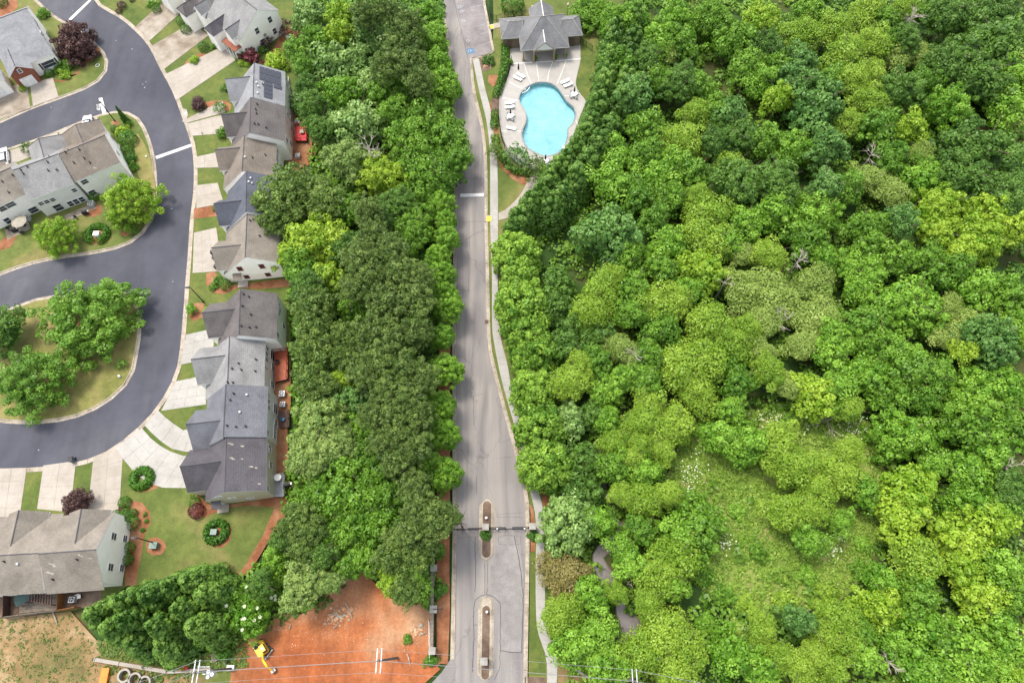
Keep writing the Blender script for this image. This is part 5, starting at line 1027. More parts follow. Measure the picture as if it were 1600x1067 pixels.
# the stand of cypresses at the bottom left
cy = [(209, 928, 'standing up against the side wall'), (165, 939, 'with its tip just below the roof corner'), (122, 957, 'leftmost of the stand'), (147, 980, 'lower left, paler tip'), (172, 967, 'middle left, rounded pale tip'), (221, 976, 'front of the stand, palest tip'), (246, 912, 'upper middle of the stand'), (276, 905, 'at the upper right of the stand'), (262, 948, 'in the heart of the stand'), (300, 925, 'behind at the right of the stand'), (190, 1000, 'low at the front edge'), (238, 1008, 'lowest at the front edge'), (285, 978, 'at the lower right of the stand')]
for u, v, l in cy:
    h_ = 12.5 if v < 995 else 8.5
    p = P(u, v, h_); tree('cypress_tree', p[0] + .5, p[1], 3.4, h_, 'cone', 'leaf_cypress', f'dark green cypress on the grass bank, {l}', group='cypress stand above the grass bank')
# magnolia with white flowers
for (u, v, rp, l) in ((372, 948, 30, 'glossy magnolia with white flowers right of the cypress stand'), (395, 968, 24, 'lower magnolia with white flowers next to the yellow excavator'), (412, 925, 22, 'dark magnolia with a few white flowers below the lawn corner')):
    x, y, r = at_crown(u, v, rp * 1.1, 4); t = tree('magnolia_tree', x, y, r, 4 + r * .7, 'broad', 'leaf_bright' if v > 930 else 'leaf_mid', l, flat=1.1)
    for k in range(6):
        d = sph(1, 0.2)[0]; g = G(); c_ = (x + d[0] * r * 0.98, y + d[1] * r * .98, 4 + r * .7 - 1.1 * r + d[2] * r * 1.12 + 0.1)
        for a_ in range(5): g.add([c_, (c_[0] + .26 * math.cos(a_ * 1.257), c_[1] + .26 * math.sin(a_ * 1.257), c_[2] + .12), (c_[0] + .26 * math.cos(a_ * 1.257 + .9), c_[1] + .26 * math.sin(a_ * 1.257 + .9), c_[2] + .12)], [(0, 1, 2)])
        g.mk('flower', 'flower_white', t)
# ---- clipped and loose shrubs (pixel, radius m, kind, colour)
def shrub(u, v, r, kind, mat, label, z=0.06, flat=.85, group=None, name='shrub'):
    p = P(u, v); root = thing(name, (p[0], p[1], z), label, 'shrub', group); c = bpy.data.objects.new('foliage', PR[kind][RNG.integers(len(PR[kind]))]); link(c, root); c.scale = (r, r, r * flat); c.location = (0, 0, r * flat * (.55 if kind == 'ball' else .4)); c.rotation_euler = (0, 0, RNG.uniform(0, 6)); c.material_slots[0].link = 'OBJECT'; c.material_slots[0].material = MATS[mat]; return root
for q in [(197, 786, 1.0, 'ball', 'leaf_box', 'round clipped shrub at the top of the straw bed by the white side wall'), (184, 804, .75, 'ball', 'leaf_box', 'small clipped shrub at the garage corner of the lower left row'), (199, 804, .95, 'ball', 'leaf_box', 'middle clipped shrub of the trio by the white side wall'), (210, 802, .7, 'ball', 'leaf_box', 'smallest clipped shrub of the trio by the white side wall'), (209, 818, 1.1, 'ball', 'leaf_box', 'largest clipped ball next to the white side wall'), (204, 856, .9, 'ball', 'leaf_box', 'upper clipped ball at the lower half of the white side wall'), (202, 875, .85, 'ball', 'leaf_box', 'lower clipped ball at the lower half of the white side wall'), (193, 795, .6, 'ball', 'leaf_plum', 'reddish shrub among the green balls by the white side wall'),
          (227, 804, .35, 'shrub', 'leaf_box', 'upper small plant on the straw bed by the lamp'), (230, 814, .35, 'shrub', 'leaf_box', 'middle small plant on the straw bed by the lamp'), (224, 828, .4, 'shrub', 'leaf_box', 'lower small plant on the straw bed by the lamp'),
          (306, 786, .9, 'ball', 'leaf_box', 'green shrub at the front corner of the charcoal roofed house'), (306, 775, .7, 'ball', 'leaf_box', 'small green shrub at the garage corner of the charcoal roofed house'), (309, 799, 1.25, 'ball', 'leaf_plum', 'plum red rounded shrub at the corner of the charcoal roofed house'),
          (354, 447, 1.1, 'ball', 'leaf_dark', 'dark round shrub beside the gable with red shutters'), (342, 440, .9, 'shrub', 'leaf_box', 'loose shrub left of the dark round one below the gable with red shutters'), (334, 450, .8, 'shrub', 'leaf_mid', 'light green shrub at the left end of the gable bed'), (337, 328, .6, 'ball', 'leaf_dark', 'dark small shrub at the end of the straw strip between drives'), (323, 487, .7, 'shrub', 'leaf_yellow', 'yellowish shrub at the front corner of the dark brown roof'),
          (79, 118, 1.0, 'ball', 'leaf_box', 'round clipped shrub below the bow window of the corner house'), (96, 110, 1.3, 'shrub', 'leaf_mid', 'loose green shrub right of the bow window'), (110, 104, 1.5, 'shrub', 'leaf_mid', 'wide green shrub under the purple tree'), (104, 120, 1.2, 'shrub', 'leaf_yellow', 'light green shrub at the front of the corner bed'), (37, 141, .8, 'ball', 'leaf_yellow', 'light green ball between the two garage drives'), (122, 97, .8, 'shrub', 'leaf_bright', 'small bright shrub on the corner straw bed'), (5, 8, 1.3, 'ball', 'leaf_dark', 'dark round shrub in the top left corner'), (70, 25, 1.5, 'shrub', 'leaf_mid', 'green shrub behind the corner house'),
          (181, 204, .9, 'ball', 'leaf_dark', 'dark round shrub at the roof corner facing the stop line'), (203, 222, 1.8, 'ball', 'leaf_box', 'large round green shrub on the corner lawn'), (192, 208, 1.3, 'shrub', 'leaf_yellow', 'yellowish shrub above the large round one'), (201, 195, .9, 'shrub', 'leaf_mid', 'green shrub at the foot of the pointed shrub'), (201, 240, 1.2, 'ball', 'leaf_box', 'upper of the two dark balls by the side wall near the dark street'), (205, 251, 1.3, 'shrub', 'leaf_box', 'lower of the two dark balls by the side wall near the dark street'), (210, 264, 1.1, 'shrub', 'leaf_mid', 'green shrub just above the large corner tree'), (149, 310, 1.1, 'ball', 'leaf_box', 'dark ball by the patio end of the middle left row'),
          (320, 77, 1.2, 'ball', 'leaf_dark', 'dark green shrub on the lawn between the upper drives'), (335, 75, .7, 'shrub', 'leaf_mid', 'small green shrub left of the white front gable'), (305, 96, 1.0, 'shrub', 'leaf_yellow', 'yellow green shrub on the tiny straw bed'), (292, 50, 1.1, 'ball', 'leaf_dark', 'blue green ball on the straw strip by the upper row'), (286, 37, 1.2, 'ball', 'leaf_dark', 'dark shrub above the blue green ball by the upper row'), (240, 10, 1.2, 'shrub', 'leaf_mid', 'green shrub by the top edge drive'), (246, 18, 1.0, 'ball', 'leaf_dark', 'dark ball by the top edge drive'), (192, 12, 1.0, 'ball', 'leaf_purple', 'upper purple ball between the drives at the top edge'), (187, 20, .7, 'ball', 'leaf_purple', 'lower purple ball between the drives at the top edge'), (207, 2, .6, 'ball', 'leaf_purple', 'purple ball cut by the top edge'),
          (372, 92, .7, 'ball', 'leaf_yellow', 'upper golden ball at the end of the long drive'), (378, 101, .75, 'ball', 'leaf_yellow', 'lower golden ball at the end of the long drive'), (387, 103, .6, 'ball', 'leaf_yellow', 'right golden ball beside the solar roof'), (394, 94, 2.0, 'shrub', 'leaf_plum', 'wide dark red shrub between the top gable and the solar roof'), (380, 83, 1.3, 'shrub', 'leaf_box', 'mixed green shrub in front of the brick porch'), (412, 80, 1.0, 'shrub', 'leaf_dark', 'dark green shrub at the foot of the top gable'), (357, 140, 1.2, 'shrub', 'leaf_dark', 'dark hedge shrub at the front of the solar roofed house'),
          (801, 14, 2.6, 'ball', 'leaf_box', 'large clipped oval shrub left of the pool house'), (763, 98, 1.3, 'shrub', 'leaf_dark', 'shrub in the rock bed by the parking corner'), (759, 836, .9, 'shrub', 'leaf_box', 'small bush at the foot of the left gate pier'), (832, 836, .8, 'shrub', 'leaf_box', 'small bush at the foot of the right gate pier'), (687, 921, 1.25, 'shrub', 'leaf_box', 'bright green bush between the wall piers and the kerb'), (674, 1032, 1.0, 'shrub', 'leaf_box', 'small bush below the last wall pier'), (684, 862, 1.3, 'shrub', 'leaf_mid', 'bush beside the upper end of the entry wall'), (672, 945, 1.0, 'shrub', 'leaf_mid', 'bush behind the middle wall pier'), (672, 898, 1.3, 'shrub', 'leaf_mid', 'bush behind the top wall pier'),
          (868, 985, 1.2, 'shrub', 'leaf_plum', 'dark red shrub at the bend of the right sidewalk'), (875, 1005, 1.2, 'shrub', 'leaf_plum', 'lower dark red shrub near the right wall pier'), (352, 1020, 1.3, 'shrub', 'leaf_box', 'green bush beside the stacked pallets'), (637, 998, .7, 'shrub', 'leaf_mid', 'lone weed clump on the clay near the wall')]: shrub(*q)
# horseshoe and ring hedges
def hedge(label, path, width, height, mat='leaf_box', z=0.1, closed=False, name='hedge', dens=26, world=None):
    pts = [p[:2] for p in Ps(path)] if world is None else world
    l = resample(smooth_line(pts, .4, closed) + ([pts[0]] if closed else []), .35); c = l[len(l) // 2]; root = thing(name, (c[0], c[1], z), label, 'hedge')
    Qs, Ts = [], []; n = int(len(l) * dens * width)
    i = RNG.integers(0, len(l), n); L_ = np.array(l)[i]; a = RNG.uniform(0, 6.283, n); el = RNG.uniform(-.1, 1, n) ; rr = RNG.uniform(.85, 1.05, n)
    ce = np.sqrt(1 - np.clip(el, 0, 1) ** 2.5); pos = np.stack([L_[:, 0] + np.cos(a) * ce * width / 2 * rr - c[0], L_[:, 1] + np.sin(a) * ce * width / 2 * rr - c[1], np.clip(el, 0, 1) * height * rr], 1)
    nr = np.stack([np.cos(a) * ce, np.sin(a) * ce, el], 1) + RNG.normal(0, .5, (n, 3)); Q = quads(pos, nr, RNG.uniform(.14, .32, n), 1.3); T = np.clip(RNG.normal(.5, .2, n), 0, 1)
    o = bpy.data.objects.new('foliage', quad_mesh('foliage', Q, T, mat)); link(o, root); return root
def arc(u, v, r, a0, a1, n=10): 
    p = P(u, v); return [(p[0] + r * math.cos(R(t)), p[1] + r * math.sin(R(t))) for t in np.linspace(a0, a1, n)]
hedge('horseshoe hedge around the pale utility box on the lower lawn', None, 1.3, 1.0, world=arc(339, 831, 1.45, 215, -150, 14), dens=60)
hedge('ring hedge with a small dark gap beside the fan shaped drive', None, 1.5, 1.0, world=arc(223, 748, 1.35, 130, -205, 14), dens=60)
hedge('horseshoe hedge around the grey box on the corner lawn', None, 1.4, 1.1, z=.16, world=arc(154, 368, 1.75, -60, 240, 12), dens=60)
hedge('long hedge on the left side of the pool deck', [(791, 50), (790, 80), (788, 110), (782, 132), (776, 150)], 2.0, 1.2, dens=30); hedge('hedge piece beside the dark mulch left of the pool', [(773, 178), (772, 200)], 1.7, 1.1, dens=30)
hedge('curved hedge under the lower end of the pool', [(773, 215), (778, 235), (790, 255), (808, 270), (830, 272)], 1.7, 1.1, 'leaf_mid', dens=30); hedge('hedge along the rear lawn of the pool fence', [(858, 276), (868, 268), (878, 255)], 1.3, 1.0, 'leaf_mid', dens=30)
hedge('dark hedge line behind the brick porch', [(378, 76), (392, 86), (406, 88)], .9, .8, 'leaf_dark', dens=30)
# pointed evergreen on the corner lawn
p = P(186, 170, 4.6); q = P(200, 193); tree('cypress_tree', q[0], q[1], .75, 5.0, 'cone', 'leaf_dark', 'slim pointed evergreen on the corner lawn by the stop line', z0=.12)
# dead and leafless trees
def dead(u, v, z, sz, label, mat='bark_pale', n=9, lean=0.0):
    p = P(u, v, z); root = thing('bare_tree', (p[0], p[1], -.25), label, 'tree', None); g = G(); g.tube([(0, 0, 0), (.1, .1, z * .6), (0, .2, z)], [.16, .12, .07], 6); g.mk('trunk', mat, None).parent = root
    g = G()
    for k in range(n):
        a = k * 2.4 + RNG.uniform(0, 1); L = sz * RNG.uniform(.6, 1.1); zz = z * RNG.uniform(.75, 1)
        m = (math.cos(a) * L * .5, math.sin(a) * L * .5, zz + L * .3); e = (math.cos(a + .3) * L, math.sin(a + .3) * L, zz + L * .45); g.tube([(0, .1, zz * .95), m, e], [.07, .045, .02], 5)
        for j in range(4):
            b = a + RNG.uniform(-1, 1); s = L * RNG.uniform(.3, .5); g.tube([m, (m[0] + math.cos(b) * s, m[1] + math.sin(b) * s, m[2] + s * RNG.uniform(0, .6))], [.03, .012], 4)
    g.mk('branches', mat, None).parent = root
dead(1430, 20, 8, 2.6, 'bare grey tree near the top edge of the right wood', n=14); dead(575, 228, 12, 2.8, 'bare pale tree in the left wood near the red deck', n=12); dead(1365, 238, 6, 2.8, 'bare twiggy tree among grey green crowns in the right wood'); dead(1252, 402, 7, 2.2, 'white branched dead tree left of the small grassy gap'); dead(1133, 440, 7, 1.8, 'forked white dead trunk right of the lime willows', n=3); dead(1222, 500, 5, 2.6, 'grey leafless tree in the pale olive thicket'); dead(1294, 657, 1.2, 3.4, 'fallen white branched tree lying in the meadow', n=10); dead(1581, 728, 6, 2.6, 'leafless white branched tree at the right edge'); dead(990, 905, 4, 1.7, 'small white dead tree beside the creek'); dead(1393, 1036, 5, 2.0, 'bare grey tree near the bottom edge'); dead(993, 552, 7, 2.0, 'thin grey leafless tree behind the street maples')
# ---- understorey: countless bushes, brambles and saplings
def inpoly(pts, poly):
    x, y = pts[:, 0], pts[:, 1]; c = np.zeros(len(pts), bool); n = len(poly)
    for i in range(n):
        x1, y1 = poly[i]; x2, y2 = poly[(i + 1) % n]; m = ((y1 > y) != (y2 > y)) & (x < (x2 - x1) * (y - y1) / (y2 - y1 + 1e-12) + x1); c ^= m
    return c
def undergrowth(label, pix, nb, per, leaf, hh, mat, avoid=None, skip=None, keep=1.0, hmin=.3):
    poly = [p[:2] for p in Ps(pix)]; xs = [p[0] for p in poly]; ys = [p[1] for p in poly]
    c = np.stack([RNG.uniform(min(xs), max(xs), nb), RNG.uniform(min(ys), max(ys), nb)], 1); c = c[inpoly(c, poly)]
    if skip: c = c[~inpoly(c, [p[:2] for p in Ps(skip)]) | (RNG.uniform(0, 1, len(c)) < .1)]
    if avoid is not None:
        av = np.array(avoid[0]); ww = np.interp(np.linspace(0, 1, len(av)), np.linspace(0, 1, len(avoid[1])), avoid[1]) * .55 + .1
        k = np.array([np.all(np.hypot(av[:, 0] - p[0], av[:, 1] - p[1]) > ww) for p in c]); c = c[k]
    n = len(c); rd = RNG.uniform(.5, 1.5, n) * hh; C = np.stack([c[:, 0], c[:, 1], rd * .2 - .2], 1)
    f = np.sin(c[:, 0] * .13 + 1.3 * np.sin(c[:, 1] * .07)) * .5 + np.sin(c[:, 1] * .19 + c[:, 0] * .05) * .5; tc = np.clip(.5 + .2 * f + RNG.normal(0, .14, n), 0, 1)
    Q, T = clumps(C, rd, per, leaf, tc, zs=.9, zmin=-.1, up=.6); m = quad_mesh('undergrowth', Q, T, mat); o = bpy.data.objects.new('undergrowth', m); COL.objects.link(o); return tag(o, label, 'bushes', kind='stuff')
MEAD = [(1075, 650), (1130, 640), (1200, 640), (1290, 650), (1360, 660), (1380, 720), (1390, 820), (1370, 860), (1330, 925), (1260, 955), (1150, 950), (1090, 910), (1060, 820), (1040, 760), (1060, 700)]
WOOD_R = [(800, 378), (835, 340), (880, 300), (915, 255), (950, 200), (965, 120), (975, 40), (990, -40), (1700, -40), (1700, 1110), (905, 1110), (888, 1045), (876, 1000), (866, 960), (862, 880), (862, 800), (868, 770), (850, 720), (820, 600), (795, 520), (790, 430)]
undergrowth('tangled green undergrowth filling the wood right of the sidewalk', WOOD_R, 5600, 36, .42, 1.2, 'leaf_under', avoid=(CK, wid), skip=MEAD)
undergrowth('low brambles and tall weeds covering the meadow', MEAD, 4200, 26, .17, .42, 'leaf_weed')
WOOD_L = [(478, -40), (684, -40), (694, 60), (702, 200), (704, 330), (692, 420), (692, 640), (690, 800), (672, 850), (668, 930), (620, 925), (590, 900), (560, 872), (530, 880), (500, 905), (480, 950), (430, 955), (395, 985), (360, 990), (330, 960), (362, 915), (400, 895), (440, 830), (458, 780), (458, 640), (462, 560), (458, 470), (470, 300), (488, 240), (505, 150), (505, 90), (478, 30)]
undergrowth('dense undergrowth below the trees of the left wood', WOOD_L, 2600, 34, .42, 1.3, 'leaf_mid')
undergrowth('rough grass tufts on the bank below the cypresses', [(150, 1000), (240, 1016), (330, 1020), (362, 1005), (385, 1000), (388, 1040), (330, 1052), (262, 1040), (160, 1025)], 1100, 12, .22, .3, 'leaf_olive')
undergrowth('weeds scattered on the dry ground at the bottom left', [(-30, 965), (110, 958), (140, 1000), (160, 1015), (150, 1067), (-30, 1067)], 600, 9, .14, .28, 'leaf_olive')
undergrowth('weeds around the concrete rings', [(160, 1040), (300, 1050), (300, 1100), (160, 1100)], 200, 14, .22, .4, 'leaf_olive')
undergrowth('weeds along the edge of the clay lot', [(395, 975), (470, 955), (530, 900), (560, 885), (560, 900), (520, 940), (475, 968), (400, 990)], 160, 16, .25, .45, 'leaf_olive')
for i, (u, v, r) in enumerate(sorted(((1100, 900, 1.6), (1130, 930, 1.8), (1165, 945, 1.5), (1200, 900, 1.2), (1180, 860, 1.4), (1150, 800, 1.3), (1260, 900, 1.5), (1290, 925, 1.6), (1340, 890, 1.4), (1110, 850, 1.1), (1225, 940, 1.8), (1120, 700, 1.4), (1085, 670, 1.2), (1235, 655, 1.3), (1290, 690, 1.2), (1370, 700, 1.4), (1345, 850, 1.3), (1185, 1000, 1.9), (1150, 985, 1.7), (1100, 975, 1.7)))):
    shrub(u, v, r, 'shrub', ['leaf_lime', 'leaf_mid', 'leaf_bright', 'leaf_weed'][i % 4], f'{NTH[i]} low bush of the meadow counted from the creek side', z=-.2, flat=.8, group='low bushes in the meadow')
# white blossom patches of the meadow bushes
g = []
for cu, cv, s, n in ((1082, 735, 22, 90), (1075, 765, 14, 50), (1330, 665, 24, 130), (1210, 652, 16, 60), (1135, 850, 14, 60), (1300, 860, 16, 60), (1315, 840, 10, 20), (1200, 600, 14, 20), (1090, 700, 14, 20), (985, 425, 18, 24), (1190, 655, 16, 30), (1262, 668, 8, 20)):
    for k in range(n): 
        p = P(cu + RNG.normal(0, s * .5), cv + RNG.normal(0, s * .5), RNG.uniform(.9, 1.5)); g.append(p) if k % 3 else None
g = np.array(g); Q = quads(g, RNG.normal(0, .3, g.shape) + np.array([0, 0, 1.]), RNG.uniform(.12, .26, len(g)), 1.1); me = quad_mesh('blossom', Q, np.zeros(len(g)), 'flower_white'); o = bpy.data.objects.new('blossom', me); COL.objects.link(o); tag(o, 'white blossom scattered over the meadow bushes', 'blossom', kind='stuff')

# ================================================================= POOL, DECK, FURNITURE
def dz(pts): return [(x * .2436 + 740, y * .2436 + 90) for x, y in pts]
deckpx = dz([(688, 0), (682, 40), (668, 95), (656, 160), (664, 200), (690, 240), (720, 280), (706, 320), (690, 360), (668, 420), (645, 480), (628, 550), (612, 610), (592, 658), (510, 702), (430, 722), (330, 705), (260, 665), (205, 595), (180, 515), (169, 440), (161, 335), (164, 240), (182, 190), (212, 150), (228, 100)]) + [(797.5, 98), (796.5, 70), (796, 60), (820, 60), (905, 60), (907, 75), (907, 90)]
DK = smooth_line([p[:2] for p in Ps(deckpx[:26], .12)], .8) + [p[:2] for p in Ps(deckpx[26:], .12)]
o = slab('pool_deck', DK, -0.2, 0.12, 'deck_concrete', holes=[POOL]); o['kind'] = 'structure'
pc = (sum(p[0] for p in POOL) / len(POOL), sum(p[1] for p in POOL) / len(POOL), 0)
t = thing('swimming_pool', pc, 'freeform light blue swimming pool with a stepped corner in a pale deck', 'pool')
ins = offset(POOL, .28 if sum(POOL[i][0] * POOL[(i + 1) % len(POOL)][1] - POOL[(i + 1) % len(POOL)][0] * POOL[i][1] for i in range(len(POOL))) < 0 else -.28, True)
outw = offset(POOL, -.28 if ins[0][0] == 0 else 0, True)
sgn = 1 if abs(sum(math.dist(a, b) for a, b in zip(ins, ins[1:]))) > sum(math.dist(a, b) for a, b in zip(POOL, POOL[1:])) else -1
outl = ins if sgn > 0 else offset(POOL, (-.28 if ins == offset(POOL, .28, True) else .28), True)
slab('coping', outl, .05, .16, 'stone_cap', t, holes=[POOL])
inn = offset(POOL, .02, True); 
slab('basin', POOL, -1.1, -0.95, 'pool_plaster', t); g = G(); n = len(POOL); g.add([(*p, -1.0) for p in POOL] + [(*p, .1) for p in POOL], [(i, (i + 1) % n, n + (i + 1) % n, n + i) for i in range(n)]); g.mk('basin_wall', 'pool_plaster', t)
slab('water', POOL, -.03, .02, 'pool_water', t)
g = G(); g.add([(*p, .03) for p in POOL] + [(p[0] * .985 + pc[0] * .015, p[1] * .985 + pc[1] * .015, .028) for p in POOL], [(i, (i + 1) % n, n + (i + 1) % n, n + i) for i in range(n)]); g.mk('tile_band', 'blue_paint', t)
c = P(819, 139)
for k, r in enumerate((1.2, 1.7, 2.2)):
    pts = [(c[0] - 1.0 + r * math.cos(R(a)), c[1] + 1.0 + r * math.sin(R(a))) for a in np.linspace(-75, 5, 9)]
    pts = [q for q in pts if inpoly(np.array([q]), POOL)[0]]
    if len(pts) > 2: 
        a_, b_ = offset(pts, .06), offset(pts, -.06); m = len(pts); mk('step_edge', [(*q, .035) for q in a_ + b_], [(i, m + i, m + i + 1, i + 1) for i in range(m - 1)], 'trim_white', t)
def joint(pix, wd=.07):
    l = [p[:2] for p in Ps(pix, .12)]; a, b = offset(l, wd / 2), offset(l, -wd / 2); n = len(l); o = mk('deck_joint', [(x, y, .126) for x, y in a + b], [(i, n + i, n + i + 1, i + 1) for i in range(n - 1)], 'trim_white'); o['kind'] = 'structure'
joint([(799, 99.5), (850, 97), (907, 92)], .16)
for q in ([(818, 98), (826, 122), (830, 130)], [(838, 98), (842, 128)], [(864, 96), (858, 112), (855, 128)], [(885, 95), (876, 118), (870, 132)], [(781, 152), (812, 158)], [(782, 205), (818, 205)], [(795, 128), (818, 140)], [(898, 150), (880, 150)], [(905, 200), (898, 185)]): joint(q)
def lounger(u, v, rot, label, up=True):
    p = P(u, v, .3); t = thing('pool_lounger', (p[0], p[1], .12), label, 'lounger', 'white loungers on the pool deck'); c, s = math.cos(rot), math.sin(rot)
    q = lambda x, y, z: (p[0] + x * c - y * s, p[1] + x * s + y * c, .12 + z)
    g = G(); g.hexa([q(-.35, -1.0, .3), q(.35, -1.0, .3), q(.35, .3, .3), q(-.35, .3, .3)], [q(-.35, -1, .37), q(.35, -1, .37), q(.35, .3, .37), q(-.35, .3, .37)]); g.mk('seat', 'trim_white', t)
    g = G(); g.hexa([q(-.35, .3, .3), q(.35, .3, .3), q(.35, .95, .6), q(-.35, .95, .6)], [q(-.35, .3, .37), q(.35, .3, .37), q(.35, .93, .67), q(-.35, .93, .67)]); g.mk('backrest', 'trim_white', t)
    for x in (-.3, .3):
        for y in (-.8, .3): G().cyl(q(x, y, 0), q(x, y, .3), .03, n=5).mk('leg', 'galvanised', t)
for i, (u, v, r, l) in enumerate([(808.5, 123, 60, 'left lounger of the pair near the porch end of the deck'), (813.5, 118.5, 55, 'right lounger of the pair near the porch end of the deck'), (883, 128, -65, 'upper lounger of the pair right of the pool'), (887.5, 133.5, -65, 'lower lounger of the pair right of the pool'), (796.5, 161.5, -88, 'upper lounger left of the pool'), (796.5, 168, -88, 'lounger just above the left table'), (798.5, 201, 80, 'single lounger below the left table'), (885, 233.5, 70, 'single lounger at the lower right rim of the deck')]): lounger(u, v, R(r), l)
def table_set(u, v, uu, vv, l):
    p = P(u, v, .8); t = thing('round_table', (p[0], p[1], .12), f'round white table {l}', 'table', 'round white tables on the pool deck')
    g = G(); g.cyl((p[0], p[1], .82), (p[0], p[1], .88), .62, n=16); g.mk('tabletop', 'trim_white', t); G().cyl((p[0], p[1], .12), (p[0], p[1], .82), .06, n=6).mk('leg', 'trim_white', t); G().cyl((p[0], p[1], .12), (p[0], p[1], .2), .3, n=10).mk('base', 'trim_white', t)
    um = thing('parasol', (p[0], p[1], .88), f'closed charcoal parasol standing in the table {l}', 'parasol', 'closed charcoal parasols'); G().cyl((p[0], p[1], .88), (p[0], p[1], 3.0), .03, n=6).mk('pole', 'galvanised', um); g = G(); g.cyl((p[0], p[1], 1.5), (p[0], p[1], 2.1), .2, .17, 8); g.cyl((p[0], p[1], 2.1), (p[0], p[1], 2.95), .17, .04, 8); g.mk('canopy', 'charcoal_fabric', um)
    for k in range(4):
        a = k * 1.57 + .6; x, y = p[0] + math.cos(a) * .8, p[1] + math.sin(a) * .8; ch = thing('chair', (x, y, .12), f'{["right upper", "left upper", "left lower", "right lower"][k]} pale chair at the table {l}', 'chair', 'pale chairs round the deck tables')
        G().box((x, y, .55), (.4, .4, .05), a).mk('seat', 'galvanised', ch); G().box((x + math.cos(a) * .24, y + math.sin(a) * .24, .85), (.05, .4, .4), a).mk('backrest', 'galvanised', ch)
        for j in range(4):
            b = a + .785 + j * 1.57; G().cyl((x + math.cos(b) * .28, y + math.sin(b) * .28, .12), (x + math.cos(b) * .28, y + math.sin(b) * .28, .53), .025, n=4).mk('leg', 'galvanised', ch)
table_set(797.5, 181, 0, 0, 'left of the pool'); table_set(897, 147, 0, 0, 'at the right rim of the deck'); table_set(852, 252, 0, 0, 'at the lower rim of the deck')
p = P(810, 113, .5); um = thing('parasol', (p[0], p[1], .12), 'closed charcoal parasol beside the pair of loungers near the porch', 'parasol', 'closed charcoal parasols'); G().cyl((p[0], p[1], .12), (p[0], p[1], 3.0), .03, n=6).mk('pole', 'galvanised', um); g = G(); g.cyl((p[0], p[1], 1.3), (p[0], p[1], 2.1), .2, .17, 8); g.cyl((p[0], p[1], 2.1), (p[0], p[1], 2.95), .17, .04, 8); g.mk('canopy', 'charcoal_fabric', um)
for u, v, l in ((836, 94.5, 'left of the porch steps'), (868, 92.5, 'right of the porch steps'), (799, 101, 'at the upper left corner of the deck'), (883, 90, 'beside the right porch column')):
    p = P(u, v); t = thing('flower_pot', (p[0], p[1], .12), f'dark planter pot {l}', 'planter', 'planter pots on the pool deck'); G().cyl((p[0], p[1], .12), (p[0], p[1], .75), .26, .36, 10).mk('pot', 'shutter_dark', t)
    c = bpy.data.objects.new('foliage', PR['shrub'][0]); link(c, t); c.scale = (.5, .5, .5); c.location = (0, 0, .7)
def fence(label, pix, h, mat, post_step=2.0, z=.1, picket=.12, world=None, rails=(.1, .95)):
    l = [p[:2] for p in Ps(pix)] if world is None else world; l = resample(smooth_line(l, .5), post_step); t = thing('fence', (l[0][0], l[0][1], z), label, 'fence'); g = G()
    for a, b in zip(l, l[1:]):
        for k in rails: G().cyl((*a, z + h * k), (*b, z + h * k), .035, n=4).mk('rail', mat, t)
        n = max(1, int(math.dist(a, b) / picket))
        for i in range(1, n): x, y = a[0] + (b[0] - a[0]) * i / n, a[1] + (b[1] - a[1]) * i / n; g.cyl((x, y, z), (x, y, z + h), .014, n=3, cap=False)
    o = g.mk('pickets', mat, t); o['kind'] = 'stuff'
    for a in l: G().box((*a, z + h * .53), (.09, .09, h * 1.06)).mk('post', mat, t)
fence('black metal fence curving along the left side of the pool deck', [(799, 97), (797, 108), (793, 122), (786, 135), (780, 150), (779, 175), (781, 200), (785, 222), (795, 243), (815, 262), (845, 266), (868, 263), (885, 250)], 1.5, 'black_metal')
fence('black metal fence right of the pool house', [(906, 68), (925, 80)], 1.5, 'black_metal'); fence('black metal fence left of the pool house', [(765, -10), (768, 33), (790, 28), (830, 26)], 1.5, 'black_metal')
# rock bed beside the parking corner
for k in range(26):
    p = P(RNG.uniform(752, 770), RNG.uniform(88, 108)); 
    if P(0, 0) and (p[0] < P(749, 100)[0]): continue
    s = RNG.uniform(.12, .38); g = G(); vs = [(p[0] + math.cos(a) * s * RNG.uniform(.7, 1.1), p[1] + math.sin(a) * s * RNG.uniform(.7, 1.1), .05) for a in np.linspace(0, 5.2, 6)]; top = [(x * .6 + p[0] * .4, y * .6 + p[1] * .4, .05 + s * .8) for x, y, _ in vs]; g.add(vs + top, [(i, (i + 1) % 6, 6 + (i + 1) % 6, 6 + i) for i in range(6)] + [(6, 7, 8, 9, 10, 11)])
    o = g.mk('garden_rock', 'rock', None, origin=(p[0], p[1], .04)); tag(o, 'pale garden rock in the bed at the parking corner', 'rock', 'garden rocks at the parking corner')
bed([(749, 90), (768, 86), (773, 100), (764, 110), (754, 112)], 'mulch', .06); bed([(764, 118), (778, 118), (781, 130), (770, 136), (762, 128)], 'pine_straw', .062); bed([(789, 140), (782, 150), (773, 160), (765, 160), (767, 178), (771, 212), (776, 240), (782, 262), (800, 280), (820, 290), (835, 280), (812, 265), (790, 245), (779, 215), (777, 175), (786, 150)], 'pine_straw', .065, False); bed([(768, 154), (778, 154), (778, 175), (768, 175)], 'mulch', .075, False)
bed([(909, 62), (925, 70), (927, 90), (922, 150), (915, 156), (900, 140), (900, 110), (908, 95)], 'lawn_green', .055, False)

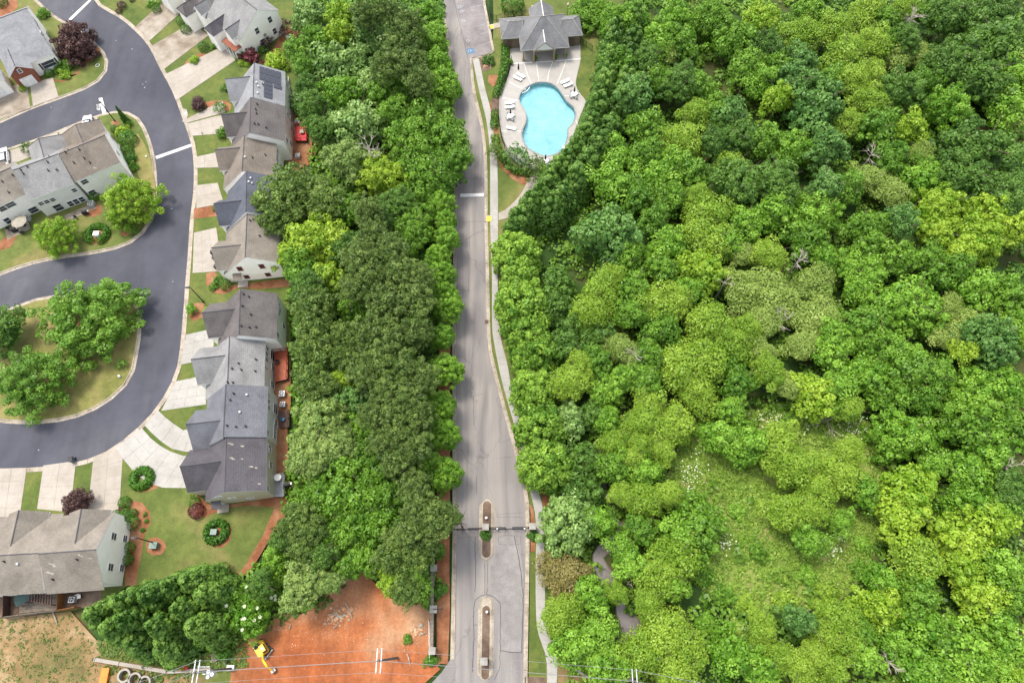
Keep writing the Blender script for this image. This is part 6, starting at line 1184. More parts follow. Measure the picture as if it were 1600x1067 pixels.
# ================================================================= STREET FURNITURE, YARDS
def height_from(base_px, top_px):
    b = P(*base_px); best = min(((math.dist(P(*top_px, z)[:2], b[:2]), z) for z in np.arange(.5, 25, .1))); return best[1]
def lamp_post(bu, bv, tu, tv, label, arm=1.2, ang=0.0):
    b = P(bu, bv); h = height_from((bu, bv), (tu, tv)); t = thing('street_lamp', (b[0], b[1], .05), label, 'street lamp', 'black street lamps'); 
    G().cyl((b[0], b[1], .05), (b[0], b[1], h), .11, .07, 8).mk('pole', 'black_metal', t); G().cyl((b[0], b[1], .05), (b[0], b[1], .5), .2, .14, 8).mk('base', 'black_metal', t)
    e = (b[0] + arm * math.cos(ang), b[1] + arm * math.sin(ang), h + .1); G().tube([(b[0], b[1], h - .1), ((b[0] + e[0]) / 2, (b[1] + e[1]) / 2, h + .25), e], [.05, .045, .04], 6).mk('arm', 'black_metal', t)
    hd = G().box((e[0], e[1], h + .05), (.75, .35, .16), ang).mk('lamp_head', 'black_metal', t); G().box((e[0], e[1], h - .05), (.5, .25, .05), ang).mk('lens', 'lamp_glass', hd)
lamp_post(318, 472, 298, 449, 'black street lamp on the lawn above the dark brown roofed townhouse', .5, R(180)); lamp_post(180, 190, 157, 162, 'black street lamp leaning into view over the stop line lettering', .5, R(150)); lamp_post(242, 848, 213, 842, 'black street lamp beside the utility box on the straw circle', .4, R(180))
def lawn_lamp(u, v, tu, tv, label):
    b = P(u, v); h = max(3.0, min(6, height_from((u, v), (tu, tv)))); t = thing('globe_lamp', (b[0], b[1], .03), label, 'lamp', 'globe lamps by the pool house'); G().cyl((b[0], b[1], 0), (b[0], b[1], h), .06, n=6).mk('pole', 'black_metal', t); g = G(); g.cyl((b[0], b[1], h), (b[0], b[1], h + .2), .12, .24, 8); g.cyl((b[0], b[1], h + .2), (b[0], b[1], h + .5), .24, .1, 8); g.mk('globe', 'lamp_glass', t)
lawn_lamp(886, 26, 886, 14, 'globe lamp on a post behind the right wing of the pool house'); lawn_lamp(831, 30, 831, 19, 'globe lamp on a post behind the left wing of the pool house')
def box_thing(name, u, v, d, mat, label, cat, z=.1, rot=0.0, lid=None, group=None):
    p = P(u, v); t = thing(name, (p[0], p[1], z), label, cat, group); G().box((p[0], p[1], z + d[2] / 2), d, rot).mk('body', mat, t); g = G(); g.box((p[0], p[1], z + d[2] + .03), (d[0] * 1.08, d[1] * 1.08, .08), rot); g.mk('lid', lid or mat, t)
    nx = G(); nx.box((p[0] - math.sin(rot) * -d[1] / 2, p[1] - d[1] / 2 - .02, z + d[2] * .5), (d[0] * .7, .04, d[2] * .6), rot); nx.mk('door', lid or mat, t); return t
box_thing('utility_box', 243, 853, (1.1, .9, .8), 'teal_box', 'pale green utility box on the straw circle under the lamp', 'utility box'); box_thing('utility_box', 336.5, 832, (.9, .8, .7), 'teal_box', 'pale green utility box inside the horseshoe hedge', 'utility box'); box_thing('utility_box', 154, 369, (1.0, .9, .8), 'siding_grey', 'light grey utility box inside the hedge on the corner lawn', 'utility box', z=.15)
def bin_(u, v, label, z=.1, rot=0.0, mat='blue_grey_plastic'):
    p = P(u, v, .5); t = thing('wheelie_bin', (p[0], p[1], z), label, 'trash bin', 'wheeled trash bins'); g = G(); b = [(-.27, -.3), (.27, -.3), (.27, .3), (-.27, .3)]; c, s = math.cos(rot), math.sin(rot)
    q = lambda x, y, zz: (p[0] + x * c - y * s, p[1] + x * s + y * c, z + zz)
    g.hexa([q(x * .8, y * .8, .05) for x, y in b], [q(x, y, .98) for x, y in b]); g.mk('body', mat, t); g = G(); g.hexa([q(x * 1.1, y * 1.1, .98) for x, y in b], [q(x * 1.0, y * 1.0, 1.1) for x, y in b]); g.mk('lid', 'shutter_dark', t)
    for x in (-.28, .28): G().cyl(q(x - .04, .3, .13), q(x + .04, .3, .13), .13, n=8).mk('wheel', 'dark_rubber', t)
bin_(112, 717, 'blue grey bin standing in the gutter of the dark street', 0); bin_(134, 790, 'blue grey bin on the driveway beside the purple tree'); bin_(113, 720, 'second blue grey bin right behind the gutter one', .06)
for q in ((332.5, 396, 'upper dark bin at the garage of the house with red shutters', 'shutter_dark'), (335.5, 404, 'middle dark bin at the garage of the house with red shutters', 'shutter_dark'), (338, 418, 'lower dark bin at the garage of the house with red shutters', 'shutter_dark')): bin_(q[0], q[1], q[2], mat=q[3])
def small(name, u, v, r, h, mat, label, cat, z=.1, cone=False):
    p = P(u, v); t = thing(name, (p[0], p[1], z), label, cat); G().cyl((p[0], p[1], z), (p[0], p[1], z + h * .7), r * .7, r * .6, 8).mk('body', mat, t); G().cyl((p[0], p[1], z + h * .7), (p[0], p[1], z + h), r, r * (.3 if cone else .8), 8).mk('cap', mat, t)
small('marker_post', 188, 589, .22, .5, 'trim_white', 'small white cap on the island lawn near the right kerb', 'marker', .13); small('fire_hydrant', 147.5, 81.5, .2, .8, 'trim_white', 'white hydrant at the tip of the corner straw bed', 'hydrant', .13, True); small('garden_light', 316.5, 210, .1, .4, 'shutter_dark', 'dark stub light on the grass edge of the second drive', 'light')
small('garden_light', 229.5, 246, .18, .3, 'trim_white', 'white cap on the dry strip by the stop line', 'marker', .14)
# mailbox cluster style ring on the corner lawn
p = P(153, 103.5); g = G()
for k in range(12):
    a, b = k * .5236, (k + 1) * .5236; g.cyl((p[0] + .4 * math.cos(a), p[1] + .4 * math.sin(a), .22), (p[0] + .4 * math.cos(b), p[1] + .4 * math.sin(b), .22), .05, n=4)
tag(g.mk('hose_ring', 'trim_white', None, origin=(p[0], p[1], .15)), 'white hose ring lying on the corner lawn', 'hose')
# air conditioners
def ac(u, v, label, s=.95, z=.06):
    p = P(u, v, .9); t = thing('air_conditioner', (p[0], p[1], z), label, 'air conditioner', 'outdoor air conditioner units'); G().box((p[0], p[1], z + .42), (s, s, .84)).mk('body', 'galvanised', t); g = G(); g.cyl((p[0], p[1], z + .84), (p[0], p[1], z + .88), s * .42, n=12); g.mk('fan_shroud', 'shutter_dark', t)
    for k in range(4):
        a = k * 1.57; g = G(); g.box((p[0] + math.cos(a) * s * .2, p[1] + math.sin(a) * s * .2, z + .9), (s * .36, s * .12, .02), a); g.mk('fan_blade', 'galvanised', t)
ac(440, 614.5, 'upper of the two air conditioners between the rear decks'); ac(441, 631, 'lower of the two air conditioners between the rear decks', .85); ac(464, 189, 'air conditioner above the red deck'); ac(464.5, 242, 'air conditioner below the red deck', .8); ac(424.5, 737, 'air conditioner above the small grey deck', .75); ac(141, 317, 'air conditioner at the patio of the middle left row', 1.0, .16); ac(111, 936.5, 'air conditioner in the small brown yard of the lower left block', .85); ac(450, 56, 'air conditioner behind the top white gable', .9)
ac(41, 340, 'air conditioner beside the patio parasol', .9, .16)
# decks: boards are parts
def deck(name, pix, zt, mat, label, board=.35, rail=None, cat='deck', rail_h=.95, steps=None):
    q = [np.array(p[:2]) for p in Ps(pix, zt)]; c = sum(q) / 4; t = thing(name, (c[0], c[1], 0), label, cat); W = np.linalg.norm(q[1] - q[0]); n = max(2, int(np.linalg.norm(q[3] - q[0]) / board))
    for i in range(n):
        a0, a1 = i / n + .02 / n * 2, (i + 1) / n - .02 / n * 2; L = lambda a, s: q[0] * (1 - a) * (1 - s) + q[1] * (1 - a) * s + q[3] * a * (1 - s) + q[2] * a * s
        G().prism([tuple(L(a0, 0)), tuple(L(a0, 1)), tuple(L(a1, 1)), tuple(L(a1, 0))], zt - .06, zt).mk('board', mat, t)
    G().prism([tuple(c + (p - c) * .96) for p in q], 0, zt - .07).mk('frame', 'wood_brown', t)
    if rail:
        for k in rail:
            a, b = q[k], q[(k + 1) % 4]; m = max(1, round(np.linalg.norm(b - a) / 1.4))
            for i in range(m + 1): pp = a + (b - a) * i / m; G().box((pp[0], pp[1], zt + rail_h / 2), (.09, .09, rail_h)).mk('rail_post', mat, t)
            G().cyl((*a, zt + rail_h), (*b, zt + rail_h), .05, n=4).mk('rail', mat, t); g = G(); m2 = int(np.linalg.norm(b - a) / .16)
            for i in range(m2): pp = a + (b - a) * (i + .5) / m2; g.cyl((pp[0], pp[1], zt), (pp[0], pp[1], zt + rail_h), .018, n=3, cap=False)
            o = g.mk('balusters', mat, t); o['kind'] = 'stuff'
    return t
deck('deck', [(428, 549), (450, 547), (449, 592), (429, 597)], .9, 'wood_orange', 'bright rust coloured deck behind the pale grey roof', rail=(0, 1)); deck('deck', [(434, 642), (452, 642), (452, 668), (436, 668)], .5, 'wood_brown', 'small dark brown deck behind the steel grey roof', rail=(1,))
deck('deck', [(426, 743), (445, 741), (444, 776), (426, 776)], .9, 'wood_grey', 'small grey deck behind the charcoal roof', rail=(0, 1), rail_h=.9); deck('deck', [(461, 197), (480, 196), (480, 220), (461, 220)], .8, 'red_paint', 'bright red deck behind the dark brownish roofed townhouse', rail=(0, 1, 2))
p = P(472, 207, .95); t = thing('side_table', (p[0], p[1], .8), 'small white square table on the red deck', 'table'); G().box((p[0], p[1], 1.25), (.8, .8, .06)).mk('tabletop', 'beige_fabric', t)
for a in (-.3, .3):
    for b in (-.3, .3): G().cyl((p[0] + a, p[1] + b, .8), (p[0] + a, p[1] + b, 1.23), .03, n=4).mk('leg', 'trim_white', t)
p = P(434.5, 746, 1.3); t = thing('round_table', (p[0], p[1], .9), 'round pale table on the small grey deck', 'table'); G().cyl((p[0], p[1], 1.55), (p[0], p[1], 1.6), .6, n=14).mk('tabletop', 'siding_grey', t); G().cyl((p[0], p[1], .9), (p[0], p[1], 1.55), .06, n=6).mk('leg', 'steel', t)
def chair(u, v, z, mat, label, rot=0.0):
    p = P(u, v, z + .4); t = thing('patio_chair', (p[0], p[1], z), label, 'chair', 'patio chairs'); G().box((p[0], p[1], z + .42), (.55, .55, .08), rot).mk('seat', mat, t); G().box((p[0] - math.sin(rot) * .26, p[1] + math.cos(rot) * .26, z + .7), (.55, .07, .55), rot).mk('backrest', mat, t)
    for a in (-.22, .22):
        for b in (-.22, .22): G().cyl((p[0] + a, p[1] + b, z), (p[0] + a, p[1] + b, z + .4), .025, n=4).mk('leg', 'black_metal', t)
chair(442, 655, .5, 'blue_paint', 'blue cushioned chair on the dark brown deck', 1.5); chair(433, 566, .9, 'shutter_dark', 'dark chair on the rust coloured deck'); chair(444, 758, .9, 'charcoal_fabric', 'dark chair at the right side of the small grey deck', -1.5); chair(38, 352, .15, 'charcoal_fabric', 'charcoal chair right of the patio parasol', -1); chair(34, 363, .15, 'charcoal_fabric', 'charcoal chair below the patio parasol', 3); chair(14, 358, .15, 'charcoal_fabric', 'charcoal chair left of the patio parasol', 1); chair(117, 341, .15, 'black_metal', 'dark chair on the slab behind the light grey roof')
chair(123, 932, .1, 'siding_grey', 'pale chair in the small brown yard', .3); chair(40, 930, .1, 'wood_weathered', 'weathered chair beside the covered swing', .7)
# patios and parasol of the middle left row
drive([(100, 338), (146, 318), (152, 326), (106, 346)], 4, 1, 'concrete_stained', .16); drive([(8, 360), (44, 342), (48, 358), (12, 376)], 3, 2, 'concrete_stained', .16)
p = P(28, 345, 2.3); t = thing('parasol', (p[0], p[1], .15), 'open beige octagonal parasol on the patio at the left edge', 'parasol'); G().cyl((p[0], p[1], .15), (p[0], p[1], 2.6), .04, n=6).mk('pole', 'galvanised', t); g = G(); ri = [(p[0] + 1.45 * math.cos(k * .785), p[1] + 1.45 * math.sin(k * .785), 2.1) for k in range(8)]; g.add(ri + [(p[0], p[1], 2.65)], [(k, (k + 1) % 8, 8) for k in range(8)] + [tuple(range(7, -1, -1))]); g.mk('canopy', 'beige_fabric', t)
def grill(u, v, z, label):
    p = P(u, v, z + .8); t = thing('barbecue_grill', (p[0], p[1], z), label, 'grill', 'covered barbecue grills'); G().box((p[0], p[1], z + .4), (.9, .5, .8), .3).mk('cart', 'shutter_dark', t); g = G(); g.cyl((p[0] - .45, p[1] - .1, z + .85), (p[0] + .45, p[1] + .12, z + .85), .3, n=10); g.mk('lid', 'black_metal', t); G().box((p[0] + .6, p[1] + .2, z + .8), (.3, .4, .05), .3).mk('side_shelf', 'steel', t)
grill(20, 358, .15, 'black grill at the left of the patio parasol'); grill(131, 331, .15, 'black grill on the slab behind the light grey roof'); grill(451, 165, .06, 'black grill beside the solar roofed townhouse'); grill(448, 757, .9, 'dark covered grill on the small grey deck')
# back yards of the lower left block
bed([(-30, 905), (158, 918), (160, 946), (60, 958), (-30, 964)], 'mulch', .06, False, 'yard')
t = deck('patio_platform', [(30, 925), (98, 925), (98, 952), (30, 958)], .2, 'wood_weathered', 'weathered grey plank terrace under the striped pergola', board=.5)
def wall_thing(name, a, b, h, th, mat, label, cat, z=0.0, panels=None):
    A, B = P(*a), P(*b); t = thing(name, (A[0], A[1], z), label, cat); L = math.dist(A[:2], B[:2]); n = max(1, round(L / (panels or 2.4))); ang = math.atan2(B[1] - A[1], B[0] - A[0]); ux_ = ((B[0] - A[0]) / L, (B[1] - A[1]) / L)
    for i in range(n):
        m = (i + .5) / n; c = (A[0] + (B[0] - A[0]) * m, A[1] + (B[1] - A[1]) * m, z + h / 2); G().box(c, (L / n - .03, th, h), ang).mk('panel', mat, t)
    for i in range(n + 1):
        c = (A[0] + (B[0] - A[0]) * i / n, A[1] + (B[1] - A[1]) * i / n, z + h / 2 + .05); G().box(c, (.12, th + .08, h + .1), ang).mk('post', mat, t)
    return t
wall_thing('fence', (10, 965), (99, 954), 1.8, .06, 'wood_weathered', 'weathered board fence closing the plank terrace yard', 'fence'); wall_thing('fence', (16, 963), (17, 928), 1.8, .06, 'wood_brown', 'dark brown fence panel at the left of the covered swing', 'fence'); wall_thing('fence', (99, 954), (126, 949), 1.8, .06, 'fence_wood', 'new orange wooden fence below the brown yard', 'fence'); wall_thing('fence', (99, 953), (101, 923), 1.8, .06, 'fence_wood', 'new orange fence panel between the yards', 'fence')
# striped pergola
p0, p1, p2, p3 = [np.array(P(u, v, 2.6)[:2]) for u, v in ((49, 916), (82, 922), (80, 945), (46, 938))]
c = (p0 + p1 + p2 + p3) / 4; t = thing('pergola', (c[0], c[1], .1), 'weathered pergola of thin slats behind the lower left roof', 'pergola')
for i in range(9):
    a, b = p0 + (p1 - p0) * i / 8, p3 + (p2 - p3) * i / 8; d = b - a; m = (a + b) / 2; G().box((m[0], m[1], 2.7), (np.linalg.norm(d), .12, .2), math.atan2(d[1], d[0])).mk('slat', 'wood_brown', t)
for a, b in ((p0, p1), (p3, p2)):
    d = b - a; m = (a + b) / 2; G().box((m[0], m[1], 2.5), (np.linalg.norm(d), .14, .2), math.atan2(d[1], d[0])).mk('beam', 'wood_brown', t)
for a in (p0, p1, p2, p3): G().box((a[0], a[1], 1.3), (.16, .16, 2.4)).mk('post', 'wood_brown', t)
p = P(38, 932, 1.8); t = thing('garden_swing', (p[0], p[1], .1), 'swing seat under a curved grey green canopy in the left yard', 'garden swing'); g = G(); c_, s_ = math.cos(.55), math.sin(.55); q = lambda x, y, z: (p[0] + x * c_ - y * s_, p[1] + x * s_ + y * c_, z)
prof = [(-.8, 1.75), (-.5, 1.95), (0, 2.05), (.5, 1.95), (.8, 1.75)]
for (y0, z0), (y1, z1) in zip(prof, prof[1:]): g.hexa([q(-1.4, y0, z0 - .03), q(1.4, y0, z0 - .03), q(1.4, y1, z1 - .03), q(-1.4, y1, z1 - .03)], [q(-1.4, y0, z0), q(1.4, y0, z0), q(1.4, y1, z1), q(-1.4, y1, z1)])
g.mk('canopy', 'green_cloth', t); G().box(q(0, 0, .6), (1.8, .6, .1), .55).mk('seat', 'charcoal_fabric', t)
for x in (-1.3, 1.3):
    for y in (-.7, .7): G().cyl(q(x, y, .1), q(x, 0, 1.95), .04, n=5).mk('leg', 'black_metal', t)
shrub(30, 920, 1.0, 'shrub', 'leaf_mid', 'green bush under the eaves beside the garden swing')
# cars
def car(u, v, rot, mat, label, z=.1):
    p = P(u, v, .8); t = thing('parked_car', (p[0], p[1], z), label, 'car', None); c, s = math.cos(rot), math.sin(rot); q = lambda x, y, zz: (p[0] + x * c - y * s, p[1] + x * s + y * c, z + zz)
    st = [(-2.3, .78, .45, .75), (-2.15, .88, .3, .92), (-1.2, .92, .3, .98), (0, .93, .3, 1.0), (1.1, .92, .3, .95), (2.0, .86, .3, .8), (2.3, .7, .42, .65)]
    g = G()
    for (x0, w0, a0, b0), (x1, w1, a1, b1) in zip(st, st[1:]): g.hexa([q(x0, -w0, a0), q(x1, -w1, a1), q(x1, w1, a1), q(x0, w0, a0)], [q(x0, -w0 * .94, b0), q(x1, -w1 * .94, b1), q(x1, w1 * .94, b1), q(x0, w0 * .94, b0)])
    g.mk('body', mat, t)
    cab = [(-2.0, .7, .95), (-1.5, .66, 1.4), (.1, .66, 1.45), (1.0, .74, .97)]; g = G()
    g.hexa([q(-2.0, -.78, .93), q(1.05, -.8, .93), q(1.05, .8, .93), q(-2.0, .78, .93)], [q(-1.5, -.6, 1.42), q(.1, -.62, 1.45), q(.1, .62, 1.45), q(-1.5, .6, 1.42)]); g.mk('glasshouse', 'glass', t)
    g = G(); g.hexa([q(-1.5, -.63, 1.42), q(.08, -.65, 1.45), q(.08, .65, 1.45), q(-1.5, .63, 1.42)], [q(-1.45, -.6, 1.47), q(.02, -.6, 1.5), q(.02, .6, 1.5), q(-1.45, .6, 1.47)]); g.mk('car_roof', mat, t)
    for x in (-1.45, 1.4):
        for y in (-.86, .86):
            wv = G().cyl(q(x, y - .1, .32), q(x, y + .1, .32), .32, n=12).mk('wheel', 'dark_rubber', t); G().cyl(q(x, y - .11 if y < 0 else y + .09, .32), q(x, y - .12 if y < 0 else y + .11, .32), .19, n=8).mk('rim', 'steel', wv)
    for y in (-.6, .6): G().box(q(2.24, y, .62), (.1, .3, .14), rot).mk('headlight', 'lamp_glass', t); G().box(q(-2.27, y, .72), (.08, .3, .14), rot).mk('tail_light', 'red_paint', t)
car(137, 194, R(105), 'car_white', 'white car parked on the drive at the stop line corner', .17); car(5, 245, R(110), 'car_white', 'white car half cut by the left edge on the driveway', .17)
# ---- entrance: piers, gate, wall
def pier(u, v, label, s=1.0, h=2.3, z=.1, rot=0):
    p = P(u, v, h); t = thing('stone_pier', (p[0], p[1], z), label, 'pier', 'stone piers of the entrance'); G().box((p[0], p[1], z + h / 2 - .1), (s * .8, s * .8, h - .2), rot).mk('shaft', 'stone_wall', t); G().box((p[0], p[1], z + h - .1), (s, s, .16), rot).mk('cap', 'stone_cap', t); G().box((p[0], p[1], z + .25), (s * .92, s * .92, .5), rot).mk('plinth', 'stone_wall', t); return p
g1 = pier(758.7, 823, 'stone gate pier on the upper median'); g2 = pier(832, 822, 'stone gate pier between the kerb and the right sidewalk'); g3 = pier(693, 826, 'stone gate pier under the pine branches on the left kerb')
pier(677.5, 887, 'uppermost stone pier of the left entry wall'); pier(677, 951.5, 'middle stone pier of the left entry wall, with a lamp arm', 1.05); pier(675, 1016.5, 'lowest stone pier of the left entry wall'); pier(756, 1033, 'stone pier on the lower median', 1.05); pier(887, 1036.5, 'tilted looking stone pier at the right wall end', 1.0, rot=.6)
p = P(677, 951.5, 2.3); t = thing('wall_lamp', (p[0], p[1], 2.4), 'black lamp arm reaching out from the middle wall pier', 'lamp'); G().tube([(p[0], p[1], 2.4), (p[0] + .5, p[1], 2.7), (p[0] + 1.2, p[1], 2.6)], [.06, .05, .04], 6).mk('arm', 'black_metal', t); G().cyl((p[0] + 1.2, p[1], 2.35), (p[0] + 1.2, p[1], 2.65), .16, .08, 8).mk('lamp_head', 'black_metal', t)
def gate(a, b, label):
    t = thing('metal_gate', (a[0], a[1], .1), label, 'gate', 'black metal gate leaves across the road'); A = np.array(a[:2]); B = np.array(b[:2]); d = (B - A) / np.linalg.norm(B - A); A = A + d * .55; B = B - d * .55
    for z in (.25, 1.1, 1.75): G().cyl((*A, z), (*B, z), .035, n=4).mk('rail', 'black_metal', t)
    n = int(np.linalg.norm(B - A) / .22); g = G()
    for i in range(n + 1): q = A + (B - A) * i / n; g.cyl((*q, .15), (*q, 1.85 - .25 * math.sin(math.pi * i / n)), .022, n=4, cap=False)
    o = g.mk('bars', 'black_metal', t); o['kind'] = 'stuff'
    for q in (A, B): G().box((*q, .95), (.1, .1, 1.8)).mk('post', 'black_metal', t)
m_ = ((g1[0] + g2[0]) / 2, (g1[1] + g2[1]) / 2, 0); gate(g1, m_, 'black gate leaf hung on the median pier, right lane'); gate(g2, m_, 'black gate leaf hung on the pier by the sidewalk'); m2 = ((g1[0] + g3[0]) / 2, (g1[1] + g3[1]) / 2, 0); gate(g3, m2, 'black gate leaf under the pine branches, left lane'); gate(g1, m2, 'black gate leaf hung on the median pier, left lane')
small('keypad_post', 777, 827, .16, 1.1, 'trim_white', 'white keypad post in the right lane gate line', 'post', 0); small('keypad_post', 819.5, 827, .16, 1.0, 'trim_white', 'white post by the kerb in the gate line', 'post', .1); small('marker_post', 760, 809.5, .22, .4, 'trim_white', 'white marker on the upper median mulch', 'marker', .17); small('marker_post', 761, 956, .2, .9, 'trim_white', 'white marker post on the lower median mulch', 'marker', .17)
A, B = P(678, 855), P(676, 1018); t = thing('entry_wall', (A[0], A[1], 0), 'long low masonry wall along the left side of the entrance', 'wall'); L = math.dist(A[:2], B[:2]); n = 14; ang = math.atan2(B[1] - A[1], B[0] - A[0])
for i in range(n):
    c = (A[0] + (B[0] - A[0]) * (i + .5) / n, A[1] + (B[1] - A[1]) * (i + .5) / n); G().box((*c, .75), (L / n - .02, .32, 1.5), ang).mk('wall_panel', 'stone_wall', t); G().box((*c, 1.55), (L / n - .04, .46, .1), ang).mk('coping_stone', 'wood_weathered', t)
wall_thing('fence', (861, 872), (860, 836), 1.8, .1, 'wood_brown', 'dark wooden screen beside the right sidewalk', 'fence'); wall_thing('retaining_wall', (887, 1038), (925, 1062), .9, .3, 'stone_cap', 'thin pale wall running down right from the tilted pier', 'wall', panels=3)
fence('white post and rail fence behind the lower end of the entry wall', [(671, 970), (672, 1032)], 1.1, 'trim_white', 2.2, 0, .3)
# ---- building site: excavator
p = P(408, 1014, 1.0); rot = R(-52); t = thing('excavator', (p[0], p[1], -.02), 'yellow excavator with its boom stretched down to the right on the clay', 'excavator'); c, s = math.cos(rot), math.sin(rot); q = lambda x, y, z: (p[0] + x * c - y * s, p[1] + x * s + y * c, z); r2 = R(-35); c2, s2 = math.cos(r2), math.sin(r2); k_ = lambda x, y, z: (p[0] + x * c2 - y * s2, p[1] + x * s2 + y * c2, z)
for y in (-.95, .95):
    g = G(); pr = [(-1.5, .25), (-1.3, 0), (1.3, 0), (1.5, .25), (1.5, .5), (1.25, .7), (-1.25, .7), (-1.5, .5)]; g.add([k_(x, y - .22, z) for x, z in pr] + [k_(x, y + .22, z) for x, z in pr], [tuple(range(7, -1, -1)), tuple(range(8, 16))] + [(i, (i + 1) % 8, 8 + (i + 1) % 8, 8 + i) for i in range(8)]); tr = g.mk('track', 'dark_rubber', t)
    for x in (-1.1, -.4, .4, 1.1): G().cyl(k_(x, y - .24, .3), k_(x, y + .24, .3), .2, n=8).mk('roller', 'steel', tr)
g = G(); g.hexa([k_(1.5, -1.1, .1), k_(1.75, -1.1, .1), k_(1.75, 1.1, .1), k_(1.5, 1.1, .1)], [k_(1.55, -1.1, .7), k_(1.7, -1.1, .7), k_(1.7, 1.1, .7), k_(1.55, 1.1, .7)]); g.mk('dozer_blade', 'steel', t)
G().box(q(0, 0, .75), (1.6, 1.6, .2), rot).mk('turntable', 'steel', t)
g = G(); pr = [(-1.5, -.6), (-1.3, -1.05), (.9, -1.05), (1.15, -.8), (1.15, .8), (.9, 1.05), (-1.3, 1.05), (-1.5, .6)]; g.add([q(x, y, .85) for x, y in pr] + [q(x * .97, y * .97, 1.75) for x, y in pr], [tuple(range(7, -1, -1)), tuple(range(8, 16))] + [(i, (i + 1) % 8, 8 + (i + 1) % 8, 8 + i) for i in range(8)]); g.mk('body', 'yellow_machine', t)
cb = G(); cb.hexa([q(-.5, .1, 1.7), q(1.1, .1, 1.7), q(1.1, 1.0, 1.7), q(-.5, 1.0, 1.7)], [q(-.45, .15, 2.6), q(.85, .15, 2.6), q(.85, .95, 2.6), q(-.45, .95, 2.6)]); cbo = cb.mk('cab', 'glass', t); G().box(q(.2, .55, 2.66), (1.35, .88, .1), rot).mk('cab_roof', 'yellow_machine', cbo); G().box(q(.25, .55, 2.73), (.7, .5, .05), rot).mk('roof_hatch', 'steel', cbo)
G().box(q(-.9, -.3, 1.82), (.8, 1.1, .12), rot).mk('engine_grille', 'shutter_dark', t); G().cyl(q(-.7, -.8, 1.8), q(-.7, -.8, 2.3), .08, n=6).mk('exhaust', 'shutter_dark', t)
def beam(pts, wd, hh, mat, name):
    g = G()
    for (x0, z0), (x1, z1), h0, h1 in zip(pts, pts[1:], hh, hh[1:]): g.hexa([q(x0, -.2 - wd / 2, z0 - h0 / 2), q(x1, -.2 - wd / 2, z1 - h1 / 2), q(x1, -.2 + wd / 2, z1 - h1 / 2), q(x0, -.2 + wd / 2, z0 - h0 / 2)], [q(x0, -.2 - wd / 2, z0 + h0 / 2), q(x1, -.2 - wd / 2, z1 + h1 / 2), q(x1, -.2 + wd / 2, z1 + h1 / 2), q(x0, -.2 + wd / 2, z0 + h0 / 2)])
    return g.mk(name, mat, t)
beam([(.9, 1.5), (2.2, 2.9), (3.6, 2.8)], .36, [.4, .6, .35], 'yellow_machine', 'boom'); beam([(3.4, 3.0), (4.6, 1.2)], .26, [.4, .25], 'yellow_machine', 'stick'); G().cyl(q(1.2, -.2, 1.3), q(2.3, -.2, 2.5), .08, n=6).mk('hydraulic_ram', 'steel', t)
g = G(); g.hexa([q(4.2, -.65, .1), q(4.9, -.65, .25), q(4.9, .25, .25), q(4.2, .25, .1)], [q(4.3, -.65, .9), q(4.85, -.65, .95), q(4.85, .25, .95), q(4.3, .25, .9)]); bk = g.mk('bucket', 'steel', t)
for y in (-.55, -.2, .15): G().box(q(4.15, y, .12), (.25, .08, .08), rot).mk('tooth', 'steel', bk)
t.scale = (.76, .76, .76)
# rubble, stumps, debris
BITS = G()
for k in range(420):
    cu, cv, s = [(527, 960, 9), (520, 968, 7), (545, 955, 6), (650, 983, 5), (500, 985, 22), (560, 985, 30), (640, 1008, 12), (440, 980, 6), (470, 1000, 30)][k % 9]; p = P(cu + RNG.normal(0, s), cv + RNG.normal(0, s * .6)); r = RNG.uniform(.1, .19) if k % 9 < 4 else RNG.uniform(.05, .12)
    if k < 40: r = RNG.uniform(.2, .45); p = P(RNG.normal(528, 9), RNG.normal(962, 6)) if k < 28 else P(RNG.normal(650, 6), RNG.normal(984, 7))
    a0 = RNG.uniform(0, 6); vs = [(p[0] + math.cos(a0 + a) * r * RNG.uniform(.6, 1.2), p[1] + math.sin(a0 + a) * r * RNG.uniform(.5, 1.0), -.03) for a in np.linspace(0, 5, 5)]; top = [(x * .6 + p[0] * .4, y * .6 + p[1] * .4, -.02 + r * RNG.uniform(.3, .6)) for x, y, _ in vs]
    if r < .17:
        BITS.add(vs + top, [(i, (i + 1) % 5, 5 + (i + 1) % 5, 5 + i) for i in range(5)] + [(5, 6, 7, 8, 9)]); continue
    g = G(); g.add(vs + top, [(i, (i + 1) % 5, 5 + (i + 1) % 5, 5 + i) for i in range(5)] + [(5, 6, 7, 8, 9)]); o = g.mk('rubble_stone', 'rock' if k % 3 else 'beige_fabric', None, origin=(p[0], p[1], -.02)); tag(o, 'pale broken stone lying on the orange clay lot', 'rubble', 'rubble scattered over the clay lot')
o = BITS.mk('rubble_bits', 'rock'); tag(o, 'small pale crumbs of rubble strewn over the clay', 'rubble', kind='stuff')
for u0, v0, u1, v1, l in ((540, 942, 546, 955, 'upper curved stick in the rubble heap'), (546, 955, 550, 966, 'lower curved stick in the rubble heap'), (521, 981, 528, 975, 'short stick below the rubble heap'), (655, 992, 666, 988, 'pale stick near the white fence'), (452, 982, 454, 974, 'small stick at the clay lot edge'), (636, 1021, 641, 1040, 'thin pale pole near the wall'), (83, 956, 90, 976, 'thin pole leaning at the yard fence')):
    a, b = P(u0, v0), P(u1, v1); o = G().tube([(a[0], a[1], .1), ((a[0] + b[0]) / 2 + .1, (a[1] + b[1]) / 2, .25), (b[0], b[1], .08)], [.09, .08, .04], 5).mk('fallen_branch', 'bark_pale', None, origin=(a[0], a[1], 0)); tag(o, l, 'branch')
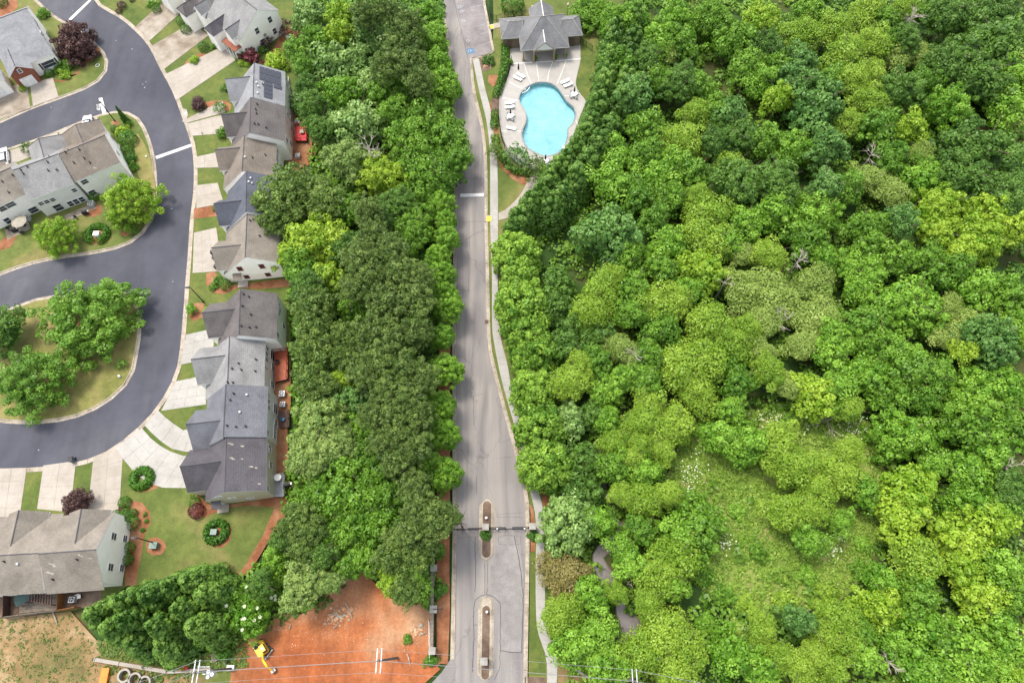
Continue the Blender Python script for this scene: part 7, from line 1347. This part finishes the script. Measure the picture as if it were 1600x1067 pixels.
for i, (u, v) in enumerate(((195.5, 1055), (212, 1061), (227, 1066))):
    p = P(u, v, .5); t = thing('concrete_ring', (p[0], p[1], -.05), ['leftmost upright concrete manhole ring at the bottom edge', 'middle upright concrete manhole ring at the bottom edge', 'rightmost concrete manhole ring, cut by the bottom edge'][i], 'concrete ring', 'concrete manhole rings'); g = G(); n = 20; ro, ri_ = .95, .68
    vs = []; 
    for rr, z in ((ro, -.05), (ro, .95), (ri_, .95), (ri_, -.05)): vs += [(p[0] + rr * math.cos(2 * math.pi * k / n), p[1] + rr * math.sin(2 * math.pi * k / n), z) for k in range(n)]
    g.add(vs, [(a * n + k, a * n + (k + 1) % n, ((a + 1) % 4) * n + (k + 1) % n, ((a + 1) % 4) * n + k) for a in range(4) for k in range(n)]); g.mk('ring_wall', 'concrete', t)
wall_thing('low_wall', (150, 1030), (262, 1049), .5, .5, 'concrete', 'long pale concrete strip wall below the grass bank', 'wall', -.05, 4); wall_thing('low_wall', (262, 1049), (330, 1046), .5, .5, 'concrete', 'shorter pale concrete wall left of the utility pole', 'wall', -.05, 4)
for i, (u, v) in enumerate(((337, 1026), (345, 1018), (351, 1028))):
    p = P(u, v, .4); t = thing('pallet', (p[0], p[1], -.05), ['left weathered pallet by the grass bank', 'upper tan pallet by the grass bank', 'right weathered pallet by the grass bank'][i], 'pallet', 'wooden pallets on the bank')
    for k in range(6): a = .5 + i; G().box((p[0] - math.sin(a) * (k - 2.5) * .2, p[1] + math.cos(a) * (k - 2.5) * .2, .4), (1.2, .15, .04), a).mk('slat', 'wood_weathered', t)
    for k in (-.5, 0, .5): G().box((p[0] + math.cos(a) * k, p[1] + math.sin(a) * k, .3), (.1, 1.15, .12), a).mk('bearer', 'wood_brown', t)
box_thing('site_box', 165, 1056, (1.0, 2.0, .5), 'orange_plastic', 'orange site box at the bottom edge left of the concrete rings', 'box', -.05); box_thing('site_box', 290, 1041, (1.2, .9, .9), 'red_paint', 'red box on the bank left of the utility pole', 'box', -.03, .2); box_thing('site_box', 362, 1043, (1.0, .7, .6), 'galvanised', 'silver box on the grass right of the utility pole', 'box', -.02)
# ---- power line
def utility_pole(top, h, label, vert=True, extra=False):
    p = P(*top, h); t = thing('utility_pole', (p[0], p[1], -.05), label, 'utility pole', 'utility poles along the bottom edge'); G().cyl((p[0], p[1], -.3), (p[0], p[1], h + .6), .2, .13, 8).mk('pole', 'wood_dark_pole', t)
    for dx in (-.28, .28): G().box((p[0] + dx, p[1], h), (.12, 2.9, .14)).mk('crossarm', 'galvanised', t)
    for y in (-1.3, 0, 1.3):
        for dx in (-.28, .28): G().cyl((p[0] + dx, p[1] + y, h), (p[0] + dx, p[1] + y, h + .35), .07, .04, 6).mk('insulator', 'trim_white', t)
    if extra:
        for a in (0, 2.1, 4.2): G().cyl((p[0] + 1.1 + .35 * math.cos(a), p[1] - .3 + .35 * math.sin(a), h - 2.6), (p[0] + 1.1 + .35 * math.cos(a), p[1] - .3 + .35 * math.sin(a), h - 1.6), .26, n=10).mk('transformer', 'galvanised', t)
        G().box((p[0] + .7, p[1] - .3, h - 2.7), (1.8, .12, .12)).mk('bracket', 'galvanised', t); G().box((p[0] + .4, p[1] + .6, h - 1.2), (1.6, .1, .1)).mk('bracket', 'galvanised', t)
    return p
u1 = utility_pole((306, 1050), 12.5, 'utility pole with transformers left of the clay lot', extra=True); u2 = utility_pole((592, 1032), 15, 'utility pole with double crossarm over the clay lot'); u3 = utility_pole((992, 1064), 12, 'utility pole rising from the trees right of the entrance')
u0 = (u1[0] - 40, u1[1] - 14, 12); u4 = (u3[0] + 45, u3[1] - 8, 12)
def wire(a, b, sag, r, label):
    n = 12; pts = [(a[0] + (b[0] - a[0]) * k / n, a[1] + (b[1] - a[1]) * k / n, a[2] + (b[2] - a[2]) * k / n - sag * 4 * (k / n) * (1 - k / n)) for k in range(n + 1)]
    o = G().tube(pts, [r] * (n + 1), 4).mk('power_line', 'wire_grey', None, origin=a); tag(o, label, 'power line', 'overhead power lines')
for i, y in enumerate((1.3, 0, -1.3)):
    nm = ['upper', 'middle', 'lower'][i]
    wire((u1[0], u1[1] + y, 12.9), (u2[0], u2[1] + y, 15.4), .5, .02 if i != 1 else .045, f'{nm} overhead line between the two poles beside the clay lot'); wire((u2[0], u2[1] + y, 15.4), (u3[0], u3[1] + y, 12.4), .9, .02 if i != 1 else .035, f'{nm} overhead line crossing the entrance road'); wire((u0[0], u0[1] + y, 12.4), (u1[0], u1[1] + y, 12.9), .6, .025, f'{nm} overhead line leaving the frame at the lower left'); wire((u3[0], u3[1] + y, 12.4), (u4[0], u4[1] + y, 12.4), .6, .03, f'{nm} overhead line leaving towards the lower right')
